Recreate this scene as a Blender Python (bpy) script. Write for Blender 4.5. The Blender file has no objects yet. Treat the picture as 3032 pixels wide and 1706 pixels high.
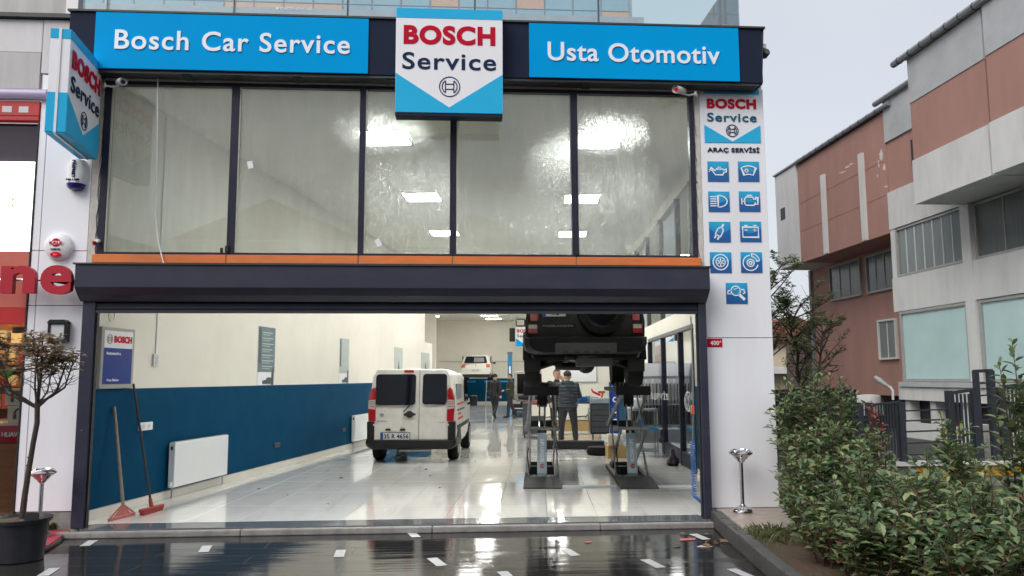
import bpy, bmesh, math, random
from mathutils import Vector, Matrix
R = math.radians
random.seed(7)
scene = bpy.context.scene
col = scene.collection

# ------------------------------------------------------------------ camera
cam_data = bpy.data.cameras.new("camera")
cam = bpy.data.objects.new("camera", cam_data)
col.objects.link(cam)
cam_data.sensor_width = 36.0
cam_data.lens = 36.0 * 2350.0 / 3032.0
cam_data.clip_start = 0.05
cam_data.clip_end = 2000.0
YAW, PITCH, ROLL = R(3.790), R(6.4435), R(0.2147)
fwd = Vector((math.sin(YAW) * math.cos(PITCH), math.cos(YAW) * math.cos(PITCH), math.sin(PITCH)))
rgt = Vector((math.cos(YAW), -math.sin(YAW), 0.0))
upv = rgt.cross(fwd)
rr = rgt * math.cos(ROLL) - upv * math.sin(ROLL)
uu = rgt * math.sin(ROLL) + upv * math.cos(ROLL)
cm = Matrix((rr, uu, -fwd)).transposed().to_4x4()
cm.translation = Vector((0.0, -9.5, 1.72))
cam.matrix_world = cm
scene.camera = cam

# ------------------------------------------------------------------ world: overcast sky
SUN_EL, SUN_AZ = R(44), R(222)          # azimuth clockwise from +Y: behind the camera, a little left
world = bpy.data.worlds.new("World")
scene.world = world
world.use_nodes = True
wn = world.node_tree
wn.nodes.clear()
w_out = wn.nodes.new("ShaderNodeOutputWorld")
w_add = wn.nodes.new("ShaderNodeAddShader")
w_sky = wn.nodes.new("ShaderNodeTexSky")
w_sky.sky_type = 'NISHITA'
w_sky.sun_disc = False
w_sky.sun_elevation = SUN_EL
w_sky.sun_rotation = SUN_AZ
w_sky.dust_density = 4.0
w_bg1 = wn.nodes.new("ShaderNodeBackground")
w_bg1.inputs["Strength"].default_value = 0.03
w_bg2 = wn.nodes.new("ShaderNodeBackground")      # even cloud layer
w_co = wn.nodes.new("ShaderNodeTexCoord")
w_no = wn.nodes.new("ShaderNodeTexNoise")
w_no.inputs["Scale"].default_value = 2.2
w_no.inputs["Detail"].default_value = 5.0
w_no.inputs["Roughness"].default_value = 0.45
w_cr = wn.nodes.new("ShaderNodeValToRGB")
w_cr.color_ramp.elements[0].position = 0.3
w_cr.color_ramp.elements[0].color = (0.72, 0.742, 0.79, 1)
w_cr.color_ramp.elements[1].position = 0.72
w_cr.color_ramp.elements[1].color = (0.85, 0.865, 0.895, 1)
w_bg2.inputs["Strength"].default_value = 0.575
wn.links.new(w_co.outputs["Generated"], w_no.inputs["Vector"])
wn.links.new(w_no.outputs["Fac"], w_cr.inputs["Fac"])
wn.links.new(w_cr.outputs["Color"], w_bg2.inputs["Color"])
wn.links.new(w_sky.outputs["Color"], w_bg1.inputs["Color"])
wn.links.new(w_bg1.outputs[0], w_add.inputs[0])
wn.links.new(w_bg2.outputs[0], w_add.inputs[1])
wn.links.new(w_add.outputs[0], w_out.inputs["Surface"])

sun_d = bpy.data.lights.new("sun", 'SUN')
sun_d.energy = 1.5
sun_d.angle = R(40)
sun_d.color = (1.0, 0.985, 0.96)
sun = bpy.data.objects.new("sun", sun_d)
col.objects.link(sun)
sdir = Vector((math.sin(SUN_AZ) * math.cos(SUN_EL), math.cos(SUN_AZ) * math.cos(SUN_EL), math.sin(SUN_EL)))
sun.rotation_euler = sdir.to_track_quat('Z', 'Y').to_euler()
sun.location = sdir * 40

vs = scene.view_settings
vs.view_transform = 'Standard'
vs.look = 'None'
vs.exposure = 0.45
vs.gamma = 1.0
vs.use_curve_mapping = False
scene.render.resolution_x, scene.render.resolution_y = 1024, 576
scene.render.engine = 'CYCLES'
scene.cycles.use_denoising = True
scene.cycles.max_bounces = 8
scene.cycles.diffuse_bounces = 4
scene.cycles.glossy_bounces = 4
scene.cycles.transmission_bounces = 6
scene.cycles.transparent_max_bounces = 10
scene.cycles.caustics_reflective = False
scene.cycles.caustics_refractive = False
scene.cycles.sample_clamp_indirect = 6.0

# ------------------------------------------------------------------ materials
MATS = {}
def mat(name, color, rough=0.5, metal=0.0, spec=0.5, var=0.06, vscale=6.0, bump=0.0, bscale=40.0, coat=0.0,
        dirt=None, dirt_amt=0.0, dirt_scale=2.0, stretch=None, rvar=0.0):
    """Principled material with noise-driven colour variation, fine relief and optional dirt."""
    if name in MATS:
        return MATS[name]
    m = bpy.data.materials.new(name)
    m.use_nodes = True
    nt = m.node_tree
    b = nt.nodes["Principled BSDF"]
    b.inputs["Roughness"].default_value = rough
    b.inputs["Metallic"].default_value = metal
    b.inputs["Specular IOR Level"].default_value = spec
    b.inputs["Coat Weight"].default_value = coat
    b.inputs["Coat Roughness"].default_value = 0.08
    tc = nt.nodes.new("ShaderNodeTexCoord")
    mp = nt.nodes.new("ShaderNodeMapping")
    if stretch:
        mp.inputs["Scale"].default_value = stretch
    nt.links.new(tc.outputs["Object"], mp.inputs["Vector"])
    n = nt.nodes.new("ShaderNodeTexNoise")
    n.inputs["Scale"].default_value = vscale
    n.inputs["Detail"].default_value = 6.0
    n.inputs["Roughness"].default_value = 0.6
    nt.links.new(mp.outputs[0], n.inputs["Vector"])
    c = color
    ramp = nt.nodes.new("ShaderNodeValToRGB")
    ramp.color_ramp.elements[0].position = 0.28
    ramp.color_ramp.elements[1].position = 0.72
    ramp.color_ramp.elements[0].color = (c[0] * (1 - var), c[1] * (1 - var), c[2] * (1 - var), 1)
    ramp.color_ramp.elements[1].color = (min(1, c[0] * (1 + var)), min(1, c[1] * (1 + var)), min(1, c[2] * (1 + var)), 1)
    nt.links.new(n.outputs["Fac"], ramp.inputs["Fac"])
    out = ramp.outputs["Color"]
    if dirt:
        n2 = nt.nodes.new("ShaderNodeTexNoise")
        n2.inputs["Scale"].default_value = dirt_scale
        n2.inputs["Detail"].default_value = 8.0
        n2.inputs["Roughness"].default_value = 0.7
        nt.links.new(mp.outputs[0], n2.inputs["Vector"])
        r2 = nt.nodes.new("ShaderNodeValToRGB")
        r2.color_ramp.elements[0].position = 0.45
        r2.color_ramp.elements[0].color = (0, 0, 0, 1)
        r2.color_ramp.elements[1].position = 0.75
        r2.color_ramp.elements[1].color = (dirt_amt, dirt_amt, dirt_amt, 1)
        nt.links.new(n2.outputs["Fac"], r2.inputs["Fac"])
        mx = nt.nodes.new("ShaderNodeMixRGB")
        nt.links.new(r2.outputs["Color"], mx.inputs["Fac"])
        nt.links.new(out, mx.inputs["Color1"])
        mx.inputs["Color2"].default_value = (*dirt, 1)
        out = mx.outputs["Color"]
    nt.links.new(out, b.inputs["Base Color"])
    if rvar:
        mr = nt.nodes.new("ShaderNodeMapRange")
        mr.inputs["From Min"].default_value = 0.3
        mr.inputs["From Max"].default_value = 0.7
        mr.inputs["To Min"].default_value = max(0.01, rough - rvar)
        mr.inputs["To Max"].default_value = min(1.0, rough + rvar)
        nt.links.new(n.outputs["Fac"], mr.inputs["Value"])
        nt.links.new(mr.outputs[0], b.inputs["Roughness"])
    if bump:
        n3 = nt.nodes.new("ShaderNodeTexNoise")
        n3.inputs["Scale"].default_value = bscale
        n3.inputs["Detail"].default_value = 4.0
        nt.links.new(mp.outputs[0], n3.inputs["Vector"])
        bp = nt.nodes.new("ShaderNodeBump")
        bp.inputs["Strength"].default_value = bump
        bp.inputs["Distance"].default_value = 0.01
        nt.links.new(n3.outputs["Fac"], bp.inputs["Height"])
        nt.links.new(bp.outputs[0], b.inputs["Normal"])
    MATS[name] = m
    return m

def emit(name, color, strength):
    if name in MATS:
        return MATS[name]
    m = bpy.data.materials.new(name)
    m.use_nodes = True
    nt = m.node_tree
    b = nt.nodes["Principled BSDF"]
    b.inputs["Base Color"].default_value = (*[min(1, c) for c in color], 1)
    b.inputs["Emission Color"].default_value = (*color, 1)
    b.inputs["Emission Strength"].default_value = strength
    MATS[name] = m
    return m

def glass_pane(name, tint=(0.9, 0.95, 0.93), refl=0.08, scatter=0.0, rough=0.2, drops=0.0):
    """Thin glazing: tinted see-through sheet, mirror reflection by angle, optional wet scatter."""
    if name in MATS:
        return MATS[name]
    m = bpy.data.materials.new(name)
    m.use_nodes = True
    nt = m.node_tree
    nt.nodes.clear()
    out = nt.nodes.new("ShaderNodeOutputMaterial")
    tr = nt.nodes.new("ShaderNodeBsdfTransparent")
    tr.inputs["Color"].default_value = (*tint, 1)
    gl = nt.nodes.new("ShaderNodeBsdfGlossy")
    gl.inputs["Roughness"].default_value = 0.02
    gl.inputs["Color"].default_value = (0.95, 0.97, 1.0, 1)
    lw = nt.nodes.new("ShaderNodeFresnel")
    lw.inputs["IOR"].default_value = 1.5
    ad = nt.nodes.new("ShaderNodeMath")
    ad.operation = 'ADD'
    ad.use_clamp = True
    ad.inputs[1].default_value = refl
    nt.links.new(lw.outputs[0], ad.inputs[0])
    base = tr.outputs[0]
    if scatter > 0:
        tc = nt.nodes.new("ShaderNodeTexCoord")
        mp = nt.nodes.new("ShaderNodeMapping")
        mp.inputs["Scale"].default_value = (1.0, 1.0, 0.45)
        nt.links.new(tc.outputs["Object"], mp.inputs["Vector"])
        vo = nt.nodes.new("ShaderNodeTexNoise")
        vo.inputs["Scale"].default_value = 78.0
        vo.inputs["Detail"].default_value = 4.0
        vo.inputs["Roughness"].default_value = 0.75
        nt.links.new(mp.outputs[0], vo.inputs["Vector"])
        big = nt.nodes.new("ShaderNodeTexNoise")
        big.inputs["Scale"].default_value = 0.55
        big.inputs["Detail"].default_value = 2.0
        nt.links.new(tc.outputs["Object"], big.inputs["Vector"])
        bp = nt.nodes.new("ShaderNodeBump")
        bp.inputs["Strength"].default_value = 0.7
        bp.inputs["Distance"].default_value = 0.024
        nt.links.new(vo.outputs["Fac"], bp.inputs["Height"])
        rf = nt.nodes.new("ShaderNodeBsdfRefraction")
        rf.inputs["IOR"].default_value = 1.2
        rf.inputs["Roughness"].default_value = rough
        rf.inputs["Color"].default_value = (*[min(1.0, t * 1.15) for t in tint], 1)
        nt.links.new(bp.outputs[0], rf.inputs["Normal"])
        th = nt.nodes.new("ShaderNodeMapRange")
        th.inputs["From Min"].default_value = 0.35
        th.inputs["From Max"].default_value = 0.65
        th.inputs["To Min"].default_value = scatter * 0.45
        th.inputs["To Max"].default_value = scatter
        nt.links.new(big.outputs["Fac"], th.inputs["Value"])
        th2 = nt.nodes.new("ShaderNodeValToRGB")
        th2.color_ramp.elements[0].position = 0.50
        th2.color_ramp.elements[0].color = (0.12, 0.12, 0.12, 1)
        th2.color_ramp.elements[1].position = 0.60
        nt.links.new(vo.outputs["Fac"], th2.inputs["Fac"])
        mu = nt.nodes.new("ShaderNodeMath")
        mu.operation = 'MULTIPLY'
        nt.links.new(th.outputs[0], mu.inputs[0])
        nt.links.new(th2.outputs["Color"], mu.inputs[1])
        m1 = nt.nodes.new("ShaderNodeMixShader")
        nt.links.new(mu.outputs[0], m1.inputs["Fac"])
        nt.links.new(tr.outputs[0], m1.inputs[1])
        nt.links.new(rf.outputs[0], m1.inputs[2])
        df = nt.nodes.new("ShaderNodeBsdfDiffuse")
        df.inputs["Color"].default_value = (0.62, 0.64, 0.64, 1)
        stk = nt.nodes.new("ShaderNodeTexNoise")
        stk.inputs["Scale"].default_value = 3.0
        stk.inputs["Detail"].default_value = 6.0
        mp2 = nt.nodes.new("ShaderNodeMapping")
        mp2.inputs["Scale"].default_value = (2.5, 1.0, 0.35)
        nt.links.new(tc.outputs["Object"], mp2.inputs["Vector"])
        nt.links.new(mp2.outputs[0], stk.inputs["Vector"])
        fr = nt.nodes.new("ShaderNodeMapRange")
        fr.inputs["From Min"].default_value = 0.3
        fr.inputs["From Max"].default_value = 0.7
        fr.inputs["To Min"].default_value = 0.07
        fr.inputs["To Max"].default_value = 0.17
        nt.links.new(stk.outputs["Fac"], fr.inputs["Value"])
        m2 = nt.nodes.new("ShaderNodeMixShader")
        nt.links.new(fr.outputs[0], m2.inputs["Fac"])
        nt.links.new(m1.outputs[0], m2.inputs[1])
        nt.links.new(df.outputs[0], m2.inputs[2])
        base = m2.outputs[0]
    mx = nt.nodes.new("ShaderNodeMixShader")
    nt.links.new(ad.outputs[0], mx.inputs["Fac"])
    nt.links.new(base, mx.inputs[1])
    nt.links.new(gl.outputs[0], mx.inputs[2])
    nt.links.new(mx.outputs[0], out.inputs["Surface"])
    MATS[name] = m
    return m

# ------------------------------------------------------------------ mesh helpers
class MB:
    def __init__(s):
        s.v = []
        s.f = []
    def add(s, vs, fs):
        o = len(s.v)
        s.v += [tuple(v) for v in vs]
        s.f += [tuple(i + o for i in f) for f in fs]
        return s
    def box(s, x0, x1, y0, y1, z0, z1):
        vs = [(x0, y0, z0), (x1, y0, z0), (x1, y1, z0), (x0, y1, z0), (x0, y0, z1), (x1, y0, z1), (x1, y1, z1), (x0, y1, z1)]
        return s.add(vs, [(0, 3, 2, 1), (4, 5, 6, 7), (0, 1, 5, 4), (1, 2, 6, 5), (2, 3, 7, 6), (3, 0, 4, 7)])
    def obox(s, c, size, rot=(0, 0, 0)):
        from mathutils import Euler
        M = Matrix.Translation(Vector(c)) @ Euler(rot).to_matrix().to_4x4()
        hx, hy, hz = size[0] / 2, size[1] / 2, size[2] / 2
        vs = [M @ Vector(p) for p in [(-hx, -hy, -hz), (hx, -hy, -hz), (hx, hy, -hz), (-hx, hy, -hz), (-hx, -hy, hz), (hx, -hy, hz), (hx, hy, hz), (-hx, hy, hz)]]
        return s.add(vs, [(0, 3, 2, 1), (4, 5, 6, 7), (0, 1, 5, 4), (1, 2, 6, 5), (2, 3, 7, 6), (3, 0, 4, 7)])
    def bar(s, p, q, w, h, up=(0, 0, 1)):
        p, q = Vector(p), Vector(q)
        d = (q - p).normalized()
        u = Vector(up)
        if abs(d.dot(u)) > 0.98:
            u = Vector((1, 0, 0))
        a = d.cross(u).normalized() * (w / 2)
        b = a.cross(d).normalized() * (h / 2)
        vs = [p - a - b, p + a - b, p + a + b, p - a + b, q - a - b, q + a - b, q + a + b, q - a + b]
        return s.add(vs, [(0, 3, 2, 1), (4, 5, 6, 7), (0, 1, 5, 4), (1, 2, 6, 5), (2, 3, 7, 6), (3, 0, 4, 7)])
    def prism(s, pts, d0, d1, axis='y'):
        """extrude polygon (a,b) along axis; y: (x,z), x: (y,z), z: (x,y)"""
        n = len(pts)
        def P(a, b, d):
            return (a, d, b) if axis == 'y' else ((d, a, b) if axis == 'x' else (a, b, d))
        vs = [P(a, b, d0) for a, b in pts] + [P(a, b, d1) for a, b in pts]
        fs = [tuple(range(n)), tuple(range(2 * n - 1, n - 1, -1))]
        for i in range(n):
            j = (i + 1) % n
            fs.append((i, i + n, j + n, j))
        return s.add(vs, fs)
    def tube(s, pts, r, n=8, cap=True):
        pts = [Vector(p) for p in pts]
        k = len(pts)
        rs = r if isinstance(r, (list, tuple)) else [r] * k
        vs, fs = [], []
        prev = None
        for i, p in enumerate(pts):
            d = (pts[min(i + 1, k - 1)] - pts[max(i - 1, 0)])
            d = d.normalized() if d.length > 1e-9 else Vector((0, 0, 1))
            if prev is None:
                u = Vector((0, 0, 1)) if abs(d.z) < 0.9 else Vector((1, 0, 0))
                a = d.cross(u).normalized()
            else:
                a = prev - d * prev.dot(d)
                a = a.normalized() if a.length > 1e-6 else d.orthogonal().normalized()
            prev = a
            b = d.cross(a)
            for j in range(n):
                t = 2 * math.pi * j / n
                vs.append(p + (a * math.cos(t) + b * math.sin(t)) * rs[i])
        for i in range(k - 1):
            for j in range(n):
                j2 = (j + 1) % n
                fs.append((i * n + j, i * n + j2, (i + 1) * n + j2, (i + 1) * n + j))
        if cap:
            fs.append(tuple(range(n - 1, -1, -1)))
            fs.append(tuple((k - 1) * n + j for j in range(n)))
        return s.add(vs, fs)
    def lathe(s, prof, c=(0, 0, 0), n=24, axis='z'):
        """prof: (r,h) pairs from bottom to top"""
        vs, fs = [], []
        k = len(prof)
        for r, h in prof:
            for j in range(n):
                t = 2 * math.pi * j / n
                a, b = r * math.cos(t), r * math.sin(t)
                v = (a, b, h) if axis == 'z' else ((a, h, b) if axis == 'y' else (h, a, b))
                vs.append((v[0] + c[0], v[1] + c[1], v[2] + c[2]))
        for i in range(k - 1):
            for j in range(n):
                j2 = (j + 1) % n
                fs.append((i * n + j, i * n + j2, (i + 1) * n + j2, (i + 1) * n + j))
        fs.append(tuple(range(n - 1, -1, -1)))
        fs.append(tuple((k - 1) * n + j for j in range(n)))
        return s.add(vs, fs)
    def ribbon(s, pts, w, y, t=0.006, closed=False):
        """flat stroke in the xz plane, facing -y"""
        P = [Vector((a, 0, b)) for a, b in pts]
        n = len(P)
        L, Rr = [], []
        for i in range(n):
            if closed:
                a, b = P[i - 1], P[(i + 1) % n]
            else:
                a, b = P[max(i - 1, 0)], P[min(i + 1, n - 1)]
            d = (b - a).normalized()
            nn = Vector((-d.z, 0, d.x))
            d1 = (P[i] - a)
            if d1.length > 1e-9 and (b - P[i]).length > 1e-9:
                d1.normalize()
                cs = max(0.5, abs(Vector((-d1.z, 0, d1.x)).dot(nn)))
            else:
                cs = 1.0
            L.append(P[i] + nn * (w / 2 / cs))
            Rr.append(P[i] - nn * (w / 2 / cs))
        m = n if closed else n - 1
        for i in range(m):
            j = (i + 1) % n
            q = [L[i], L[j], Rr[j], Rr[i]]
            vs = [(v.x, y - t, v.z) for v in q] + [(v.x, y, v.z) for v in q]
            s.add(vs, [(0, 1, 2, 3), (7, 6, 5, 4), (0, 4, 5, 1), (1, 5, 6, 2), (2, 6, 7, 3), (3, 7, 4, 0)])
        return s
    def grid(s, rows, closed=False, flip=False):
        """rows of equal-length point lists -> surface"""
        k, n = len(rows), len(rows[0])
        vs = [p for r in rows for p in r]
        fs = []
        for i in range(k - 1):
            for j in range(n if closed else n - 1):
                j2 = (j + 1) % n
                f = (i * n + j, i * n + j2, (i + 1) * n + j2, (i + 1) * n + j)
                fs.append(f[::-1] if flip else f)
        return s.add(vs, fs)
    def mesh(s, name, bevel=0.0, smooth=False, segs=1, recalc=True):
        me = bpy.data.meshes.new(name)
        me.from_pydata(s.v, [], s.f)
        if bevel > 0 or recalc:
            bm = bmesh.new()
            bm.from_mesh(me)
            if recalc:
                bmesh.ops.recalc_face_normals(bm, faces=bm.faces)
            if bevel > 0:
                es = [e for e in bm.edges if len(e.link_faces) == 2 and e.calc_face_angle(0) > 0.5]
                bmesh.ops.bevel(bm, geom=es, offset=bevel, segments=segs, affect='EDGES', profile=0.6, clamp_overlap=True)
            bm.to_mesh(me)
            bm.free()
        if smooth:
            me.polygons.foreach_set("use_smooth", [True] * len(me.polygons))
            try:
                me.set_sharp_from_angle(angle=R(40))
            except Exception:
                pass
        me.update()
        return me

def M4(loc, rz=0.0):
    return Matrix.Translation(Vector(loc)) @ Matrix.Rotation(rz, 4, 'Z')
XF = {}
def thing(name, label, cat, loc=(0, 0, 0), rz=0.0, group=None):
    o = bpy.data.objects.new(name, None)
    o.empty_display_size = 0.1
    col.objects.link(o)
    o.location = loc
    o.rotation_euler = (0, 0, rz)
    XF[o.name] = M4(loc, rz)
    tag(o, label, cat, group)
    return o
def tag(o, label=None, cat=None, group=None, kind=None):
    if label: o["label"] = label
    if cat: o["category"] = cat
    if group: o["group"] = group
    if kind: o["kind"] = kind
    return o
def obj(name, mb, m, parent=None, bevel=0.0, smooth=False, segs=1, world=False, kind=None, label=None, loc=None, rz=0.0, recalc=True):
    me = mb if isinstance(mb, bpy.types.Mesh) else mb.mesh(name, bevel, smooth, segs, recalc)
    if m is not None and (len(me.materials) == 0):
        me.materials.append(MATS[m] if isinstance(m, str) else m)
    o = bpy.data.objects.new(name, me)
    col.objects.link(o)
    if loc is not None:
        o.location = loc
    if rz:
        o.rotation_euler = (0, 0, rz)
    if parent is not None:
        o.parent = parent
        if world:
            W = XF.get(parent.name, Matrix.Identity(4))
            o.matrix_parent_inverse = W.inverted()
    if kind: o["kind"] = kind
    if label: o["label"] = label
    return o
def struct(name, mb, m, label=None, **k):
    o = obj(name, mb, m, **k)
    o["kind"] = "structure"
    if label: o["label"] = label
    return o
def copy_tree(o, parent=None):
    c = o.copy()
    col.objects.link(c)
    if o.name in XF:
        XF[c.name] = XF[o.name]
    if parent is not None:
        c.parent = parent
    for ch in list(o.children):
        copy_tree(ch, c)
    return c

# ------------------------------------------------------------------ lettering (built-in font, turned into mesh)
def _txt(s, space, bold, depth):
    cu = bpy.data.curves.new("lettering", 'FONT')
    cu.body = s
    cu.size = 1.0
    cu.space_character = space
    cu.offset = bold
    cu.extrude = depth
    cu.resolution_u = 5
    o = bpy.data.objects.new("lettering", cu)
    col.objects.link(o)
    dg = bpy.context.evaluated_depsgraph_get()
    me = bpy.data.meshes.new_from_object(o.evaluated_get(dg))
    bpy.data.objects.remove(o)
    bpy.data.curves.remove(cu)
    return me
def _ext(me):
    xs = [v.co.x for v in me.vertices]
    ys = [v.co.y for v in me.vertices]
    return min(xs), max(xs), min(ys), max(ys)
CAPH = None
def lettering(name, s, m, parent, x0, x1, zb, cap, y, bold=0.0, depth=0.006, frame=None, fixed=False, world=True):
    """Letters from x0 to x1 on baseline zb with capital height cap, standing on plane y and facing -y.
    frame: optional 4x4 matrix for letters on other planes."""
    global CAPH
    if CAPH is None:
        t = _txt("H", 1, 0, 0)
        e = _ext(t)
        CAPH = e[3] - e[2]
        bpy.data.meshes.remove(t)
    sc = cap / (CAPH + 2 * bold)
    a = _txt(s, 1.0, bold, depth / sc / 2)
    wa = _ext(a)
    if len(s) > 1:
        b = _txt(s, 1.4, bold, depth / sc / 2)
        wb = _ext(b)
        k = ((wb[1] - wb[0]) - (wa[1] - wa[0])) / 0.4
        sp = 1.0 + ((x1 - x0) / sc - (wa[1] - wa[0])) / max(k, 1e-6)
        sp = min(max(sp, 0.90), 1.10)
        bpy.data.meshes.remove(b)
        bpy.data.meshes.remove(a)
        a = _txt(s, sp, bold, depth / sc / 2)
        wa = _ext(a)
    sx = (x1 - x0) / (wa[1] - wa[0])
    if len(s) == 1 or fixed:
        sx = sc
    T = Matrix(((sx, 0, 0, x0 - wa[0] * sx), (0, 0, -1.0, y), (0, sc, 0, zb), (0, 0, 0, 1)))
    S = Matrix.Scale(1.0, 4)
    for v in a.vertices:
        c = v.co
        v.co = (c.x * sx + x0 - wa[0] * sx, y - c.z * sc - depth / 2, c.y * sc + zb + bold * sc)
    if frame is not None:
        a.transform(frame)
    a.update()
    a.materials.clear()
    if " " in s:
        return split_words(name, a, m, parent, world, s.count(" ") + 1, frame)
    return obj(name, a, m, parent, world=world)

def split_words(name, me, m, parent, world, k, frame):
    """one object for each word: cut the line of letters at its k-1 widest gaps"""
    n = len(me.vertices)
    root = list(range(n))
    def find(i):
        while root[i] != i:
            root[i] = root[root[i]]
            i = root[i]
        return i
    for e in me.edges:
        a, b = find(e.vertices[0]), find(e.vertices[1])
        if a != b: root[a] = b
    inv = frame.inverted() if frame is not None else Matrix.Identity(4)
    co = [inv @ v.co for v in me.vertices]
    isl = {}
    for i in range(n): isl.setdefault(find(i), []).append(i)
    parts = sorted(((min(co[i].x for i in g), max(co[i].x for i in g), r) for r, g in isl.items()))
    gaps, right = [], parts[0][1]
    for q in range(1, len(parts)):
        gaps.append((parts[q][0] - right, q))
        right = max(right, parts[q][1])
    cuts = sorted(q for _, q in sorted(gaps)[::-1][:k - 1])
    word_of, w = {}, 0
    for q, p in enumerate(parts):
        if q in cuts: w += 1
        word_of[p[2]] = w
    out = None
    for w in range(k):
        idx = [i for i in range(n) if word_of[find(i)] == w]
        if not idx: continue
        mp = {i: j for j, i in enumerate(idx)}
        fs = [[mp[v] for v in p.vertices] for p in me.polygons if p.vertices[0] in mp]
        o = obj(name, MB().add([me.vertices[i].co for i in idx], fs), m, parent, world=world, recalc=False)
        out = out or o
    return out

def glyph(name, ch, m, parent, x0, x1, z0, z1, y, bold=0.05, depth=0.06):
    a = _txt(ch, 1.0, bold, 0.5)
    e = _ext(a)
    for v in a.vertices:
        c = v.co
        v.co = (x0 + (c.x - e[0]) / (e[1] - e[0]) * (x1 - x0), y - (c.z + 0.5) * depth, z0 + (c.y - e[2]) / (e[3] - e[2]) * (z1 - z0))
    a.update()
    a.materials.clear()
    return obj(name, a, m, parent, world=True)

def arc(cx, cz, r, a0, a1, n=16, ry=None):
    ry = ry or r
    return [(cx + r * math.cos(R(a0 + (a1 - a0) * i / n)), cz + ry * math.sin(R(a0 + (a1 - a0) * i / n))) for i in range(n + 1)]
def emblem(mb, cx, cz, r, y, w=None, t=0.006):
    """ringed anchor emblem: circle with an upright H-shaped armature"""
    w = w or r * 0.09
    mb.ribbon(arc(cx, cz, r - w / 2, 0, 360, 40)[:-1], w, y, t, True)
    q = r * 0.70
    a = 56
    ca, sa = q * math.cos(R(a)), q * math.sin(R(a))
    for sgn in (-1, 1):
        mb.ribbon([(cx + sgn * px, cz + pz) for px, pz in [(q * math.cos(R(t0)), q * math.sin(R(t0))) for t0 in range(-a, a + 1, 8)]], w, y, t)
        mb.ribbon([(cx + sgn * ca, cz + sa), (cx + sgn * ca, cz - sa)], w, y, t)
        mb.ribbon([(cx - ca, cz + sgn * q * 0.36), (cx + ca, cz + sgn * q * 0.36)], w, y, t)
    return mb

# ------------------------------------------------------------------ palette
def S(r, g, b, k=1.0):
    f = lambda c: (c / 255 / 12.92 if c / 255 <= 0.04045 else ((c / 255 + 0.055) / 1.055) ** 2.4)
    return (f(r) * k, f(g) * k, f(b) * k)
mat("white_panel", (0.84, 0.85, 0.90), 0.4, var=0.02, vscale=3, dirt=(0.52, 0.50, 0.49), dirt_amt=0.26, dirt_scale=1.5, stretch=(1.6, 1, 0.3))
mat("white_plastic", (0.78, 0.78, 0.79), 0.35, var=0.02)
mat("plaster_edge", (0.55, 0.52, 0.48), 0.85, var=0.15, vscale=12, bump=0.5, bscale=30)
mat("dark_alu", (0.024, 0.026, 0.046), 0.38, var=0.12, vscale=4, spec=0.2, dirt=(0.12, 0.11, 0.12), dirt_amt=0.2, dirt_scale=5)
mat("shutter_paint", (0.028, 0.031, 0.055), 0.33, var=0.10, vscale=2.5, spec=0.5, dirt=(0.10, 0.10, 0.11), dirt_amt=0.25, dirt_scale=3, stretch=(0.4, 1, 1))
mat("black_rubber", (0.010, 0.010, 0.011), 0.6, var=0.2)
mat("sign_navy", (0.022, 0.028, 0.052), 0.35, spec=0.03, var=0.05)
mat("sign_blue", (0.001, 0.33, 0.74), 0.3, spec=0.03, var=0.03, vscale=2)
mat("sign_sky", (0.035, 0.45, 0.77), 0.3, spec=0.03, var=0.02, vscale=2)
mat("sign_white", (0.83, 0.83, 0.87), 0.3, var=0.015)
mat("sign_red", (0.52, 0.012, 0.035), 0.35, spec=0.03, var=0.04)
mat("letter_white", (0.86, 0.87, 0.92), 0.35, var=0.01)
mat("letter_navy", (0.018, 0.035, 0.085), 0.4, spec=0.03, var=0.05)
mat("letter_teal", (0.02, 0.12, 0.20), 0.4, spec=0.03, var=0.05)
mat("orange_tile", (0.72, 0.19, 0.045), 0.4, var=0.12, vscale=14, stretch=(0.3, 1, 1.5), dirt=(0.35, 0.16, 0.09), dirt_amt=0.4, dirt_scale=4)
mat("cream_wall", (0.76, 0.735, 0.655), 0.75, var=0.025, vscale=1.5, bump=0.05, bscale=60, dirt=(0.62, 0.59, 0.51), dirt_amt=0.35, dirt_scale=1.1)
mat("teal_wall", (0.0005, 0.050, 0.115), 0.6, spec=0.05, var=0.05, vscale=1.5, bump=0.03, dirt=(0.008, 0.075, 0.14), dirt_amt=0.5, dirt_scale=2.5)
mat("ceiling_white", (0.74, 0.72, 0.66), 0.85, var=0.03, vscale=1.0)
mat("skirting_tile", (0.72, 0.70, 0.63), 0.12, var=0.03, vscale=3)
mat("grout", (0.20, 0.19, 0.17), 0.8)
mat("concrete", (0.28, 0.27, 0.255), 0.55, var=0.22, vscale=9, bump=0.35, bscale=45, dirt=(0.10, 0.10, 0.095), dirt_amt=0.6, dirt_scale=2.5)
mat("granite_wet", (0.10, 0.11, 0.12), 0.10, var=0.45, vscale=60, rvar=0.06)
mat("kerb_stone", (0.065, 0.065, 0.063), 0.5, var=0.22, vscale=14, bump=0.4, bscale=50, dirt=(0.05, 0.05, 0.05), dirt_amt=0.5, dirt_scale=5)
mat("mortar", (0.33, 0.31, 0.28), 0.85, var=0.15, vscale=20, bump=0.4)
mat("paving_slab", (0.36, 0.30, 0.26), 0.45, var=0.2, vscale=10, bump=0.25, dirt=(0.20, 0.17, 0.15), dirt_amt=0.6, dirt_scale=3)
mat("soil", (0.085, 0.052, 0.034), 0.9, var=0.4, vscale=18, bump=0.9, bscale=30, dirt=(0.05, 0.07, 0.02), dirt_amt=0.8, dirt_scale=4)
mat("road_paint", (0.50, 0.51, 0.52), 0.5, var=0.12, vscale=25, dirt=(0.3, 0.3, 0.3), dirt_amt=0.5, dirt_scale=14)
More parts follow.
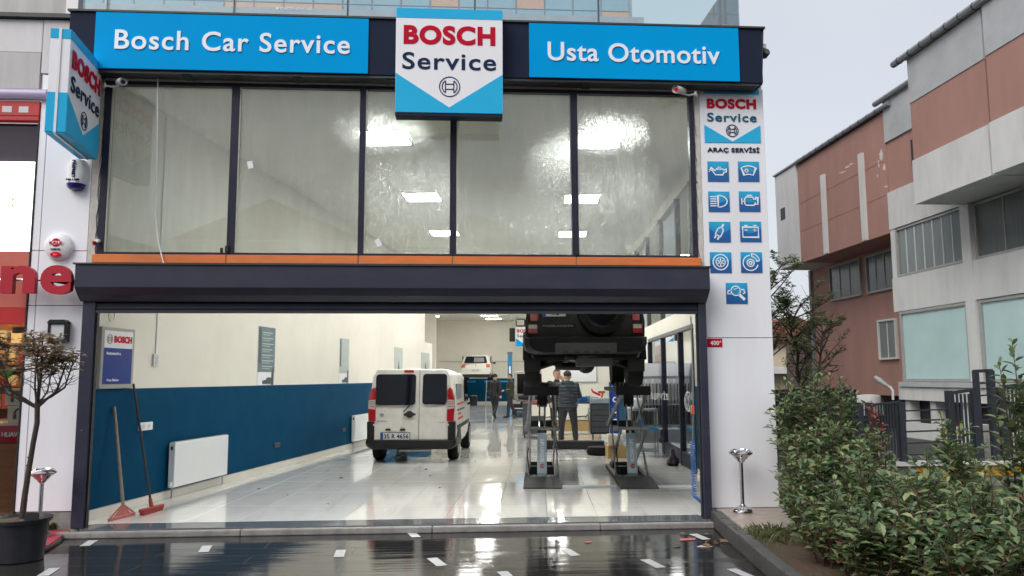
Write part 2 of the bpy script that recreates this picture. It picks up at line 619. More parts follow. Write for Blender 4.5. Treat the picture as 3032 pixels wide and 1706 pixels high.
mat("chrome", (0.62, 0.62, 0.63), 0.12, metal=1.0, var=0.08, vscale=8, rvar=0.06)
mat("steel", (0.42, 0.43, 0.44), 0.3, metal=1.0, var=0.15, vscale=10)
mat("grey_paint", (0.10, 0.105, 0.11), 0.45, var=0.15, vscale=9)
mat("charcoal_paint", (0.035, 0.040, 0.045), 0.5, var=0.2, vscale=9)

def polished_tile():
    m = bpy.data.materials.new("floor_tile")
    m.use_nodes = True
    nt = m.node_tree
    b = nt.nodes["Principled BSDF"]
    tc = nt.nodes.new("ShaderNodeTexCoord")
    oi = nt.nodes.new("ShaderNodeObjectInfo")
    geo = nt.nodes.new("ShaderNodeNewGeometry")
    n = nt.nodes.new("ShaderNodeTexNoise")
    n.inputs["Scale"].default_value = 1.6
    n.inputs["Detail"].default_value = 6
    mp = nt.nodes.new("ShaderNodeMapping")
    mp.inputs["Scale"].default_value = (2.2, 0.7, 1)
    nt.links.new(geo.outputs["Position"], mp.inputs["Vector"])
    nt.links.new(mp.outputs[0], n.inputs["Vector"])
    ad = nt.nodes.new("ShaderNodeMath")
    ad.operation = 'MULTIPLY_ADD'
    ad.inputs[1].default_value = 0.18
    nt.links.new(oi.outputs["Random"], ad.inputs[0])
    nt.links.new(n.outputs["Fac"], ad.inputs[2])
    r = nt.nodes.new("ShaderNodeValToRGB")
    r.color_ramp.elements[0].position = 0.3
    r.color_ramp.elements[0].color = (0.76, 0.755, 0.72, 1)
    r.color_ramp.elements[1].position = 0.8
    r.color_ramp.elements[1].color = (0.86, 0.855, 0.825, 1)
    nt.links.new(ad.outputs[0], r.inputs["Fac"])
    sc = nt.nodes.new("ShaderNodeTexNoise")
    sc.inputs["Scale"].default_value = 1.1
    sc.inputs["Detail"].default_value = 9
    sc.inputs["Roughness"].default_value = 0.72
    mps = nt.nodes.new("ShaderNodeMapping")
    mps.inputs["Rotation"].default_value = (0, 0, 0.1)
    mps.inputs["Scale"].default_value = (2.6, 0.35, 1)
    nt.links.new(geo.outputs["Position"], mps.inputs["Vector"])
    nt.links.new(mps.outputs[0], sc.inputs["Vector"])
    scr = nt.nodes.new("ShaderNodeValToRGB")
    scr.color_ramp.elements[0].position = 0.55
    scr.color_ramp.elements[0].color = (0, 0, 0, 1)
    scr.color_ramp.elements[1].position = 0.75
    scr.color_ramp.elements[1].color = (0.45, 0.45, 0.45, 1)
    nt.links.new(sc.outputs["Fac"], scr.inputs["Fac"])
    smx = nt.nodes.new("ShaderNodeMixRGB")
    smx.inputs["Color2"].default_value = (0.38, 0.36, 0.33, 1)
    nt.links.new(scr.outputs["Color"], smx.inputs["Fac"])
    nt.links.new(r.outputs["Color"], smx.inputs["Color1"])
    nt.links.new(smx.outputs["Color"], b.inputs["Base Color"])
    # wet film: large pools that mirror, drier tiles between
    w = nt.nodes.new("ShaderNodeTexNoise")
    w.inputs["Scale"].default_value = 0.55
    w.inputs["Detail"].default_value = 5
    w.inputs["Roughness"].default_value = 0.55
    w.inputs["Distortion"].default_value = 0.6
    mp2 = nt.nodes.new("ShaderNodeMapping")
    mp2.inputs["Scale"].default_value = (1.0, 0.8, 1)
    nt.links.new(geo.outputs["Position"], mp2.inputs["Vector"])
    nt.links.new(mp2.outputs[0], w.inputs["Vector"])
    rr_ = nt.nodes.new("ShaderNodeValToRGB")
    rr_.color_ramp.elements[0].position = 0.46
    rr_.color_ramp.elements[0].color = (0.015, 0.015, 0.015, 1)
    rr_.color_ramp.elements[1].position = 0.52
    rr_.color_ramp.elements[1].color = (0.11, 0.11, 0.11, 1)
    nt.links.new(w.outputs["Fac"], rr_.inputs["Fac"])
    nt.links.new(rr_.outputs["Color"], b.inputs["Roughness"])
    b.inputs["IOR"].default_value = 1.5
    b.inputs["Coat Weight"].default_value = 0.5
    b.inputs["Coat Roughness"].default_value = 0.03
    bn = nt.nodes.new("ShaderNodeTexNoise")
    bn.inputs["Scale"].default_value = 3.0
    bn.inputs["Detail"].default_value = 2
    mp3 = nt.nodes.new("ShaderNodeMapping")
    mp3.inputs["Scale"].default_value = (1.0, 2.0, 1)
    nt.links.new(geo.outputs["Position"], mp3.inputs["Vector"])
    nt.links.new(mp3.outputs[0], bn.inputs["Vector"])
    bp = nt.nodes.new("ShaderNodeBump")
    bp.inputs["Strength"].default_value = 0.10
    bp.inputs["Distance"].default_value = 0.02
    nt.links.new(bn.outputs["Fac"], bp.inputs["Height"])
    nt.links.new(bp.outputs[0], b.inputs["Normal"])
    MATS["floor_tile"] = m
polished_tile()

def wet_asphalt():
    m = bpy.data.materials.new("wet_asphalt")
    m.use_nodes = True
    nt = m.node_tree
    b = nt.nodes["Principled BSDF"]
    geo = nt.nodes.new("ShaderNodeNewGeometry")
    g = nt.nodes.new("ShaderNodeTexNoise")
    g.inputs["Scale"].default_value = 120
    g.inputs["Detail"].default_value = 3
    nt.links.new(geo.outputs["Position"], g.inputs["Vector"])
    r = nt.nodes.new("ShaderNodeValToRGB")
    r.color_ramp.elements[0].color = (0.010, 0.010, 0.011, 1)
    r.color_ramp.elements[1].color = (0.038, 0.037, 0.036, 1)
    nt.links.new(g.outputs["Fac"], r.inputs["Fac"])
    nt.links.new(r.outputs["Color"], b.inputs["Base Color"])
    w = nt.nodes.new("ShaderNodeTexNoise")
    w.inputs["Scale"].default_value = 0.9
    w.inputs["Detail"].default_value = 6
    w.inputs["Roughness"].default_value = 0.6
    mp = nt.nodes.new("ShaderNodeMapping")
    mp.inputs["Scale"].default_value = (0.45, 1.5, 1)
    nt.links.new(geo.outputs["Position"], mp.inputs["Vector"])
    nt.links.new(mp.outputs[0], w.inputs["Vector"])
    # standing water before the door, damp rough asphalt further off
    rr_ = nt.nodes.new("ShaderNodeValToRGB")
    rr_.color_ramp.elements[0].position = 0.54
    rr_.color_ramp.elements[0].color = (0.03, 0.03, 0.03, 1)
    rr_.color_ramp.elements[1].position = 0.66
    rr_.color_ramp.elements[1].color = (0.30, 0.30, 0.30, 1)
    nt.links.new(w.outputs["Fac"], rr_.inputs["Fac"])
    nt.links.new(rr_.outputs["Color"], b.inputs["Roughness"])
    b.inputs["IOR"].default_value = 1.38
    # paver seams and slow waviness under the film, running parallel to the shopfront
    mp2 = nt.nodes.new("ShaderNodeMapping")
    mp2.inputs["Scale"].default_value = (0.5, 3.2, 1)
    nt.links.new(geo.outputs["Position"], mp2.inputs["Vector"])
    n2 = nt.nodes.new("ShaderNodeTexNoise")
    n2.inputs["Scale"].default_value = 1.6
    n2.inputs["Detail"].default_value = 4
    n2.inputs["Roughness"].default_value = 0.5
    nt.links.new(mp2.outputs[0], n2.inputs["Vector"])
    bp = nt.nodes.new("ShaderNodeBump")
    bp.inputs["Strength"].default_value = 0.12
    bp.inputs["Distance"].default_value = 0.02
    nt.links.new(n2.outputs["Fac"], bp.inputs["Height"])
    br = nt.nodes.new("ShaderNodeTexBrick")
    br.inputs["Scale"].default_value = 1.0
    br.inputs["Brick Width"].default_value = 1.9
    br.inputs["Row Height"].default_value = 0.34
    br.inputs["Mortar Size"].default_value = 0.006
    br.inputs["Mortar Smooth"].default_value = 0.4
    mpb = nt.nodes.new("ShaderNodeMapping")
    mpb.inputs["Rotation"].default_value = (0, 0, 0.035)
    nd = nt.nodes.new("ShaderNodeTexNoise")
    nd.inputs["Scale"].default_value = 0.8
    va = nt.nodes.new("ShaderNodeVectorMath"); va.operation = 'MULTIPLY_ADD'
    va.inputs[1].default_value = (0.12, 0.12, 0)
    nt.links.new(geo.outputs["Position"], nd.inputs["Vector"])
    nt.links.new(nd.outputs["Color"], va.inputs[0])
    nt.links.new(geo.outputs["Position"], va.inputs[2])
    nt.links.new(va.outputs[0], mpb.inputs["Vector"])
    nt.links.new(mpb.outputs[0], br.inputs["Vector"])
    bps = nt.nodes.new("ShaderNodeBump")
    bps.inputs["Strength"].default_value = 0.35
    bps.inputs["Distance"].default_value = 0.01
    bps.invert = True
    nt.links.new(br.outputs["Fac"], bps.inputs["Height"])
    nt.links.new(bp.outputs[0], bps.inputs["Normal"])
    bp = bps
    bp2 = nt.nodes.new("ShaderNodeBump")
    bp2.inputs["Strength"].default_value = 0.05
    bp2.inputs["Distance"].default_value = 0.004
    nt.links.new(g.outputs["Fac"], bp2.inputs["Height"])
    nt.links.new(bp.outputs[0], bp2.inputs["Normal"])
    nt.links.new(bp2.outputs[0], b.inputs["Normal"])
    MATS["wet_asphalt"] = m
wet_asphalt()

# ------------------------------------------------------------------ ground
mat("damp_ground", (0.055, 0.055, 0.053), 0.75, var=0.3, vscale=0.6, bump=0.3, bscale=25)
struct("ground", MB().add([(-400, -400, -0.006), (400, -400, -0.006), (400, 600, -0.006), (-400, 600, -0.006)], [(0, 1, 2, 3)]), "damp_ground", label="damp asphalt ground around the buildings")
ground = struct("forecourt", MB().add([(-14, -16, 0), (2.9, -16, 0), (2.96, -0.1, 0), (2.96, 0.05, 0), (-14, 0.05, 0)], [(0, 1, 2, 3, 4)]), "wet_asphalt",
                label="dark wet asphalt forecourt mirroring the lit workshop")
for x, y, l, a in [(-3.89, -0.61, .30, -8), (-2.57, -1.0, .32, -10), (-1.17, -1.33, .33, -4), (-0.205, -1.77, .34, -18), (-0.50, -0.44, .31, -15),
                   (1.10, -1.475, .30, -12), (1.795, -2.0, .34, -12), (2.60, -0.82, .31, -11), (-3.67, -1.88, .30, -8), (2.48, -2.42, .32, -12), (0.42, -2.35, .32, -13)]:
    d = Vector((math.sin(R(a)), math.cos(R(a)), 0)) * l / 2
    n = Vector((d.y, -d.x, 0)).normalized() * 0.05
    c = Vector((x, y, 0.004))
    obj("dash_marking", MB().add([c - d - n, c - d + n, c + d + n, c + d - n], [(0, 1, 2, 3)]), "road_paint", ground)

# planting bed, kerb and paving slab right of the door
bed = struct("planting_bed", MB().prism([(3.06, -0.25), (2.46, -5.2), (2.3, -6.3), (11, -6.3), (11, 1.9), (3.9, 1.9), (3.9, -0.25)], -0.05, 0.12, 'z'), "soil",
             label="brown soil bed beside the kerb")
kerb = struct("kerb", MB().prism([(2.938, -0.17), (2.372, -5.1), (2.468, -5.1), (3.034, -0.17)], 0.001, 0.150, 'z'), "mortar", label="mortar bed under the kerb stones")
ka, kb = Vector((2.985, -0.2)), Vector((2.43, -5.0))
kd = (kb - ka).normalized()
kn = Vector((-kd.y, kd.x))
L = 0.0
i = 0
while L < 4.6:
    ln = [0.52, 0.36, 0.50, 0.55, 0.48, 0.5][i % 6]
    c = ka + kd * (L + ln / 2) + kn * random.uniform(-.008, .008)
    a = math.atan2(kd.y, kd.x) + random.uniform(-.015, .015)
    obj("kerb_stone", MB().obox((0, 0, 0), (ln - 0.028, 0.125, 0.168)), "kerb_stone", kerb, bevel=0.016, segs=2, loc=(c.x, c.y, 0.088 + random.uniform(-.005, .005)), rz=a)
    L += ln
    i += 1
struct("pavement", MB().prism([(3.05, -0.24), (2.93, -1.3), (3.42, -1.26), (3.95, -0.9), (3.95, 0.3), (3.05, 0.3)], 0.03, 0.165, 'z'), "paving_slab", bevel=0.012,
       label="pinkish paving slab at the foot of the white pier")

# left: concrete apron before the neighbour shop
struct("apron", MB().prism([(-30, -1.2), (-4.17, -1.2), (-4.31, -0.12), (-4.31, 0.2), (-30, 0.2)], -0.02, 0.03, 'z'), "concrete", bevel=0.01,
       label="grey concrete apron before the phone shop")

# ------------------------------------------------------------------ shop building
shop = thing("shop_building", "white clad workshop building with tall shop windows and wide open front", "building", (0, 0, 0))
def lwx(y): return -4.389 + 0.1890 * y            # inner face of the left wall
def rwx(y): return 3.63 + 0.0998 * y              # inner face of the right wall
CEIL = 5.40
# front piers: backing and cladding panels
obj("pier_core", MB().box(-4.98, -4.36, 0.035, 0.30, 0.0, 6.0), "plaster_edge", shop)
obj("pier_core", MB().box(2.97, 3.82, 0.035, 0.30, 0.0, 5.5), "plaster_edge", shop)
for x0, x1 in ((-4.985, -4.905), (-4.897, -4.36)):
    for z0, z1 in ((0.24, 2.566), (2.574, 3.21), (3.218, 5.34)):
        obj("cladding_panel", MB().box(x0, x1, 0.0, 0.03, z0, z1), "white_panel", shop, bevel=0.003)
obj("plinth", MB().box(-4.98, -4.34, 0.012, 0.04, 0.03, 0.232), "concrete", shop)
for z0, z1 in ((0.17, 2.188), (2.196, 5.345)):
    obj("cladding_panel", MB().box(3.005, 3.828, 0.0, 0.03, z0, z1), "white_panel", shop, bevel=0.003)
obj("side_panel", MB().box(3.80, 3.828, 0.032, 0.33, 0.05, 5.40), "white_panel", shop)
# plaster reveals between piers and window, and under the fascia
def rough_strip(x0, x1, z0, z1, jit, y0=-0.004, y1=0.03, edge=1):
    mb = MB()
    n = 40
    rows = []
    for i in range(n + 1):
        z = z0 + (z1 - z0) * i / n
        j = random.uniform(0, jit)
        a, b = (x0, x1 - j) if edge > 0 else (x0 + j, x1)
        rows.append([(a, y1, z), (a, y0, z), (b, y0 + random.uniform(0, .004), z), (b, y1, z)])
    mb.grid(rows)
    return mb
obj("window_reveal", rough_strip(-4.352, -4.262, 3.06, 5.33, 0.02), "plaster_edge", shop)
obj("window_reveal", rough_strip(2.935, 3.0, 3.0, 5.33, 0.025, edge=-1), "plaster_edge", shop)
obj("lintel_band", MB().box(-4.25, 3.0, -0.03, 0.10, 5.29, 5.40), "plaster_edge", shop)
# tall upper window: frame, mullions, panes
MUL = [(-4.258, -4.175), (-2.765, -2.672), (-1.226, -1.156), (-0.124, -0.048), (1.370, 1.452), (2.868, 2.934)]
for a, b in MUL:
    obj("mullion", MB().box(a, b, 0.0, 0.09, 3.19, 5.28), "dark_alu", shop, bevel=0.004)
obj("window_frame", MB().box(-4.258, 2.934, 0.004, 0.086, 5.245, 5.286), "dark_alu", shop)
obj("window_frame", MB().box(-4.258, 2.934, 0.004, 0.086, 3.176, 3.206), "dark_alu", shop)
glass_pane("wet_glass", (0.53, 0.57, 0.54), refl=0.02, scatter=0.48, rough=0.21)
for (a, b), (c, d) in zip(MUL[:-1], MUL[1:]):
    obj("pane", MB().add([(b - .004, 0.045, 3.20), (c + .004, 0.045, 3.20), (c + .004, 0.045, 5.25), (b - .004, 0.045, 5.25)], [(0, 1, 2, 3)]), "wet_glass", shop)
    obj("glazing_bead", MB().box(b, b + .014, 0.01, 0.04, 3.21, 5.24), "plaster_edge", shop)
for x in (-2.76, 1.42):
    obj("latch", MB().box(x - .012, x + .028, -0.03, 0.0, 3.205, 3.285), "black_rubber", shop, bevel=0.003)
obj("latch", MB().box(-2.83, -2.80, -0.02, 0.0, 3.205, 3.26), "black_rubber", shop, bevel=0.003)
# orange tiled ledge under the window
LX = [-4.28, -2.745, -1.205, -0.085, 1.41, 2.955]
for a, b in zip(LX[:-1], LX[1:]):
    obj("ledge_tile", MB().box(a + .006, b - .006, -0.06, 0.09, 3.07, 3.170), "orange_tile", shop, bevel=0.004)
obj("ledge_bed", MB().box(-4.28, 2.955, -0.045, 0.09, 3.03, 3.16), "mortar", shop)
# structure behind: beam over the door, roof, inner walls
obj("door_beam", MB().box(-4.36, 3.0, 0.06, 0.30, 2.72, 3.06), "cream_wall", shop)
obj("door_lintel", MB().box(-4.36, 3.0, -0.02, 0.055, 2.60, 3.028), "charcoal_paint", shop)
RZ = CEIL + 0.32
def slab(z0, z1, pts): return MB().prism(pts, z0, z1, 'z')
obj("ceiling", slab(CEIL, CEIL + 0.08, [(-4.6, 0.105), (3.8, 0.105), (8.4, 42.2), (-4.6, 42.2)]), "ceiling_white", shop)
obj("roof", slab(CEIL + 0.085, CEIL + 0.5, [(-4.99, 0.05), (3.828, 0.05), (8.7, 42.6), (-4.99, 42.6)]), "concrete", shop)
def wall_poly(y0, y1, fx, t):
    return [(fx(y0), y0), (fx(y1), y1), (fx(y1) + t, y1), (fx(y0) + t, y0)]
obj("left_wall", MB().prism(wall_poly(0.31, 17.1, lwx, -0.45), 0.05, CEIL - 0.002, 'z'), "cream_wall", shop)
obj("left_wall", MB().prism(wall_poly(17.102, 18.2, lwx, -0.45), 0.05, 2.90, 'z'), "cream_wall", shop)
obj("front_return", MB().box(-4.7, -4.365, 0.301, 0.309, 0.05, CEIL), "cream_wall", shop)
def fx_off(f, o): return lambda y: f(y) + o
obj("wainscot", MB().prism(wall_poly(0.312, 18.19, lwx, 0.006), 0.195, 1.60, 'z'), "teal_wall", shop)
y = 0.33
while y < 18.0:
    obj("skirting_tile", MB().prism(wall_poly(y + .003, min(y + 0.60, 18.15) - .003, lwx, 0.014), 0.082, 0.185, 'z'), "skirting_tile", shop)
    y += 0.60
# right wall: solid near the door, then glazed low and high
obj("right_wall", MB().prism(wall_poly(0.31, 3.98, rwx, 0.16), 0.05, CEIL - 0.002, 'z'), "cream_wall", shop)
obj("wainscot", MB().prism(wall_poly(0.312, 3.975, rwx, -0.006), 0.19, 1.56, 'z'), "teal_wall", shop)
obj("door_jamb_wall", MB().box(3.0, 3.64, 0.301, 0.309, 0.05, 3.0), "cream_wall", shop)
obj("right_wall", MB().prism(wall_poly(3.982, 18.0, rwx, 0.16), 2.64, 2.95, 'z'), "cream_wall", shop)
obj("right_wall", MB().prism(wall_poly(3.982, 18.0, rwx, 0.16), 5.16, CEIL - 0.002, 'z'), "cream_wall", shop)
obj("right_wall", MB().prism(wall_poly(18.002, 42, rwx, 0.16), 0.05, CEIL - 0.002, 'z'), "cream_wall", shop)
obj("right_wall", MB().prism(wall_poly(9.6, 17.99, rwx, 0.16), 0.05, 2.63, 'z'), "cream_wall", shop)
obj("wainscot", MB().prism(wall_poly(9.61, 42, rwx, -0.006), 0.19, 1.58, 'z'), "teal_wall", shop)
glass_pane("side_glass", (0.86, 0.92, 0.92), refl=0.03)
SY = [4.0, 5.40, 7.50, 9.58]
for y in SY:
    obj("mullion", MB().prism([(rwx(y) - .02, y - .035), (rwx(y) + .09, y - .035), (rwx(y) + .09, y + .035), (rwx(y) - .02, y + .035)], 0.09, 2.56, 'z'), "dark_alu", shop)
obj("window_head", MB().prism(wall_poly(3.99, 9.6, fx_off(rwx, -.015), 0.10), 2.565, 2.635, 'z'), "grey_paint", shop)
for a, b in zip(SY[:-1], SY[1:]):
    obj("bottom_rail", MB().prism(wall_poly(a + .04, b - .04, fx_off(rwx, -.005), 0.06), 0.10, 0.34, 'z'), "dark_alu", shop)
    p, q = (rwx(a) + .03, a + .03), (rwx(b) + .03, b - .03)
    obj("pane", MB().add([(p[0], p[1], .33), (q[0], q[1], .33), (q[0], q[1], 2.57), (p[0], p[1], 2.57)], [(0, 1, 2, 3)]), "side_glass", shop)
UY = [4.0, 5.40, 7.50, 9.6, 11.7, 13.8, 15.9, 17.95]
for y in UY:
    obj("mullion", MB().prism([(rwx(y) - .02, y - .045), (rwx(y) + .09, y - .045), (rwx(y) + .09, y + .045), (rwx(y) - .02, y + .045)], 2.952, 5.158, 'z'), "grey_paint", shop)
for a, b in zip(UY[:-1], UY[1:]):
    p, q = (rwx(a) + .03, a + .03), (rwx(b) + .03, b - .03)
    obj("pane", MB().add([(p[0], p[1], 2.95), (q[0], q[1], 2.95), (q[0], q[1], 5.16), (p[0], p[1], 5.16)], [(0, 1, 2, 3)]), "side_glass", shop)
# far part of the workshop
obj("far_left_wall", MB().box(-4.6, -4.3, 18.2, 42.0, 0.05, CEIL - .002), "cream_wall", shop)
obj("far_return_wall", MB().box(-4.3, lwx(18.2) - .46, 17.9, 18.19, 0.05, CEIL - .002), "cream_wall", shop)
obj("back_wall", MB().box(-4.6, 8.4, 42.0, 42.3, 0.05, CEIL - .002), "cream_wall", shop)
obj("wainscot", MB().box(-4.3, 7.7, 41.985, 41.999, 0.2, 1.68), "teal_wall", shop)
obj("skirting", MB().box(-4.3, 7.7, 41.975, 41.998, 0.082, 0.198), "skirting_tile", shop)
obj("trim_rail", MB().box(-1.3, 7.7, 41.95, 41.999, 2.72, 2.80), "plaster_edge", shop)
obj("column", MB().box(-2.0, -1.35, 36.0, 36.6, 0.05, CEIL - .002), "cream_wall", shop)
obj("cross_beam", MB().prism([(-4.29, 22.0), (rwx(22) - .01, 22.0), (rwx(22.4) - .01, 22.4), (-4.29, 22.4)], 5.18, CEIL - .003, 'z'), "ceiling_white", shop)
# doorstep
obj("threshold", MB().box(-4.15, 2.86, -0.268, 0.096, 0.02, 0.0795), "granite_wet", shop, bevel=0.004)
for a, b in ((-4.36, -2.4), (-2.394, -0.3), (-0.294, 1.6), (1.606, 2.97)):
    obj("step_block", MB().box(a, b, -0.36, -0.272, 0.0, 0.066 + random.uniform(-.004, .003)), "concrete", shop, bevel=0.014, segs=2)

# floor: slab and tiles
floor_o = struct("floor", MB().prism([(-4.5, 0.06), (3.75, 0.06), (8.0, 42.0), (-4.6, 42.0)], 0.02, 0.072, 'z'), "grout", label="white polished wet tile floor of the workshop")
def clip(poly, a, b):
    """keep the part left of the line a->b"""
    out = []
    def side(p): return (b[0] - a[0]) * (p[1] - a[1]) - (b[1] - a[1]) * (p[0] - a[0])
    for i in range(len(poly)):
        p, q = poly[i], poly[(i + 1) % len(poly)]
        sp, sq = side(p), side(q)
        if sp >= 0: out.append(p)
        if sp * sq < 0:
            t = sp / (sp - sq)
            out.append((p[0] + (q[0] - p[0]) * t, p[1] + (q[1] - p[1]) * t))
    return out
TA = R(5.64)
tx, ty = Vector((math.cos(TA), -math.sin(TA))), Vector((math.sin(TA), math.cos(TA)))
TW, TL = 0.60, 1.20
full_tile = MB().box(-TW / 2 + .0025, TW / 2 - .0025, -TL / 2 + .0025, TL / 2 - .0025, -0.01, 0.0).mesh("tile", bevel=0.0012)
full_tile.materials.append(MATS["floor_tile"])
for j in range(-1, 19):
    for i in range(-9, 9):
        c = tx * ((i + 0.21) * TW) + ty * ((j + 0.35) * TL)
        corners = [c + tx * (sx * (TW / 2 - .0025)) + ty * (sy * (TL / 2 - .0025)) for sx, sy in ((-1, -1), (1, -1), (1, 1), (-1, 1))]
        poly = [(p.x, p.y) for p in corners]
        q = clip(poly, (-10, 0.10), (10, 0.10))
        if q: q = clip(q, (lwx(40), 40), (lwx(-1), -1))
        if q: q = clip(q, (rwx(-1), -1), (rwx(40), 40))
        if len(q) < 3: continue
        area = abs(sum(q[k][0] * q[(k + 1) % len(q)][1] - q[(k + 1) % len(q)][0] * q[k][1] for k in range(len(q)))) / 2
        if area < 0.02: continue
        z = 0.080
        if area > TW * TL * 0.985:
            o = obj("tile", full_tile, None, floor_o, loc=(c.x, c.y, z), rz=-TA)
        else:
            obj("tile", MB().prism(q, z - 0.01, z, 'z'), "floor_tile", floor_o)
YE = 22.0
obj("tile_field", MB().prism([(-4.3, 21.6), (8.0, 21.6), (8.0, 41.98), (-4.3, 41.98)], 0.070, 0.0735, 'z'), "floor_tile", floor_o, kind="stuff")

# ceiling lamps: square LED panels in two rows
mat("lamp_frame", (0.75, 0.75, 0.75), 0.5)
emit("led_panel", (1.0, 1.0, 0.965), 46.0)
lamp0 = None
for k in range(9):
    for row, (x0, dx) in enumerate(((-1.15, 0.095), (2.12, 0.095))):
        y = 2.45 + 4.0 * k
        x = x0 + dx * (y - 2.45)
        if row == 0: lab = "square white ceiling lamp panel in the row nearer the blue wall"
        else: lab = "square white ceiling lamp panel in the row nearer the glazed side wall"
        if lamp0 is None:
            t = thing("ceiling_lamp", lab, "ceiling lamp", (x, y, CEIL), -TA, "ceiling lamp panels")
            obj("frame", MB().box(-.36, .36, -.36, .36, -0.022, -0.002), "lamp_frame", t, bevel=.004)
            obj("diffuser", MB().box(-.335, .335, -.335, .335, -0.030, -0.0225), "led_panel", t)
            lamp0 = t
        else:
            t = copy_tree(lamp0)
            t.location = (x, y, CEIL)
            t["label"] = lab
# terrace over the shop: glass balustrade and set-back storey
glass_pane("balustrade_glass", (0.80, 0.90, 0.90), refl=0.10)
mat("far_glass", (0.26, 0.42, 0.52), 0.08, var=0.15, vscale=0.6, spec=0.8)
mat("far_orange", (0.75, 0.34, 0.20), 0.5, var=0.06)
mat("far_grey", (0.36, 0.37, 0.42), 0.6, var=0.15, vscale=3)
mat("far_mullion", (0.22, 0.24, 0.28), 0.5)
bal = thing("glass_balustrade", "frameless glass balustrade on the roof terrace above the blue fascia", "balustrade", (0, 0.15, 5.90))
BX = [-5.6, -4.35, -2.82, -1.42, 0.18, 1.77, 3.62]
for a, b in zip(BX[:-1], BX[1:]):
    obj("pane", MB().box(a + .006, b - .006, 0.14, 0.152, 5.98, 7.0), "balustrade_glass", bal, world=True)
for x in BX[1:-1]:
    obj("post", MB().box(x - .012, x + .012, 0.16, 0.19, 5.9, 7.05), "grey_paint", bal, world=True)
obj("side_pane", MB().box(3.605, 3.617, 0.17, 4.0, 5.98, 7.0), "balustrade_glass", bal, world=True)
obj("corner_post", MB().tube([(3.50, 0.35, 5.9), (3.50, 0.35, 6.35)], .035, 10), "white_plastic", bal, world=True)
obj("corner_post", MB().tube([(3.50, 0.35, 6.35), (3.50, 0.35, 7.2)], .022, 10), "grey_paint", bal, world=True)
obj("corner_post", MB().box(3.38, 3.42, 0.25, 0.29, 5.9, 7.2), "grey_paint", bal, world=True)
obj("parapet", MB().box(-4.99, 3.80, 0.05, 0.32, 5.905, 5.965), "concrete", shop)
# set-back upper storey of the same block
up = thing("tower_block", "tall block with blue glazing and orange panels rising behind the terrace", "building", (0, 8, 0))
obj("wall", MB().box(-16, 4.0, 8.0, 24, 5.93, 16.0), "far_grey", up, world=True)
PX = [-15.2 + .66 * i for i in range(30)]
for zi, (z0, z1) in enumerate(((10.06, 10.17), (10.20, 11.5), (11.56, 11.8), (11.86, 13.4))):
    for i, x in enumerate(PX):
        if x + .62 > 4.0: continue
        orange = (zi == 0 and (-5.3 < x < -3.0 or x > 2.7)) or (zi == 1 and (abs(x + .72) < .3 or abs(x - 1.22) < .3 or abs(x + 6.6) < .3)) or (zi == 3 and i % 5 == 1)
        obj("facade_panel", MB().box(x, x + .62, 7.95, 7.995, z0, z1), "far_orange" if orange else "far_glass", up, world=True)
obj("base_band", MB().box(-16, 4.24, 7.86, 7.99, 5.94, 10.02), "far_grey", up, world=True)
lettering("lettering", "● YÖNETİM HİZMETLERİ", "letter_white", up, -4.15, -3.34, 9.965, 0.06, 7.855, bold=0.01)

# ------------------------------------------------------------------ fascia sign
fas = thing("fascia_sign", "long navy fascia with two bright blue lettered panels over the windows", "sign", (-0.4, -0.12, 5.31))
obj("backing", MB().box(-4.60, 3.745, -0.235, 0.02, 5.335, 6.035), "sign_navy", fas, world=True, bevel=0.006)
obj("cap_flashing", MB().box(-4.62, 3.79, -0.26, 0.05, 6.037, 6.06), "charcoal_paint", fas, world=True)
obj("bottom_trim", MB().box(-4.55, 3.70, -0.22, 0.01, 5.305, 5.333), "charcoal_paint", fas, world=True)
obj("end_cap", MB().prism([(3.747, 5.33), (3.747, 6.036), (3.79, 6.036)], -0.20, 0.0), "charcoal_paint", fas, world=True)
bp1 = obj("blue_panel", MB().box(-4.295, -1.107, -0.256, -0.236, 5.342, 6.030), "sign_blue", fas, world=True, bevel=0.003)
bp2 = obj("blue_panel", MB().box(0.833, 3.446, -0.256, -0.236, 5.342, 6.030), "sign_blue", fas, world=True, bevel=0.003)
lettering("lettering", "Bosch Car Service", "letter_white", fas, -4.06, -1.325, 5.578, 0.235, -0.257, bold=0.014, depth=0.010)
lettering("lettering", "Usta Otomotiv", "letter_white", fas, 1.058, 3.197, 5.556, 0.235, -0.257, bold=0.014, depth=0.010)
for x in (-3.3, -2.0, -0.9, 1.5, 2.7):
    obj("bracket", MB().box(x, x + .10, -0.20, -0.04, 5.288, 5.304), "black_rubber", fas, world=True)

# ------------------------------------------------------------------ square centre sign
cs = thing("shield_sign", "big square box sign in white and sky blue at the middle of the fascia", "sign", (-0.13, -0.35, 4.79))
obj("box", MB().box(-0.765, 0.500, -0.430, -0.262, 4.815, 6.095), "sign_white", cs, world=True, bevel=0.004)
obj("bottom_cover", MB().box(-0.762, 0.497, -0.428, -0.262, 4.775, 4.813), "sign_navy", cs, world=True)
y = -0.4305
obj("blue_band", MB().box(-0.763, 0.498, y - .003, y, 5.974, 6.093), "sign_sky", cs, world=True)
obj("chevron", MB().prism([(-0.763, 4.817), (-0.763, 5.293), (-0.1325, 4.882), (0.498, 5.296), (0.498, 4.817)], y - .003, y), "sign_sky", cs, world=True)
lettering("lettering", "BOSCH", "sign_red", cs, -0.674, 0.412, 5.650, 0.232, y, bold=0.045, depth=0.005)
lettering("lettering", "Service", "letter_navy", cs, -0.686, 0.421, 5.342, 0.205, y, bold=0.014, depth=0.005)
obj("emblem", emblem(MB(), -0.128, 5.134, 0.125, y, t=.004), "letter_navy", cs, world=True)

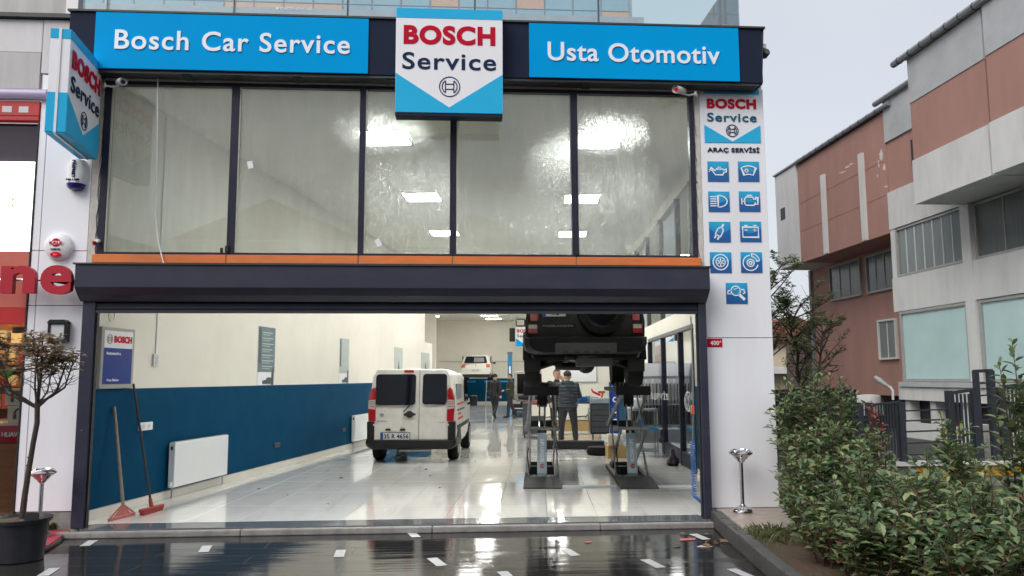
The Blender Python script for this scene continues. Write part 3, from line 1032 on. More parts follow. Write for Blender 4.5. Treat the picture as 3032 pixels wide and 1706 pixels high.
# ------------------------------------------------------------------ sign on the right pier
rs = thing("pillar_sign", "white panel with shield logo and nine blue pictogram tiles on the right pier", "sign", (3.41, -0.01, 2.6))
y = -0.004
obj("blue_band", MB().box(3.062, 3.778, y - .004, y, 5.275, 5.340), "sign_sky", rs, world=True)
obj("chevron", MB().prism([(3.056, 4.638), (3.056, 4.866), (3.412, 4.657), (3.776, 4.872), (3.776, 4.645)], y - .004, y), "sign_sky", rs, world=True)
lettering("lettering", "BOSCH", "sign_red", rs, 3.098, 3.732, 5.084, 0.125, y, bold=0.045)
lettering("lettering", "Service", "letter_teal", rs, 3.097, 3.732, 4.914, 0.110, y, bold=0.014)
lettering("lettering", "ARAÇ SERVİSİ", "letter_navy", rs, 3.084, 3.753, 4.518, 0.055, y, bold=0.035)
obj("emblem", emblem(MB(), 3.413, 4.797, 0.080, y, w=.009, t=.004), "letter_navy", rs, world=True)
def icon_blue():
    m = bpy.data.materials.new("icon_blue")
    m.use_nodes = True
    nt = m.node_tree
    b = nt.nodes["Principled BSDF"]
    tc = nt.nodes.new("ShaderNodeTexCoord")
    sp = nt.nodes.new("ShaderNodeSeparateXYZ")
    nt.links.new(tc.outputs["Generated"], sp.inputs[0])
    wv = nt.nodes.new("ShaderNodeMath"); wv.operation = 'SUBTRACT'; wv.inputs[1].default_value = 0.5
    nt.links.new(sp.outputs["X"], wv.inputs[0])
    sq = nt.nodes.new("ShaderNodeMath"); sq.operation = 'MULTIPLY'
    nt.links.new(wv.outputs[0], sq.inputs[0]); nt.links.new(wv.outputs[0], sq.inputs[1])
    ad = nt.nodes.new("ShaderNodeMath"); ad.operation = 'MULTIPLY_ADD'; ad.inputs[1].default_value = -0.9
    nt.links.new(sq.outputs[0], ad.inputs[0]); nt.links.new(sp.outputs["Z"], ad.inputs[2])
    r = nt.nodes.new("ShaderNodeValToRGB")
    e = r.color_ramp.elements
    e[0].position = 0.0; e[0].color = (0.008, 0.10, 0.33, 1)
    e[1].position = 0.99; e[1].color = (0.015, 0.42, 0.72, 1)
    k = e.new(0.42); k.color = (0.006, 0.12, 0.38, 1)
    k = e.new(0.46); k.color = (0.010, 0.27, 0.56, 1)
    nt.links.new(ad.outputs[0], r.inputs["Fac"])
    nt.links.new(r.outputs["Color"], b.inputs["Base Color"])
    b.inputs["Roughness"].default_value = 0.3
    MATS["icon_blue"] = m
icon_blue()
ICON = [(3.081, 4.141, 'oil'), (3.470, 4.145, 'screen'), (3.078, 3.757, 'lamp'), (3.468, 3.763, 'engine'), (3.076, 3.374, 'plug'), (3.466, 3.381, 'battery'),
        (3.074, 2.993, 'wheel'), (3.462, 2.996, 'disc'), (3.262, 2.612, 'search')]
def pic(kind, x, z, s, y):
    mb = MB()
    P = lambda pts: [(x + a * s, z + b * s) for a, b in pts]
    w = 0.052 * s
    rb = lambda pts, c=False, k=1.0: mb.ribbon(P(pts), w * k, y, .004, c)
    A = lambda cx, cz, r, a0=0, a1=360, n=18: arc(cx, cz, r, a0, a1, n)
    if kind == 'oil':
        rb([(.10, .56), (.15, .66), (.36, .52), (.42, .60), (.72, .60), (.78, .55), (.90, .60), (.90, .46), (.78, .44), (.72, .32), (.36, .32), (.22, .52)], True)
        rb([(.48, .68), (.64, .68)]); rb([(.56, .60), (.56, .68)]); rb([(.06, .46), (.08, .50)])
    elif kind == 'screen':
        rb([(.14, .66)] + [(.14 + .72 * t, .66 + .10 * math.sin(math.pi * t)) for t in (.2, .4, .6, .8)] + [(.86, .66), (.72, .30)] + [(.72 - .44 * t, .30 + .05 * math.sin(math.pi * t)) for t in (.25, .5, .75)] + [(.28, .30)], True)
        for a in range(0, 180, 36):
            dx, dz = .10 * math.cos(R(a)), .10 * math.sin(R(a)); rb([(.40 - dx, .52 - dz), (.40 + dx, .52 + dz)], k=.7)
    elif kind == 'lamp':
        rb([(.46, .78), (.46, .22)] + [(.50 + .40 * math.cos(R(a)), .50 + .28 * math.sin(R(a))) for a in range(-85, 90, 17)], True)
        for b in (.28, .39, .50, .61, .72): rb([(.08, b), (.38, b)])
    elif kind == 'engine':
        rb([(.26, .60), (.34, .70), (.66, .70), (.70, .60), (.80, .60), (.80, .68), (.90, .68), (.90, .34), (.80, .34), (.80, .42), (.70, .30), (.34, .30), (.26, .38)], True)
        rb([(.12, .64), (.12, .34)]); rb([(.12, .49), (.26, .49)]); rb([(.38, .78), (.62, .78)])
    elif kind == 'plug':
        c, sn = math.cos(R(-28)), math.sin(R(-28))
        q = lambda pts: [(.50 + (a - .5) * c - (b - .5) * sn, .5 + (a - .5) * sn + (b - .5) * c) for a, b in pts]
        rb(q([(.36, .30), (.36, .58), (.43, .70), (.57, .70), (.64, .58), (.64, .30)]), True)
        rb(q([(.50, .70), (.50, .90)]), k=1.6); rb(q([(.42, .10), (.42, .30)]), k=1.5); rb(q([(.58, .10), (.58, .30)]), k=1.5)
    elif kind == 'battery':
        rb([(.12, .70), (.88, .70), (.88, .22), (.12, .22)], True); rb([(.20, .78), (.36, .78)]); rb([(.64, .78), (.80, .78)])
        rb([(.22, .56), (.36, .56)]); rb([(.64, .56), (.78, .56)]); rb([(.71, .49), (.71, .63)])
    elif kind == 'wheel':
        rb(A(.5, .5, .36, n=28)[:-1], True); rb(A(.5, .5, .22)[:-1], True, .8)
        for a in range(30, 390, 60): rb([(.5, .5), (.5 + .22 * math.cos(R(a)), .5 + .22 * math.sin(R(a)))], k=.9)
    elif kind == 'disc':
        rb(A(.46, .46, .36, 95, 345, 24)); rb(A(.46, .46, .17)[:-1], True); rb(A(.46, .46, .07)[:-1], True)
        rb(A(.50, .50, .40, 10, 85, 8) + A(.50, .50, .26, 85, 10, 8), True, .8)
    else:
        rb(A(.46, .60, .22)[:-1], True); rb([(.60, .44), (.88, .18)], k=2.6)
        rb([(.06, .46), (.10, .60), (.26, .62)]); rb([(.66, .66), (.84, .66), (.90, .50), (.80, .46)]); rb([(.36, .66), (.54, .72)], k=.7); rb([(.06, .46), (.24, .46)])
    return mb
for x, z, kd in ICON:
    t = obj("icon_tile", MB().box(x, x + .268, y - .005, y, z, z + .256), "icon_blue", rs, world=True)
    o = obj("pictogram", pic(kd, x, z, .262, y - .0055), "letter_white", t)
    o.matrix_parent_inverse = Matrix.Identity(4)
# ------------------------------------------------------------------ projecting sign on the left pier
ps = thing("projecting_sign", "double sided white and blue box sign standing out from the left pier", "sign", (-4.27, -0.05, 4.30), R(6.9))
obj("box", MB().box(-0.20, 0.0, -1.06, -0.04, 0.0, 1.13), "sign_white", ps, bevel=0.004)
obj("bottom_cover", MB().box(-0.197, -0.003, -1.057, -0.043, -0.014, -0.001), "sign_sky", ps)
for x0, x1 in ((0.0005, 0.004), (-0.2040, -0.2005)):
    obj("chevron", MB().prism([(-1.059, 0.002), (-1.059, 0.42), (-0.55, 0.12), (-0.042, 0.42), (-0.042, 0.002)], x0, x1, 'x'), "sign_sky", ps)
    obj("blue_band", MB().box(x0, x1, -1.059, -0.042, 1.025, 1.128), "sign_sky", ps)
obj("end_band", MB().box(-0.199, -0.001, -1.0645, -1.061, 0.002, 0.43), "sign_sky", ps)
obj("end_band", MB().box(-0.199, -0.001, -1.0645, -1.061, 1.025, 1.128), "sign_sky", ps)
obj("seam_strip", MB().box(-0.115, -0.090, -1.072, -1.0655, -0.01, 1.135), "white_plastic", ps)
obj("seam_strip", MB().box(-0.115, -0.090, -1.06, -0.05, -0.024, -0.015), "white_plastic", ps)
obj("wall_bracket", MB().box(-0.15, -0.05, -0.04, 0.05, 0.1, 1.0), "dark_alu", ps)
# letters on the side facing the forecourt: x of the text runs along +y, facing +x
FR = Matrix(((0, -1, 0, 0), (1, 0, 0, 0), (0, 0, 1, 0), (0, 0, 0, 1)))
lettering("lettering", "BOSCH", "sign_red", ps, -1.0, -0.09, 0.735, 0.195, -0.0045, bold=0.045, frame=FR, world=False)
lettering("lettering", "Service", "letter_navy", ps, -1.0, -0.09, 0.475, 0.175, -0.0045, bold=0.014, frame=FR, world=False)
em = emblem(MB(), -0.55, 0.285, 0.105, -0.0045, t=.004).mesh("emblem")
em.transform(FR)
obj("emblem", em, "letter_navy", ps)

# ------------------------------------------------------------------ roller shutter
sh = thing("roller_shutter", "dark blue roller shutter with long boxed housing, rolled up over the door", "shutter", (-0.68, -0.2, 0.0))
obj("housing", MB().prism([(-0.38, 2.745), (-0.38, 3.0), (-0.05, 3.0), (-0.05, 2.60), (-0.22, 2.60), (-0.30, 2.665)], -4.305, 2.945, 'x'), "shutter_paint", sh, world=True, bevel=0.004)
obj("top_flashing", MB().box(-4.325, 2.975, -0.40, -0.04, 3.002, 3.020), "charcoal_paint", sh, world=True)
for z in (2.655, 2.60, 2.555):
    obj("slat", MB().prism([(-0.155, z - .05), (-0.168, z - .025), (-0.155, z), (-0.135, z), (-0.135, z - .05)], -4.15, 2.85, 'x'), "shutter_paint", sh, world=True)
obj("bottom_rail", MB().box(-4.15, 2.85, -0.175, -0.125, 2.472, 2.503), "charcoal_paint", sh, world=True, bevel=0.003)
for a, b in ((-4.290, -4.15), (2.856, 2.95)):
    obj("guide_rail", MB().box(a, b, -0.185, -0.055, 0.076, 2.66), "shutter_paint", sh, world=True, bevel=0.006)
obj("seal", MB().box(-4.149, -4.135, -0.15, -0.09, 0.08, 2.5), "black_rubber", sh, world=True)
obj("seal", MB().box(2.841, 2.855, -0.15, -0.09, 0.08, 2.5), "black_rubber", sh, world=True)
for x in (-4.22, 2.90):
    obj("screw", MB().lathe([(.008, 0), (.008, .006)], (x, -0.194, 1.15), 8, 'y'), "steel", sh, world=True)

# ------------------------------------------------------------------ things on the facade
# wedge shaped siren with blue lamp
emit("blue_lamp", (0.05, 0.08, 1.0), 3.0)
emit("red_lamp", (1.0, 0.03, 0.02), 1.6)
mat("dark_blue_plastic", (0.02, 0.015, 0.20), 0.25)
si = thing("alarm_siren", "white drop shaped alarm siren with blue lamp on the left pier", "alarm siren", (-4.51, 0.0, 3.94))
rows = []
for i in range(11):
    t = i / 10
    z = 0.06 + 0.29 * t
    w = 0.105 + 0.02 * math.sin(math.pi * min(1, t * 1.1)) - (0.02 * max(0, t - .8) / .2)
    dpt = 0.13 - 0.02 * t
    rows.append([(w * math.cos(R(180 + a)), dpt * math.sin(R(180 + a)) - .002, z) for a in range(0, 181, 15)])
obj("shell", MB().grid(rows).add(rows[-1], [tuple(range(13))]), "white_plastic", si, smooth=True)
obj("beacon", MB().lathe([(0.02, -0.012), (0.07, 0.0), (0.096, 0.03), (0.10, 0.06)], (0, -0.045, 0.0), 20), "dark_blue_plastic", si, smooth=True)
obj("lamp", MB().lathe([(0.004, 0), (0.014, .008), (0.014, .02), (0.004, .028)], (0.0, -0.135, 0.028), 12, 'y'), "blue_lamp", si)
FU = Matrix(((0, 0, 1, 0), (0, 1, 0, 0), (-1, 0, 0, 0), (0, 0, 0, 1)))
lettering("lettering", "PRONET", "letter_navy", si, -0.33, -0.12, -0.015, 0.035, -0.122, bold=0.03, frame=FU, world=False, depth=.012)
lettering("lettering", "444 1 870", "letter_navy", si, -0.075, 0.075, 0.085, 0.022, -0.126, bold=0.03, world=False, depth=.014)
# round siren
sk = thing("round_alarm", "round white alarm siren with red crest and red lamp", "alarm siren", (-4.67, 0.0, 3.12))
obj("shell", MB().lathe([(0.02, -0.095), (0.11, -0.088), (0.150, -0.06), (0.158, -0.03), (0.160, 0.0)], (0, 0, 0.14), 32, 'y'), "white_plastic", sk, smooth=True)
obj("lamp_window", MB().prism(arc(0, 0.035, .062, 0, 180, 10, .03) + arc(0, 0.035, .062, 180, 360, 10, .026)[1:-1], -0.092, -0.05), "sign_red", sk)
obj("lamp", MB().prism([(-.022, .045), (.026, .035), (-.022, .026)], -0.098, -0.0925), "red_lamp", sk)
obj("crest", MB().prism(arc(0, .175, .050, 0, 360, 20)[:-1], -0.0985, -0.09), "sign_red", sk)
obj("crest_band", MB().box(-.078, .078, -0.1005, -0.0988, .152, .192), "sign_white", sk)
lettering("lettering", "KALE", "sign_red", sk, -.070, .070, .156, .032, -0.1008, bold=.05, world=False, depth=.003)
lettering("lettering", "ALARM 7/24", "letter_navy", sk, -.055, .055, .092, .014, -0.098, bold=.04, world=False, depth=.01)
# small red lamp by the window corner
rl = thing("pilot_lamp", "small red pilot lamp with loose wire at the window corner", "lamp", (-4.24, -0.02, 3.27))
obj("holder", MB().lathe([(.022, -.04), (.026, 0), (.02, .03)], (0.01, 0, .06), 10, 'y'), "white_plastic", rl)
obj("lens", MB().lathe([(.006, 0), (.018, .012), (.022, .045)], (-.012, -.05, 0), 12), "sign_red", rl, smooth=True)
# bullet cameras
def bullet_cam(name, label, base, yaw, tilt, flip=1, lens="black_rubber"):
    t = thing(name, label, "camera", base, yaw)
    c, s_ = math.cos(tilt), math.sin(tilt)
    ax = Vector((0, -c, -s_))
    o0 = Vector((0, -0.02, 0.055))
    obj("housing", MB().tube([o0, o0 + ax * .02, o0 + ax * .22, o0 + ax * .23], [.034, .042, .042, .038], 16), "white_plastic", t, smooth=True)
    obj("hood", MB().tube([o0 + ax * .02 + Vector((0, 0, .006)), o0 + ax * .26 + Vector((0, 0, .006))], .045, 16, cap=False), "white_plastic", t, smooth=True)
    obj("lens", MB().tube([o0 + ax * .225, o0 + ax * .236], .026, 16), lens, t)
    obj("arm", MB().tube([(flip * -0.14, 0.02, 0.0), (flip * -0.05, 0.0, 0.0), (0, -.06, 0.012)], .012, 8), "white_plastic", t)
    obj("base_plate", MB().tube([(flip * -0.15, 0.02, 0.0), (flip * -0.135, 0.02, 0.0)], .035, 14), "white_plastic", t)
    return t
bullet_cam("bullet_camera", "white bullet camera at the window corner beside the projecting sign", (-4.09, -0.04, 5.185), R(35), R(14))
bullet_cam("bullet_camera", "white bullet camera with red lens ring at the window corner under the fascia end", (2.80, -0.06, 5.215), R(-40), R(12), -1, lens="sign_red")
fl = thing("floodlight", "small grey floodlight fixed to the far end of the fascia", "floodlight", (3.80, -0.1, 5.74))
obj("bracket", MB().box(-.05, .05, -.02, .02, .10, .16), "white_plastic", fl)
obj("lamp_head", MB().lathe([(.03, -.04), (.05, -.01), (.055, .07)], (.05, 0, .05), 14, 'y'), "grey_paint", fl, smooth=True)
# hanging white cable
cb = obj("hanging_cable", MB().tube([(-3.628, -0.05, 5.335), (-3.623, -0.05, 5.1), (-3.612, -0.04, 4.757), (-3.598, -0.04, 4.3), (-3.592, -0.04, 3.904), (-3.585, -.04, 3.65), (-3.562, -.045, 3.484), (-3.535, -.06, 3.34), (-3.505, -.07, 3.234), (-3.47, -.09, 3.14), (-3.43, -0.11, 3.025)], .0075, 8), "white_plastic", smooth=True)
tag(cb, "thin white cable hanging down in front of the first window pane", "cable")
# paper stickers on the panes
for x, z, a, lab in ((-2.53, 4.285, 12, "small tilted white paper label on the second window pane"), (-0.985, 3.345, 28, "small tilted white paper label low on the narrow window pane")):
    s_ = obj("paper_label", MB().prism([(x + (px * math.cos(R(a)) - pz * math.sin(R(a))), z + (px * math.sin(R(a)) + pz * math.cos(R(a)))) for px, pz in ((-.032, -.045), (.032, -.045), (.032, .045), (-.032, .045))], 0.038, 0.0415), "sign_white")
    tag(s_, lab, "paper label")
# house number
hn = thing("house_number", "small red house number plate reading 400A on the right pier", "number plate", (3.10, -0.001, 2.08))
obj("plate", MB().box(-.096, .096, -.007, -.001, 0.0, .104), "sign_red", hn, bevel=.003)
lettering("lettering", "400", "letter_white", hn, -.055, .052, .026, .050, -.0075, bold=.03, world=False, depth=.002)
lettering("lettering", "A", "letter_white", hn, .056, .078, .055, .024, -.0075, bold=.03, world=False, depth=.002)
# wall lantern on the left pier
mat("lantern_black", (0.012, 0.012, 0.014), 0.35)
mat("lantern_glass", (0.60, 0.62, 0.64), 0.25)
wl = thing("wall_lantern", "black framed wall lantern with pale glass on the left pier", "wall lamp", (-4.60, 0.0, 2.15))
obj("glass", MB().box(-.085, .085, -.085, -.002, .03, .20), "lantern_glass", wl, bevel=.01, segs=2)
obj("frame", MB().box(.075, .105, -.10, -.002, .0, .235).box(-.105, -.075, -.10, -.002, .0, .235).box(-.074, .074, -.10, -.002, .0, .026), "lantern_black", wl, bevel=.01, segs=2)
obj("hood", MB().prism([(-.105, .205), (.105, .205), (.105, .222), (.08, .25), (-.08, .25), (-.105, .222)], -.11, -.002), "lantern_black", wl)

# standing ashtrays
def ashtray(label, loc):
    t = thing("standing_ashtray", label, "ashtray", loc, 0, "standing ashtrays")
    obj("base", MB().lathe([(.112, 0), (.114, .012), (.108, .03), (.112, .034), (.100, .05), (.075, .062), (.04, .075), (.028, .095)], n=28), "chrome", t, smooth=True)
    obj("stem", MB().lathe([(.021, .09), (.021, .56)], n=18), "chrome", t, smooth=True)
    obj("bowl", MB().lathe([(.02, .56), (.045, .585), (.052, .60), (.075, .615), (.082, .63), (.118, .655), (.137, .672), (.139, .68), (.110, .712), (.104, .714), (.10, .705), (.06, .672), (.01, .665)], n=32), "chrome", t, smooth=True)
    obj("grate", MB().box(-.09, .09, -.006, .006, .695, .703).box(-.006, .006, -.09, .09, .694, .702), "steel", t)
    return t
ashtray("chrome standing ashtray on the paving slab before the white pier", (3.26, -0.33, 0.166))
ashtray("chrome standing ashtray on the red mat behind the potted tree", (-4.48, -0.46, 0.046))

# ------------------------------------------------------------------ foliage helpers
def leaf_mat(name, cols, rough=0.35, trans=0.18):
    m = bpy.data.materials.new(name)
    m.use_nodes = True
    nt = m.node_tree
    b = nt.nodes["Principled BSDF"]
    b.inputs["Roughness"].default_value = rough
    g = nt.nodes.new("ShaderNodeNewGeometry")
    r = nt.nodes.new("ShaderNodeValToRGB")
    r.color_ramp.interpolation = 'LINEAR'
    el = r.color_ramp.elements
    el[0].position, el[0].color = cols[0][0], (*cols[0][1], 1)
    el[1].position, el[1].color = cols[-1][0], (*cols[-1][1], 1)
    for p, c in cols[1:-1]:
        e = el.new(p); e.color = (*c, 1)
    nt.links.new(g.outputs["Random Per Island"], r.inputs["Fac"])
    nt.links.new(r.outputs["Color"], b.inputs["Base Color"])
    tl = nt.nodes.new("ShaderNodeBsdfTranslucent")
    nt.links.new(r.outputs["Color"], tl.inputs["Color"])
    mx = nt.nodes.new("ShaderNodeMixShader")
    mx.inputs["Fac"].default_value = trans
    out = nt.nodes["Material Output"]
    nt.links.new(b.outputs[0], mx.inputs[1])
    nt.links.new(tl.outputs[0], mx.inputs[2])
    nt.links.new(mx.outputs[0], out.inputs["Surface"])
    MATS[name] = m
leaf_mat("hedge_leaf", [(0, (0.075, 0.135, 0.065)), (0.4, (0.13, 0.205, 0.095)), (0.8, (0.22, 0.285, 0.125)), (0.985, (0.34, 0.38, 0.17)), (0.99, (0.20, 0.06, 0.04)), (1, (0.26, 0.08, 0.05))], 0.24, 0.3)
leaf_mat("red_leaf", [(0, (0.28, 0.05, 0.04)), (0.6, (0.40, 0.10, 0.06)), (1, (0.30, 0.16, 0.06))], 0.35, 0.25)
leaf_mat("brown_leaf", [(0, (0.17, 0.115, 0.08)), (0.4, (0.28, 0.20, 0.13)), (0.75, (0.36, 0.28, 0.17)), (0.9, (0.30, 0.32, 0.16)), (1, (0.48, 0.27, 0.19))], 0.4, 0.3)
leaf_mat("tree_leaf", [(0, (0.06, 0.10, 0.04)), (0.6, (0.14, 0.19, 0.075)), (1, (0.24, 0.27, 0.11))], 0.4, 0.25)
leaf_mat("grass_blade", [(0, (0.06, 0.085, 0.03)), (0.6, (0.12, 0.14, 0.05)), (1, (0.20, 0.17, 0.08))], 0.5, 0.3)
mat("bark", (0.050, 0.036, 0.028), 0.8, var=0.3, vscale=20, bump=0.6, bscale=40)
mat("red_stem", (0.085, 0.035, 0.025), 0.6, var=0.3, vscale=20)
def leaf(mb, p, d, ln, w, roll, fold=0.22, droop=0.15):
    d = d.normalized()
    u = Vector((0, 0, 1)) - d * d.z
    u = u.normalized() if u.length > 1e-3 else d.orthogonal().normalized()
    s_ = d.cross(u)
    u2 = u * math.cos(roll) + s_ * math.sin(roll)
    s2 = d.cross(u2)
    V_ = [p]
    for f_, ww, dz in ((.28, .84, .03), (.62, .92, .35)):
        m = p + d * (ln * f_) - Vector((0, 0, ln * droop * dz))
        V_ += [m + s2 * (w * ww / 2) + u2 * (w * fold * ww), m, m - s2 * (w * ww / 2) + u2 * (w * fold * ww)]
    V_.append(p + d * ln - Vector((0, 0, ln * droop)))
    mb.add(V_, [(0, 1, 2), (0, 2, 3), (1, 4, 5, 2), (2, 5, 6, 3), (4, 7, 5), (5, 7, 6)])
rnd = random.Random(11)
def rv(a, b): return rnd.uniform(a, b)
def stem_pts(base, tip, wob, n=5):
    base, tip = Vector(base), Vector(tip)
    pts = []
    for i in range(n + 1):
        t = i / n
        p = base.lerp(tip, t)
        if 0 < i < n: p += Vector((rv(-wob, wob), rv(-wob, wob), 0))
        pts.append(p)
    return pts
def along(pts, t):
    k = t * (len(pts) - 1)
    i = min(int(k), len(pts) - 2)
    return pts[i].lerp(pts[i + 1], k - i), (pts[i + 1] - pts[i]).normalized()
def leafy(mb, pts, t0, t1, step, ln, w, up=0.45):
    L_ = sum((pts[i + 1] - pts[i]).length for i in range(len(pts) - 1))
    n = max(2, int(L_ * (t1 - t0) / step))
    a = rv(0, 6.28)
    for i in range(n + 1):
        t = t0 + (t1 - t0) * i / n
        p, d = along(pts, t)
        a += 2.4 + rv(-.35, .35)
        e = Vector((math.cos(a), math.sin(a), 0))
        k = 1.0 if t < .85 else (1.0 - (t - .85) * 2.4)
        dd = e * rv(.7, 1) + d * (up + rv(-.25, .35) + (0.8 if t > .93 else 0))
        leaf(mb, p + e * .004, dd, ln * rv(.7, 1.15) * max(.45, k), w * rv(.75, 1.15) * max(.5, k), rv(-.5, .5), rv(.08, .3), rv(.0, .35))

# ------------------------------------------------------------------ phone shop next door (left)
mat("alu_panel", (0.62, 0.61, 0.62), 0.45, var=0.03, vscale=2, dirt=(0.40, 0.38, 0.37), dirt_amt=0.5, dirt_scale=3, stretch=(1, 1, 0.25))
mat("alu_panel_old", (0.47, 0.46, 0.46), 0.5, var=0.06, vscale=3, dirt=(0.30, 0.28, 0.27), dirt_amt=0.6, dirt_scale=4, stretch=(1, 1, 0.2))
mat("lilac_tube", (0.42, 0.36, 0.52), 0.35, var=0.05)
mat("shop_red", (0.50, 0.018, 0.022), 0.4, var=0.08)
mat("shop_salmon", (0.55, 0.14, 0.10), 0.4, var=0.10, vscale=2)
mat("smoked_glass", (0.035, 0.025, 0.040), 0.10, var=0.2)
mat("orange_wood", (0.33, 0.12, 0.030), 0.4, var=0.25, vscale=5, stretch=(1, 1, 4))
mat("letter_red", (0.42, 0.006, 0.024), 0.4, var=0.05)
mat("letter_side", (0.55, 0.02, 0.06), 0.4)
emit("lit_sign", (1.0, 0.97, 0.95), 2.2)
emit("warm_lamp", (1.0, 0.66, 0.25), 60.0)
mat("shop_cream", (0.62, 0.47, 0.28), 0.7, var=0.05)
ns = thing("phone_shop", "neighbouring phone shop front with red lintel and grey metal panels", "building", (-5.5, 0, 0))
NX0, NX1 = -9.0, -5.0
w = True
obj("metal_panel", MB().box(NX0, -5.02, 0.0, 0.05, 5.62, 6.03), "alu_panel", ns, world=True, bevel=.004)
obj("metal_panel", MB().box(-5.012, -4.62, -0.004, 0.034, 5.36, 6.03), "alu_panel", ns, world=True, bevel=.004)
obj("metal_panel", MB().box(NX0, -5.018, -0.012, 0.05, 5.16, 5.612), "alu_panel_old", ns, world=True, bevel=.004)
obj("roof_edge", MB().box(NX0, -4.63, -0.06, 0.4, 6.04, 6.09), "charcoal_paint", ns, world=True)
obj("roof_screen", MB().box(NX0, -4.64, 0.1, 0.13, 6.10, 7.2), "alu_panel_old", ns, world=True)
obj("roof_post", MB().box(-4.80, -4.66, 0.06, 0.095, 6.10, 7.2), "white_plastic", ns, world=True)
obj("shutter_tube", MB().tube([(NX0, -0.02, 5.085), (-4.90, -0.02, 5.085)], 0.068, 18), "lilac_tube", ns, world=True, smooth=True)
obj("lintel_box", MB().box(NX0, -4.992, -0.02, 0.08, 4.77, 5.01), "shop_red", ns, world=True, bevel=.006)
obj("lintel_rib", MB().box(NX0, -4.995, -0.028, -0.021, 4.83, 4.845), "shop_red", ns, world=True)
for x in (-5.36, -5.17):
    obj("lintel_sticker", MB().box(x - .055, x + .055, -0.0235, -0.0205, 4.865, 4.94), "lantern_glass", ns, world=True)
obj("jamb_edge", MB().box(-5.005, -4.989, -0.01, 0.05, 0.03, 4.765), "black_rubber", ns, world=True)
obj("transom_glass", MB().box(NX0, -5.008, 0.10, 0.12, 4.29, 4.765), "smoked_glass", ns, world=True)
obj("lit_sign", MB().box(NX0, -5.008, 0.02, 0.09, 3.215, 4.28), "lit_sign", ns, world=True, bevel=.004)
mat("pale_print", (0.85, 0.55, 0.25), 0.5)
for zz in (3.80, 3.72): lettering("lettering", "5K", "pale_print", ns, -5.30, -5.20, zz, .05, 0.019, bold=.03)
obj("band_panel", MB().box(NX0, -5.008, 0.01, 0.09, 2.55, 3.205), "shop_salmon", ns, world=True)
obj("door_head", MB().box(NX0, -5.008, 0.0, 0.09, 2.36, 2.545), "shop_red", ns, world=True)
obj("inner_ceiling", MB().box(NX0, -5.0, 0.1, 4.0, 2.62, 2.70), "shop_cream", ns, world=True)
obj("side_wall", MB().box(-5.03, -5.0, 0.10, 4.0, 0.03, 2.62), "shop_cream", ns, world=True)
obj("back_wall", MB().box(NX0, -5.03, 3.9, 4.0, 0.03, 2.62), "shop_cream", ns, world=True)
obj("inner_floor", MB().box(NX0, -5.03, 0.2, 3.9, 0.0, 0.04), "orange_wood", ns, world=True)
obj("threshold", MB().box(NX0, -5.0, -0.05, 0.20, 0.0, 0.06), "concrete", ns, world=True)
for x in (-5.3, -5.9, -6.7):
    for y in (0.5, 1.6, 2.7):
        obj("ceiling_spot", MB().lathe([(.07, 0), (.07, .02)], (x, y, 2.596), 14), "warm_lamp", ns, world=True)
obj("door_closer", MB().box(-5.22, -5.05, 0.14, 0.20, 2.26, 2.33), "grey_paint", ns, world=True)
glass_pane("shop_glass", (0.93, 0.95, 0.94), refl=0.02)
obj("pane", MB().add([(NX0, .06, .06), (-5.008, .06, .06), (-5.008, .06, 2.36), (NX0, .06, 2.36)], [(0, 1, 2, 3)]), "shop_glass", ns, world=True)
# cladding letters on a rail
nl = thing("shop_letters", "big red raised letters on a chrome rail beside the shutter housing", "sign letters", (-4.9, -0.2, 2.67))
obj("rail", MB().tube([(-7.0, -0.20, 2.850), (-4.33, -0.20, 2.842)], .014, 10), "chrome", nl, world=True)
glyph("letter", "n", "letter_red", nl, -5.158, -4.785, 2.685, 2.998, -0.205, bold=.035, depth=.07)
glyph("letter", "e", "letter_red", nl, -4.728, -4.385, 2.675, 3.008, -0.205, bold=.03, depth=.07)
# display counter and shelves inside the window
ct = thing("display_counter", "orange wood counter with red front strip behind the shop window", "counter", (-5.6, 0.5, 0.04))
obj("cabinet", MB().box(-7.0, -5.04, 0.30, 0.75, 0.05, 0.98), "orange_wood", ct, world=True, bevel=.006)
obj("red_strip", MB().box(-7.0, -5.045, 0.27, 0.297, 0.99, 1.18), "sign_red", ct, world=True)
obj("top", MB().box(-7.0, -5.04, 0.28, 0.80, 1.185, 1.21), "lantern_glass", ct, world=True)
lettering("lettering", "HUAWEI", "letter_white", ct, -5.33, -5.07, 1.055, .055, 0.269, bold=.02)
rk = thing("wall_rack", "pegboard rack with brown shelves inside the phone shop", "shelf", (-6.0, 2.2, 0.04))
obj("board", MB().box(-7.6, -5.1, 2.20, 2.24, 0.9, 2.5), "orange_wood", rk, world=True)
for z in (1.02, 1.32, 1.62, 1.92, 2.2):
    obj("shelf_board", MB().box(-7.6, -5.1, 1.95, 2.195, z, z + .02), "orange_wood", rk, world=True)
mat("box_white", (0.66, 0.62, 0.55), 0.5, var=0.05); mat("box_red", (0.45, 0.03, 0.02), 0.5); mat("box_tan", (0.40, 0.26, 0.10), 0.5); mat("box_dark", (0.03, 0.03, 0.03), 0.5); mat("box_green", (0.05, 0.42, 0.03), 0.5)
pk = random.Random(3)
for z in (1.04, 1.34, 1.64, 1.94, 2.22):
    x = -6.6
    while x < -5.22:
        bw = pk.choice([.10, .13, .16])
        bh = pk.choice([.14, .18, .22])
        cname = pk.choice(["box_white", "box_red", "box_tan", "box_tan", "box_dark"])
        b_ = obj("product_box", MB().box(0, bw - .02, -.08, .04, 0, bh), cname, loc=(x, 2.06, z), bevel=.003)
        tag(b_, "small product box standing on the lit shelves inside the phone shop", "box", "boxes on the phone shop shelves")
        x += bw + pk.choice([.01, .04])
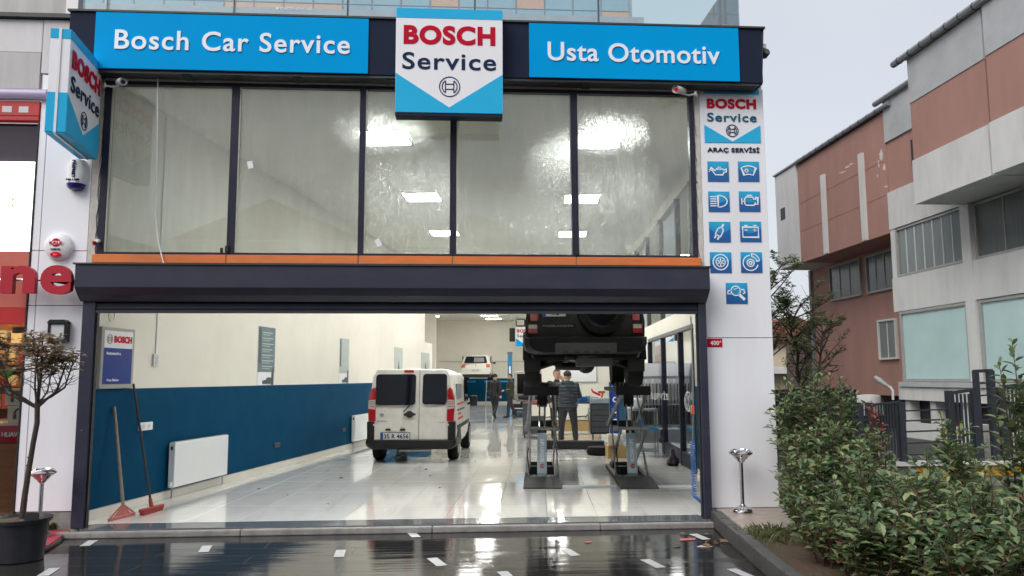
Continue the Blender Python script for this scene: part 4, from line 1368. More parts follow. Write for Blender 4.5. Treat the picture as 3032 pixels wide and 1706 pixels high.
def headphone_box(x, z, label):
    t = thing("headphone_box", label, "box", (x, 0.40, z))
    obj("carton", MB().box(-.10, .10, -.06, .06, 0, .20), "box_white", t, bevel=.003)
    mb = MB().tube([Vector((.035 + .05 * math.cos(R(a)), -.066, .11 + .055 * math.sin(R(a)))) for a in range(-20, 201, 22)], .010, 6)
    mb.tube([(-.012, -.068, .095), (-.012, -.068, .045)], .018, 8).tube([(.082, -.068, .095), (.082, -.068, .045)], .018, 8)
    obj("printed_headphone", mb, "box_dark", t)
headphone_box(-5.22, 1.212, "white carton with black headphones printed on it, standing on the counter")
headphone_box(-5.26, 1.415, "white headphone carton stacked upon another on the counter")
gt = obj("green_tag", MB().prism(arc(-5.34, 1.80, .07, 0, 360, 16)[:-1], 0.30, 0.305), "box_green")
tag(gt, "round green tag hanging in the shop window", "tag")

# ------------------------------------------------------------------ red mat, weed, potted tree
mat("red_carpet", (0.33, 0.035, 0.060), 0.9, var=0.15, vscale=60, bump=0.4, bscale=150)
rm_ = obj("door_mat", MB().prism([(-5.1, -1.12), (-4.14, -1.06), (-4.33, -0.08), (-4.47, -0.02), (-5.1, -0.05)], 0.031, 0.045, 'z'), "red_carpet", bevel=.003)
tag(rm_, "worn red mat lying on the apron under the ashtray", "mat")
wd = thing("weed", "small ragged weed growing at the foot of the left pier", "weed", (-4.52, -0.06, 0.046))
mb = MB()
for i in range(16):
    a = rv(3.0, 6.4)
    leaf(mb, Vector((rv(-.05, .05), rv(-.03, .03), 0)), Vector((math.cos(a), math.sin(a) * .6, rv(.3, 1.4))), rv(.10, .19), rv(.03, .05), rv(-.6, .6), .2, .3)
obj("leaves", mb, "grass_blade", wd, kind="stuff")
mat("pot_black", (0.014, 0.015, 0.020), 0.45, var=0.2, vscale=5, dirt=(0.06, 0.06, 0.065), dirt_amt=0.4, dirt_scale=4)
pt = thing("potted_tree", "small standard tree with sparse brown leaves in a black plastic pot", "tree", (-4.20, -1.36, 0.0))
prof = [(.19, 0), (.205, .01), (.235, .36), (.262, .365), (.268, .40), (.255, .405), (.235, .385), (.225, .36)]
obj("pot", MB().lathe(prof, n=36), "pot_black", pt, smooth=True)
obj("pot_handle", MB().prism([(.12, .402), (.25, .402), (.255, .47), (.15, .475)], -.20, -.185), "pot_black", pt)
obj("pot_soil", MB().lathe([(.225, .35), (.22, .375), (.12, .385), (.01, .39)], n=24), "soil", pt)
TB = Vector((0.0, 0.0, .36))
FK = Vector((.075, 0.0, 1.50))
tr_pts = [TB, Vector((.012, 0, .6)), Vector((.03, .01, .85)), Vector((.06, 0, 1.1)), Vector((.085, 0, 1.3)), FK]
mb = MB().tube(tr_pts, [.030, .027, .025, .024, .024, .024], 10)
for i in range(14):
    p, d = along(tr_pts, rv(.02, .5))
    a = rv(0, 6.28)
    mb.tube([p, p + Vector((math.cos(a), math.sin(a), .2)) * rv(.028, .036)], [.011, .006], 6)
obj("trunk", mb, "bark", pt, smooth=True)
br = MB(); lf = MB()
limbs = [((-.30, -.1, 1.98), .017), ((-.46, .12, 1.86), .015), ((.06, .05, 2.16), .018), ((.33, .0, 1.88), .016), ((.16, -.2, 2.02), .013), ((-.12, .25, 2.05), .013), ((.38, .15, 1.98), .012), ((-.5, -.1, 2.1), .012), ((.10, .2, 1.9), .011)]
for (tx_, ty_, tz_), r_ in limbs:
    tip = Vector((tx_, ty_, tz_))
    mid = FK.lerp(tip, .5) + Vector((tx_ * .14, ty_ * .14, -.10 + rv(-.03, .03)))
    pts = [FK - Vector((0, 0, rv(0, .06))), FK.lerp(mid, .5) + Vector((0, 0, -.02)), mid, mid.lerp(tip, .55) + Vector((rv(-.02, .02), rv(-.02, .02), .015)), tip]
    br.tube(pts, [r_, r_ * .85, r_ * .7, r_ * .55, r_ * .35], 7)
    for k in range(9):
        p, d = along(pts, rv(.35, 1.0))
        a = rv(0, 6.28)
        q = p + Vector((math.cos(a) * rv(.10, .22), math.sin(a) * rv(.10, .22), rv(.02, .20)))
        tw = [p, p.lerp(q, .5) + Vector((rv(-.02, .02), rv(-.02, .02), rv(-.02, .02))), q]
        br.tube(tw, [.005, .0035, .002], 5, cap=False)
        for j in range(2):
            p2, _ = along(tw, rv(.3, 1))
            a2 = rv(0, 6.28)
            q2 = p2 + Vector((math.cos(a2) * .09, math.sin(a2) * .09, rv(-.02, .10)))
            br.tube([p2, q2], [.0028, .0015], 4, cap=False)
            if q2.z > 1.82 and rv(0, 1) < .9: leafy(lf, [p2, p2.lerp(q2, .6), q2], .2, 1, .012, .088, .038, .3)
        if q.z > 1.85: leafy(lf, [tw[0], tw[1], tw[2]], .3, 1, .014, .088, .038, .3)
obj("limbs", br, "bark", pt, smooth=True)
obj("foliage", lf, "brown_leaf", pt, kind="stuff", recalc=False)

# ------------------------------------------------------------------ pink building across the side yard
mat("pink_render", (0.41, 0.225, 0.185), 0.8, var=0.08, vscale=0.8, bump=0.15, bscale=50, dirt=(0.29, 0.165, 0.14), dirt_amt=0.6, dirt_scale=1.0, stretch=(1, 1.2, 0.3))
mat("white_render", (0.66, 0.66, 0.65), 0.8, var=0.06, vscale=2, bump=0.2, bscale=40, dirt=(0.40, 0.39, 0.37), dirt_amt=0.5, dirt_scale=1.3, stretch=(1, 1.2, 0.3))
mat("grey_render", (0.46, 0.48, 0.49), 0.8, var=0.05, vscale=2, bump=0.2, bscale=40, dirt=(0.30, 0.31, 0.31), dirt_amt=0.5, dirt_scale=1.2)
mat("zinc_gutter", (0.22, 0.235, 0.25), 0.5, var=0.12)
mat("bare_patch", (0.66, 0.62, 0.57), 0.9, var=0.12, vscale=12)
mat("blind_glass", (0.19, 0.22, 0.215), 0.18, var=0.18, vscale=3, stretch=(1, 6, 0.3))
mat("dark_blind", (0.13, 0.15, 0.14), 0.2, var=0.2, vscale=3, stretch=(1, 6, 0.3))
mat("frosted_pane", (0.50, 0.69, 0.69), 0.12, var=0.07, vscale=0.8)
mat("alu_frame", (0.36, 0.36, 0.35), 0.5, var=0.08)
mat("void_dark", (0.012, 0.013, 0.014), 0.5)
pb = thing("pink_building", "pink and white building with stepped overhanging storeys across the yard", "building", (14, 10, 0))
def bb(name, m, x0, x1, y0, y1, z0, z1, bev=0.0, par=None):
    return obj(name, MB().box(x0, x1, y0, y1, z0, z1), m, par or pb, world=True, bevel=bev)
# far overhanging volume
bb("upper_volume", "pink_render", 12.6, 21, 12.66, 18.78, 5.90, 9.56)
bb("upper_end", "white_render", 12.56, 21, 18.80, 20.80, 5.90, 9.64)
bb("vent_hole", "void_dark", 12.545, 12.57, 19.95, 20.35, 7.80, 8.25)
bb("shadow_joint", "pink_render", 12.64, 12.75, 18.78, 18.80, 5.95, 9.5)
for y in (16.65, 14.02):
    bb("pilaster_strip", "white_render", 12.50, 12.598, y - .10, y + .12, 5.905, 8.67)
for zz in (7.05, 8.1):
    bb("render_joint", "pink_render", 12.592, 12.60, 12.8, 18.7, zz, zz + .03)
for y, z, a, b in ((15.35, 8.42, .30, .03), (15.0, 8.50, .20, .035), (14.75, 8.53, .15, .03), (12.95, 8.3, .10, .2), (13.1, 8.1, .05, .12), (13.2, 7.75, .04, .06), (12.8, 7.9, .08, .10), (12.75, 7.3, .12, .03)):
    n_ = 9
    rp = random.Random(int(y * 100))
    pts_ = [(y + a * math.cos(6.283 * k / n_) * rp.uniform(.5, 1.2), z + (y - 14) * 0 + b * math.sin(6.283 * k / n_) * rp.uniform(.5, 1.3) + (.10 * math.cos(6.283 * k / n_) * a)) for k in range(n_)]
    obj("bare_patch", MB().prism(pts_, 12.594, 12.603, 'x'), "bare_patch", pb, world=True)
obj("gutter", MB().tube([(12.52, 12.2, 9.66), (12.52, 18.75, 9.66)], .075, 8), "zinc_gutter", pb, world=True)
obj("gutter", MB().tube([(12.52, 11.0, 9.90), (12.52, 13.0, 9.90)], .085, 8), "zinc_gutter", pb, world=True)
obj("gutter", MB().tube([(11.19, -4, 9.74), (11.19, 9.6, 9.74)], .09, 8), "zinc_gutter", pb, world=True)
for k in range(16):
    y = 9.3 - .5 * k
    obj("gutter_clip", MB().tube([(11.19, y, 9.74), (11.19, y + .03, 9.74)], .10, 8), "charcoal_paint", pb, world=True)
for k in range(12):
    y = 18.4 - .5 * k
    obj("gutter_clip", MB().tube([(12.52, y, 9.66), (12.52, y + .03, 9.66)], .084, 8), "charcoal_paint", pb, world=True)
bb("flat_roof", "zinc_gutter", 12.5, 21, 12.7, 20.85, 9.66, 9.72)
# middle volume
bb("middle_parapet", "grey_render", 12.57, 20.9, 5.0, 12.655, 8.60, 9.86)
bb("middle_wall", "pink_render", 12.62, 20.9, 5.0, 12.655, 7.08, 8.598)
bb("middle_band", "white_render", 12.54, 14.0, 5.0, 12.62, 5.97, 7.075)
bb("roof_light", "void_dark", 12.608, 12.64, 11.28, 11.40, 7.55, 8.30)
# near volume, standing further out, with its white box
for y0, y1, dx in ((6.27, 9.12, 0.0), (-4.0, 6.15, -0.05)):
    bb("near_parapet", "grey_render", 11.27 + dx, 12.53, y0, y1, 8.53, 9.66)
    bb("near_wall", "pink_render", 11.29 + dx, 12.53, y0, y1, 7.065, 8.528)
    bb("near_box", "white_render", 11.25 + dx, 12.53, y0, y1, 5.95, 7.06)
bb("recess_joint", "grey_render", 11.42, 12.52, 6.15, 6.27, 5.96, 9.6)
bb("near_roof", "zinc_gutter", 11.2, 20.9, -4.1, 9.18, 9.68, 9.72)
# lower walls
bb("lower_wall", "pink_render", 13.9, 21, 12.7, 20.9, 1.10, 5.898)
bb("rain_pipe", "zinc_gutter", 13.80, 13.895, 20.75, 20.9, 1.1, 5.89)
bb("pilaster", "white_render", 12.50, 12.9, 8.95, 9.30, 1.58, 5.945)
bb("white_band", "white_render", 12.54, 21, -4, 12.62, 3.56, 4.53)
bb("white_base", "white_render", 12.54, 21, -4, 12.62, 1.06, 1.43)
bb("sill_band", "grey_render", 12.48, 12.538, -4, 12.5, 1.43, 1.56)
bb("inner_core", "void_dark", 12.95, 20, -4, 12.5, 0.0, 5.96)
bb("corner_pilaster", "white_render", 12.56, 12.9, 12.40, 12.61, 4.532, 5.968)
def glazed(y0, y1, z0, z1, x, n, m, fm="alu_frame", fw=.06):
    f = obj("window", MB().box(x - .05, x + .06, y0, y1, z0, z0 + fw).box(x - .05, x + .06, y0, y1, z1 - fw, z1).box(x - .05, x + .06, y0, y0 + fw, z0 + fw, z1 - fw).box(x - .05, x + .06, y1 - fw, y1, z0 + fw, z1 - fw), fm, pb, world=True)
    step = (y1 - y0 - 2 * fw) / n
    for k in range(n):
        a = y0 + fw + step * k
        p = obj("pane", MB().box(x, x + .02, a + .012, a + step - .012, z0 + fw, z1 - fw), m, f)
        if k:
            obj("bar", MB().box(x - .02, x + .03, a - .014, a + .014, z0 + fw, z1 - fw), "white_render" if n > 4 else fm, f)
    return f
glazed(16.9, 19.2, 4.50, 5.80, 13.86, 3, "dark_blind")
glazed(14.75, 16.5, 4.50, 5.80, 13.86, 3, "dark_blind")
glazed(14.85, 15.95, 2.26, 3.56, 13.86, 2, "blind_glass", "white_render")
glazed(9.32, 12.38, 4.55, 5.95, 12.62, 7, "blind_glass")
glazed(5.9, 8.93, 4.55, 5.94, 12.66, 3, "dark_blind")
glazed(2.8, 5.85, 4.55, 5.94, 12.66, 3, "dark_blind")
glazed(9.33, 12.38, 1.57, 3.55, 12.60, 1, "frosted_pane", fw=.08)
glazed(5.9, 8.92, 1.57, 3.55, 12.62, 1, "frosted_pane", fw=.08)
glazed(2.6, 5.8, 1.57, 3.55, 12.62, 1, "frosted_pane", fw=.08)
# basement strip below
bb("basement_wall", "white_render", 12.66, 12.94, -4, 12.55, 0.0, 0.42)
for y in (12.4, 11.2, 9.8, 8.3, 6.6, 4.8):
    bb("basement_pier", "white_render", 12.66, 12.94, y - .12, y + .12, 0.42, 1.058)
bb("basement_recess", "void_dark", 14.4, 21, 12.72, 20.8, 0.0, 1.095)
for y in (19.4, 18.2, 16.6):
    bb("basement_post", "white_render", 14.0, 14.2, y - .07, y + .07, 0.0, 1.095)
# white floodlight on a bent pipe at the building corner
fd = thing("pipe_floodlight", "weathered floodlight on a bent white pipe at the corner of the pink building", "floodlight", (12.36, 12.62, 0))
obj("pipe", MB().tube([(0, 0, 1.05), (0, -.02, 1.30), (-.03, .03, 1.40), (-.1, .1, 1.45)], .035, 8), "white_render", fd, smooth=True)
obj("lamp_head", MB().tube([(-.08, .08, 1.43), (-.25, .27, 1.62), (-.31, .35, 1.70)], [.05, .085, .06], 10), "alu_frame", fd, smooth=True)
# water tank and boxes before the basement
tk = thing("water_tank", "white cylindrical water tank behind the dark fence", "tank", (12.35, 14.0, 0))
obj("drum", MB().lathe([(.34, .55), (.36, .6), (.36, 1.12), (.34, 1.15), (.1, 1.18)], n=24), "white_render", tk, smooth=True)
obj("stand", MB().box(-.4, .4, -.4, .4, 0, .55), "void_dark", tk)

# ------------------------------------------------------------------ low wall, fence and gate of the yard
mat("fence_paint", (0.026, 0.033, 0.045), 0.45, var=0.15)
mat("yellow_paint", (0.62, 0.27, 0.004), 0.5, var=0.08, vscale=4)
mat("block_grey", (0.20, 0.205, 0.20), 0.85, var=0.15, vscale=5, bump=0.3)
lw_ = thing("yard_wall", "low grey wall with a yellow painted stripe behind the hedge", "wall", (7.5, 2.1, 0))
obj("wall", MB().box(5.2, 12.5, 2.05, 2.25, 0, 0.40), "block_grey", lw_, world=True)
obj("cap", MB().box(5.15, 12.5, 2.0, 2.30, 0.402, 0.455), "white_render", lw_, world=True)
obj("yellow_stripe", MB().box(6.75, 12.5, 2.040, 2.049, 0.24, 0.375), "yellow_paint", lw_, world=True)
fe = thing("yard_fence", "dark slate metal fence with upright bars and a stepped rail", "fence", (7.0, 2.15, 0.46))
FY = 2.15
def post(x, z0, z1, w=.045, y=FY): obj("post", MB().box(x - w, x + w, y - w, y + w, z0, z1), "fence_paint", fe, world=True)
def rail(x0, z0, x1, z1, h=.035, y=FY): obj("rail", MB().bar((x0, y, z0), (x1, y, z1), .035, h), "fence_paint", fe, world=True)
def bar_(x, z0, z1, r=.010, y=FY): obj("bar", MB().box(x - r, x + r, y - r, y + r, z0, z1), "fence_paint", fe, world=True)
for x in (5.62, 5.98, 6.13, 6.62): post(x, .456, 1.33 if x > 5.9 else 1.12)
rail(5.62, 1.10, 5.98, 1.14); rail(5.62, .52, 5.98, .52)
for k in range(7): bar_(5.68 + .043 * k, .52, 1.10)
rail(6.13, 1.29, 6.62, 1.335); rail(6.13, .50, 6.62, .50)
for k in range(9): bar_(6.185 + .045 * k, .50, 1.29)
for z in (.55, .72, .89, 1.05, 1.20): rail(6.62, z, 7.36, z + .02, .022)
for k in range(5): rail(5.98, .62 + .15 * k, 6.13, .62 + .15 * k, .02)
post(7.38, .70, 1.50, .04); post(7.78, .46, 1.50, .04)
rail(7.36, 1.455, 7.80, 1.515, .05)
for k in range(5): bar_(7.45 + .062 * k, .60, 1.45, .013)
post(7.83, .456, 1.80, .035); post(8.06, .456, 1.80, .045)
rail(7.80, 1.79, 8.10, 1.80, .05)
for z in (1.60, 1.42, 1.24, 1.05, .88): rail(7.83, z, 8.06, z + .015, .022)
post(8.20, .456, 1.56, .05); post(9.3, .456, 1.66, .045)
rail(8.2, 1.55, 9.3, 1.65, .05); rail(8.2, .56, 9.3, .56)
for k in range(17): bar_(8.27 + .06 * k, .56, 1.58, .012)
# small white meter boxes and bins behind the fence
for x, y, z0, z1, m, lab in ((6.0, 2.7, 0, .80, "sign_white", "small white box standing between the fence posts"), (8.35, 2.9, 0, .95, "box_white", "cream canister standing behind the fence")):
    o = obj("meter_box", MB().box(x - .09, x + .09, y - .1, y + .1, z0, z1), m, bevel=.01)
    tag(o, lab, "box")
# parked car roof line behind the hedge, dark garden fence further back
gw = thing("garden_fence", "black boarded garden fence behind the shrubs", "fence", (6.6, 8.5, 0))
for k in range(16):
    obj("board", MB().box(4.4 + .3 * k, 4.69 + .3 * k, 8.5, 8.53, 0.0, 1.42 + .01 * (k % 3)), "void_dark", gw, world=True)

# ------------------------------------------------------------------ houses far behind
mat("tile_roof", (0.20, 0.075, 0.055), 0.8, var=0.2, vscale=6)
mat("house_cream", (0.50, 0.42, 0.30), 0.8, var=0.06)
mat("house_brown", (0.20, 0.135, 0.115), 0.8, var=0.1)
mat("house_pink", (0.42, 0.22, 0.18), 0.8, var=0.1)
def house(name, label, x0, x1, y0, y1, h, roof, wm, rows=2, cols=3):
    t = thing(name, label, "house", ((x0 + x1) / 2, y0, 0))
    obj("wall", MB().box(x0, x1, y0, y1, 0, h), wm, t, world=True)
    xm = (x0 + x1) / 2
    obj("roof", MB().prism([(x0 - .4, h), (x1 + .4, h), (xm, h + roof)], y0 - .4, y1 + .4), "tile_roof", t, world=True)
    for r_ in range(rows):
        for c_ in range(cols):
            wx = x0 + (x1 - x0) * (c_ + .5) / cols
            wz = h * (r_ + .45) / rows
            f = obj("window", MB().box(wx - .55, wx + .55, y0 - .06, y0 - .002, wz - .6, wz + .6), "white_render", t, world=True)
            obj("pane", MB().box(wx - .45, wx + .45, y0 - .08, y0 - .061, wz - .5, wz + .5), "dark_blind", f)
    obj("balcony", MB().box(x0 + .3, x1 - .3, y0 - 1.0, y0 - .1, h * .48, h * .48 + .5), "white_render", t, world=True)
house("cream_house", "cream house with red tiled roof far behind the yard trees", 19.0, 27.0, 44, 54, 4.0, 1.9, "house_cream")
house("brown_house", "brown house with balcony far behind, half hidden by the pink building", 24.0, 33.0, 47, 58, 4.6, 1.6, "house_brown")
house("pale_house", "pale pink house with tiled roof beyond the garden fence", 12.5, 18.5, 40, 48, 3.0, 1.4, "house_pink")
sw = thing("stair_tower", "salmon framed stair block standing behind the pink building", "building", (15.5, 24, 0))
obj("wall", MB().box(14.9, 17.5, 24.0, 26, 0, 3.6), "house_brown", sw, world=True)
obj("frame_post", MB().box(16.35, 16.65, 23.8, 23.99, 0, 4.05), "house_pink", sw, world=True)
obj("frame_head", MB().box(14.9, 16.34, 23.8, 23.99, 3.62, 4.05), "house_pink", sw, world=True)
for z in (.9, 1.7, 2.5):
    obj("window", MB().box(15.2, 16.1, 23.95, 23.99, z, z + .45), "house_cream", sw, world=True)
# block of houses across the street, mirrored in the windows
mat("street_wall", (0.42, 0.40, 0.38), 0.8, var=0.06); mat("street_dark", (0.06, 0.06, 0.065), 0.3)
for k, (x0, x1, h, rf, lab) in enumerate(((-34, -18, 9.5, 2.2, "grey street block with pitched roof left across the street"), (-17.5, -6, 10.2, 2.6, "grey street block with steep roof across the street from the windows"), (-5.5, 7, 9.8, 2.2, "grey street block with low roof across the street from the door"), (7.5, 22, 8.6, 2.4, "grey street block with pitched roof right across the street"))):
    t = thing("street_block", lab, "building", ((x0 + x1) / 2, -40, 0))
    obj("wall", MB().box(x0, x1, -50, -40, 0, h), "street_wall", t, world=True)
    obj("roof", MB().prism([(x0 - .3, h), (x1 + .3, h), ((x0 + x1) / 2, h + rf)], -50.4, -39.6), "tile_roof", t, world=True)
    for r_ in range(3):
        n = int((x1 - x0) / 2.2)
        for c_ in range(n):
            wx = x0 + (x1 - x0) * (c_ + .5) / n
            obj("window", MB().box(wx - .6, wx + .6, -39.99, -39.93, 1.0 + 3 * r_, 2.5 + 3 * r_), "street_dark", t, world=True)

# ------------------------------------------------------------------ hedge
def shrub(label, x, y, h, spread, n, lm="hedge_leaf", group=None, ln=.115, name="shrub", tall=0):
    t = thing(name, label, "shrub", (x, y, 0.11), 0, group)
    st, lf = MB(), MB()
    for i in range(n):
        a, r_ = rv(0, 6.28), spread * math.sqrt(rv(0, 1))
        bx, by = math.cos(a) * r_ * .55, math.sin(a) * r_ * .55
        hh = h * rv(.62, 1.05)
        if i < tall: hh = h * rv(1.15, 1.45); bx *= .4; by *= .4
        tip = Vector((bx + math.cos(a) * r_ * .45 + rv(-.07, .07), by + math.sin(a) * r_ * .45 + rv(-.07, .07), hh))
        pts = stem_pts((bx, by, 0), tip, .03)
        st.tube(pts, [.010, .009, .008, .007, .005, .003], 5, cap=False)
        leafy(lf, pts, .12, 1.0, .030, ln, ln * .46)
        for k in range(3):
            p, d = along(pts, rv(.3, .9))
            b_ = rv(0, 6.28)
            q = p + Vector((math.cos(b_) * rv(.10, .18), math.sin(b_) * rv(.10, .18), rv(.06, .20)))
            tw = [p, p.lerp(q, .5), q]
            st.tube(tw, [.005, .004, .002], 4, cap=False)
            leafy(lf, tw, .2, 1.0, .028, ln, ln * .46)
    obj("stems", st, "red_stem", t, recalc=False)
    obj("foliage", lf, lm, t, kind="stuff", recalc=False)
    return t
HL = "glossy green photinia shrub in the dense hedge behind the kerb"
HG = "hedge shrubs"
for x, y, h, sp, n in ((3.95, -0.35, 1.58, .34, 22), (4.45, -0.15, 1.58, .34, 22), (3.85, -0.95, 1.10, .36, 22), (4.4, -0.75, 1.12, .34, 20), (4.9, -0.2, .85, .34, 14)):
    shrub("tall photinia shrub rising beside the white pier", x, y, h, sp, n, group="tall shrubs beside the pier")
for x, y, h, sp, n in ((3.58, -1.45, .78, .34, 20), (4.1, -1.5, .76, .36, 20), (4.65, -1.3, .62, .36, 18), (5.2, -1.1, .48, .38, 16), (5.8, -.9, .40, .4, 15), (6.4, -.7, .36, .4, 14), (7.0, -.5, .36, .4, 13),
                       (3.38, -2.05, .66, .32, 22), (3.85, -2.1, .74, .36, 22), (4.4, -2.0, .74, .36, 20), (4.95, -1.8, .58, .36, 18), (5.5, -1.6, .46, .38, 16), (6.1, -1.5, .42, .4, 14),
                       (3.22, -2.7, .58, .30, 22), (3.65, -2.75, .70, .34, 24), (4.15, -2.7, .74, .36, 22), (4.65, -2.55, .66, .36, 20), (5.2, -2.4, .58, .38, 16),
                       (3.12, -3.35, .50, .28, 22), (3.52, -3.4, .64, .32, 24), (3.98, -3.4, .72, .34, 24), (4.45, -3.3, .74, .36, 20), (3.5, -4.0, .5, .3, 16), (4.0, -4.0, .6, .3, 16)):
    shrub(HL, x, y, h * (.92 if x < 4.6 else .74), sp, int(n * .8), group=HG, tall=3 if x < 4.3 else 0)
shrub("photinia shrub with long shoots standing clear above the hedge before the fence", 4.74, -2.1, 1.36, .16, 8, ln=.13)
shrub("tall photinia shoot with dark red buds rising highest out of the hedge", 5.05, -2.5, 1.88, .14, 5, ln=.14)
sh2 = shrub("shoot with salmon red young leaves in the hedge before the fence", 5.05, -0.1, 1.18, .06, 3, lm="red_leaf", ln=.10)
shrub("slender photinia shoots at the hedge back near the grey wall", 5.5, -1.0, .95, .18, 7, ln=.10)
# grass tuft by the kerb
gr = MB()
for i in range(380):
    t_ = rv(0, 1)
    bx = 3.05 - .13 * t_ * 2 + rv(0, .40)
    by = -1.22 - rv(0, .85) * t_
    a = rv(0, 6.28)
    d = Vector((math.cos(a), math.sin(a), rv(.6, 2.5))).normalized()
    l_ = rv(.06, .18)
    p = Vector((bx, by, .115))
    s_ = Vector((-math.sin(a), math.cos(a), 0)) * .004
    gr.add([p - s_, p + s_, p + d * l_ * .6 + s_ * .6, p + d * l_ - Vector((0, 0, l_ * .25))], [(0, 1, 2), (0, 2, 3)])
g_ = obj("grass", gr, "grass_blade", recalc=False)
tag(g_, "tuft of thin grass between the paving slab and the kerb", "grass", kind="stuff")
# ------------------------------------------------------------------ slender trees behind
def small_tree(label, x, y, h, lean, seed, leafn=1.0):
    global rnd
    keep = rnd
    rnd = random.Random(seed)
    t = thing("slender_tree", label, "tree", (x, y, 0))
    tip = Vector((lean, rv(-.3, .3), h))
    pts = stem_pts((0, 0, 0), tip, .08, 7)
    st = MB().tube(pts, [.075, .07, .06, .052, .045, .035, .025, .012], 8)
    lf = MB(); lm_ = MB()
    for k in range(24):
        p, d = along(pts, rv(.38, 1.0))
        a = rv(0, 6.28)
        q = p + Vector((math.cos(a) * rv(.4, .95), math.sin(a) * rv(.4, .95), rv(.25, .9)))
        br = [p, p.lerp(q, .5) + Vector((rv(-.08, .08), rv(-.08, .08), rv(-.05, .05))), q]
        lm_.tube(br, [.022, .014, .006], 5, cap=False)
        for j in range(6):
            p2, _ = along(br, rv(.35, 1))
            b_ = rv(0, 6.28)
            q2 = p2 + Vector((math.cos(b_) * rv(.1, .35), math.sin(b_) * rv(.1, .35), rv(.0, .35)))
            lm_.tube([p2, q2], [.006, .003], 4, cap=False)
            if rv(0, 1) < .75 * leafn: leafy(lf, [p2, p2.lerp(q2, .5), q2], .1, 1, .014, .15, .06, .3)
    obj("trunk", st, "bark", t, smooth=True)
    obj("limbs", lm_, "bark", t, recalc=False)
    obj("crown", lf, "tree_leaf", t, kind="stuff", recalc=False)
    rnd = keep
small_tree("slender tree with leafy top close behind the white pier", 7.25, 8.9, 3.9, .1, 5, .62)
small_tree("slender leaning tree with sparse leaves before the garden fence", 8.45, 9.2, 3.2, -.5, 9, .42)
small_tree("bare slender tree beside the stair block", 10.6, 14.0, 3.3, .3, 14, .35)

# ------------------------------------------------------------------ vehicles
mat("van_white", (0.80, 0.785, 0.74), 0.28, var=0.04, vscale=3, coat=0.5, dirt=(0.50, 0.44, 0.35), dirt_amt=0.8, dirt_scale=2.2, stretch=(1, 1, 0.6))
mat("car_silver", (0.66, 0.65, 0.60), 0.25, var=0.03, coat=0.5)
mat("car_black", (0.0022, 0.0026, 0.004), 0.25, var=0.2, coat=0.0, spec=0.3)
mat("cladding_black", (0.006, 0.0065, 0.008), 0.45, spec=0.3, var=0.2, vscale=10)
mat("bumper_grey", (0.012, 0.0125, 0.0135), 0.5, spec=0.3, var=0.15, vscale=8)
mat("tyre", (0.006, 0.006, 0.006), 0.75, spec=0.2, var=0.25, vscale=20, bump=0.3, bscale=60)
mat("rim_grey", (0.20, 0.20, 0.20), 0.4, metal=0.6, var=0.1)
mat("dark_window", (0.004, 0.006, 0.011), 0.05, var=0.3, vscale=2, spec=0.35)
mat("lamp_red", (0.36, 0.006, 0.010), 0.12, var=0.1, coat=0.6)
mat("lamp_amber", (0.52, 0.10, 0.03), 0.15, coat=0.6)
mat("lamp_clear", (0.40, 0.38, 0.37), 0.12, coat=0.6)
mat("plate_white", (0.70, 0.70, 0.68), 0.4)
mat("poster_ink_dark", (0.03, 0.03, 0.03), 0.5)
mat("plate_blue", (0.01, 0.10, 0.45), 0.4)
mat("under_metal", (0.018, 0.016, 0.015), 0.55, metal=0.4, var=0.35, vscale=10)
mat("skid_grey", (0.055, 0.056, 0.055), 0.6, var=0.12, vscale=10)
mat("headlining", (0.16, 0.16, 0.16), 0.8)
def rrect(x0, x1, z0, z1, r, n=4):
    out = []
    for cx, cz, a in ((x1 - r, z0 + r, -90), (x1 - r, z1 - r, 0), (x0 + r, z1 - r, 90), (x0 + r, z0 + r, 180)):
        for i in range(n + 1):
            t = R(a + 90 * i / n)
            out.append((cx + r * math.cos(t), cz + r * math.sin(t)))
    return out
def face_panel(pts, ry, off, th, mirror=False):
    """sheet that follows a leaning rear face y = ry(z), standing off it by off"""
    if mirror: pts = [(-a, b) for a, b in pts][::-1]
    n = len(pts)
    vs = [(a, ry(b) - off, b) for a, b in pts] + [(a, ry(b) - off + th, b) for a, b in pts]
    fs = [tuple(range(n)), tuple(range(2 * n - 1, n - 1, -1))] + [(i, i + n, (i + 1) % n + n, (i + 1) % n) for i in range(n)]
    return MB().add(vs, fs)
def loft(sections):
    """sections: (y or y-function, half profile [(x,z)] from bottom centre to top centre)"""
    rows = []
    for y, prof in sections:
        ring = []
        yy = y if callable(y) else (lambda z, y=y: y)
        for a, b in prof: ring.append((a, yy(b), b))
        for a, b in prof[-2:0:-1]: ring.append((-a, yy(b), b))
        rows.append(ring)
    mb = MB().grid(rows, closed=True)
    n = len(rows[0])
    mb.add(rows[0], [tuple(range(n))])
    mb.add(rows[-1], [tuple(range(n))])
    return mb
def wheel(parent, x, y, r, w, side, z=None):
    z = r if z is None else z
    p = [(r * .60, -w / 2), (r * .93, -w / 2), (r, -w / 2 + .03), (r, w / 2 - .03), (r * .93, w / 2), (r * .60, w / 2)]
    o = obj("wheel", MB().lathe(p, (x, y, z), 28, 'x'), "tyre", parent, smooth=True)
    s_ = side
    obj("rim", MB().lathe([(.02, s_ * (w / 2 - .012)), (r * .2, s_ * (w / 2 - .01)), (r * .55, s_ * (w / 2 - .03)), (r * .62, s_ * (w / 2 + .002))], (x, y, z), 24, 'x'), "rim_grey", o)
    return o
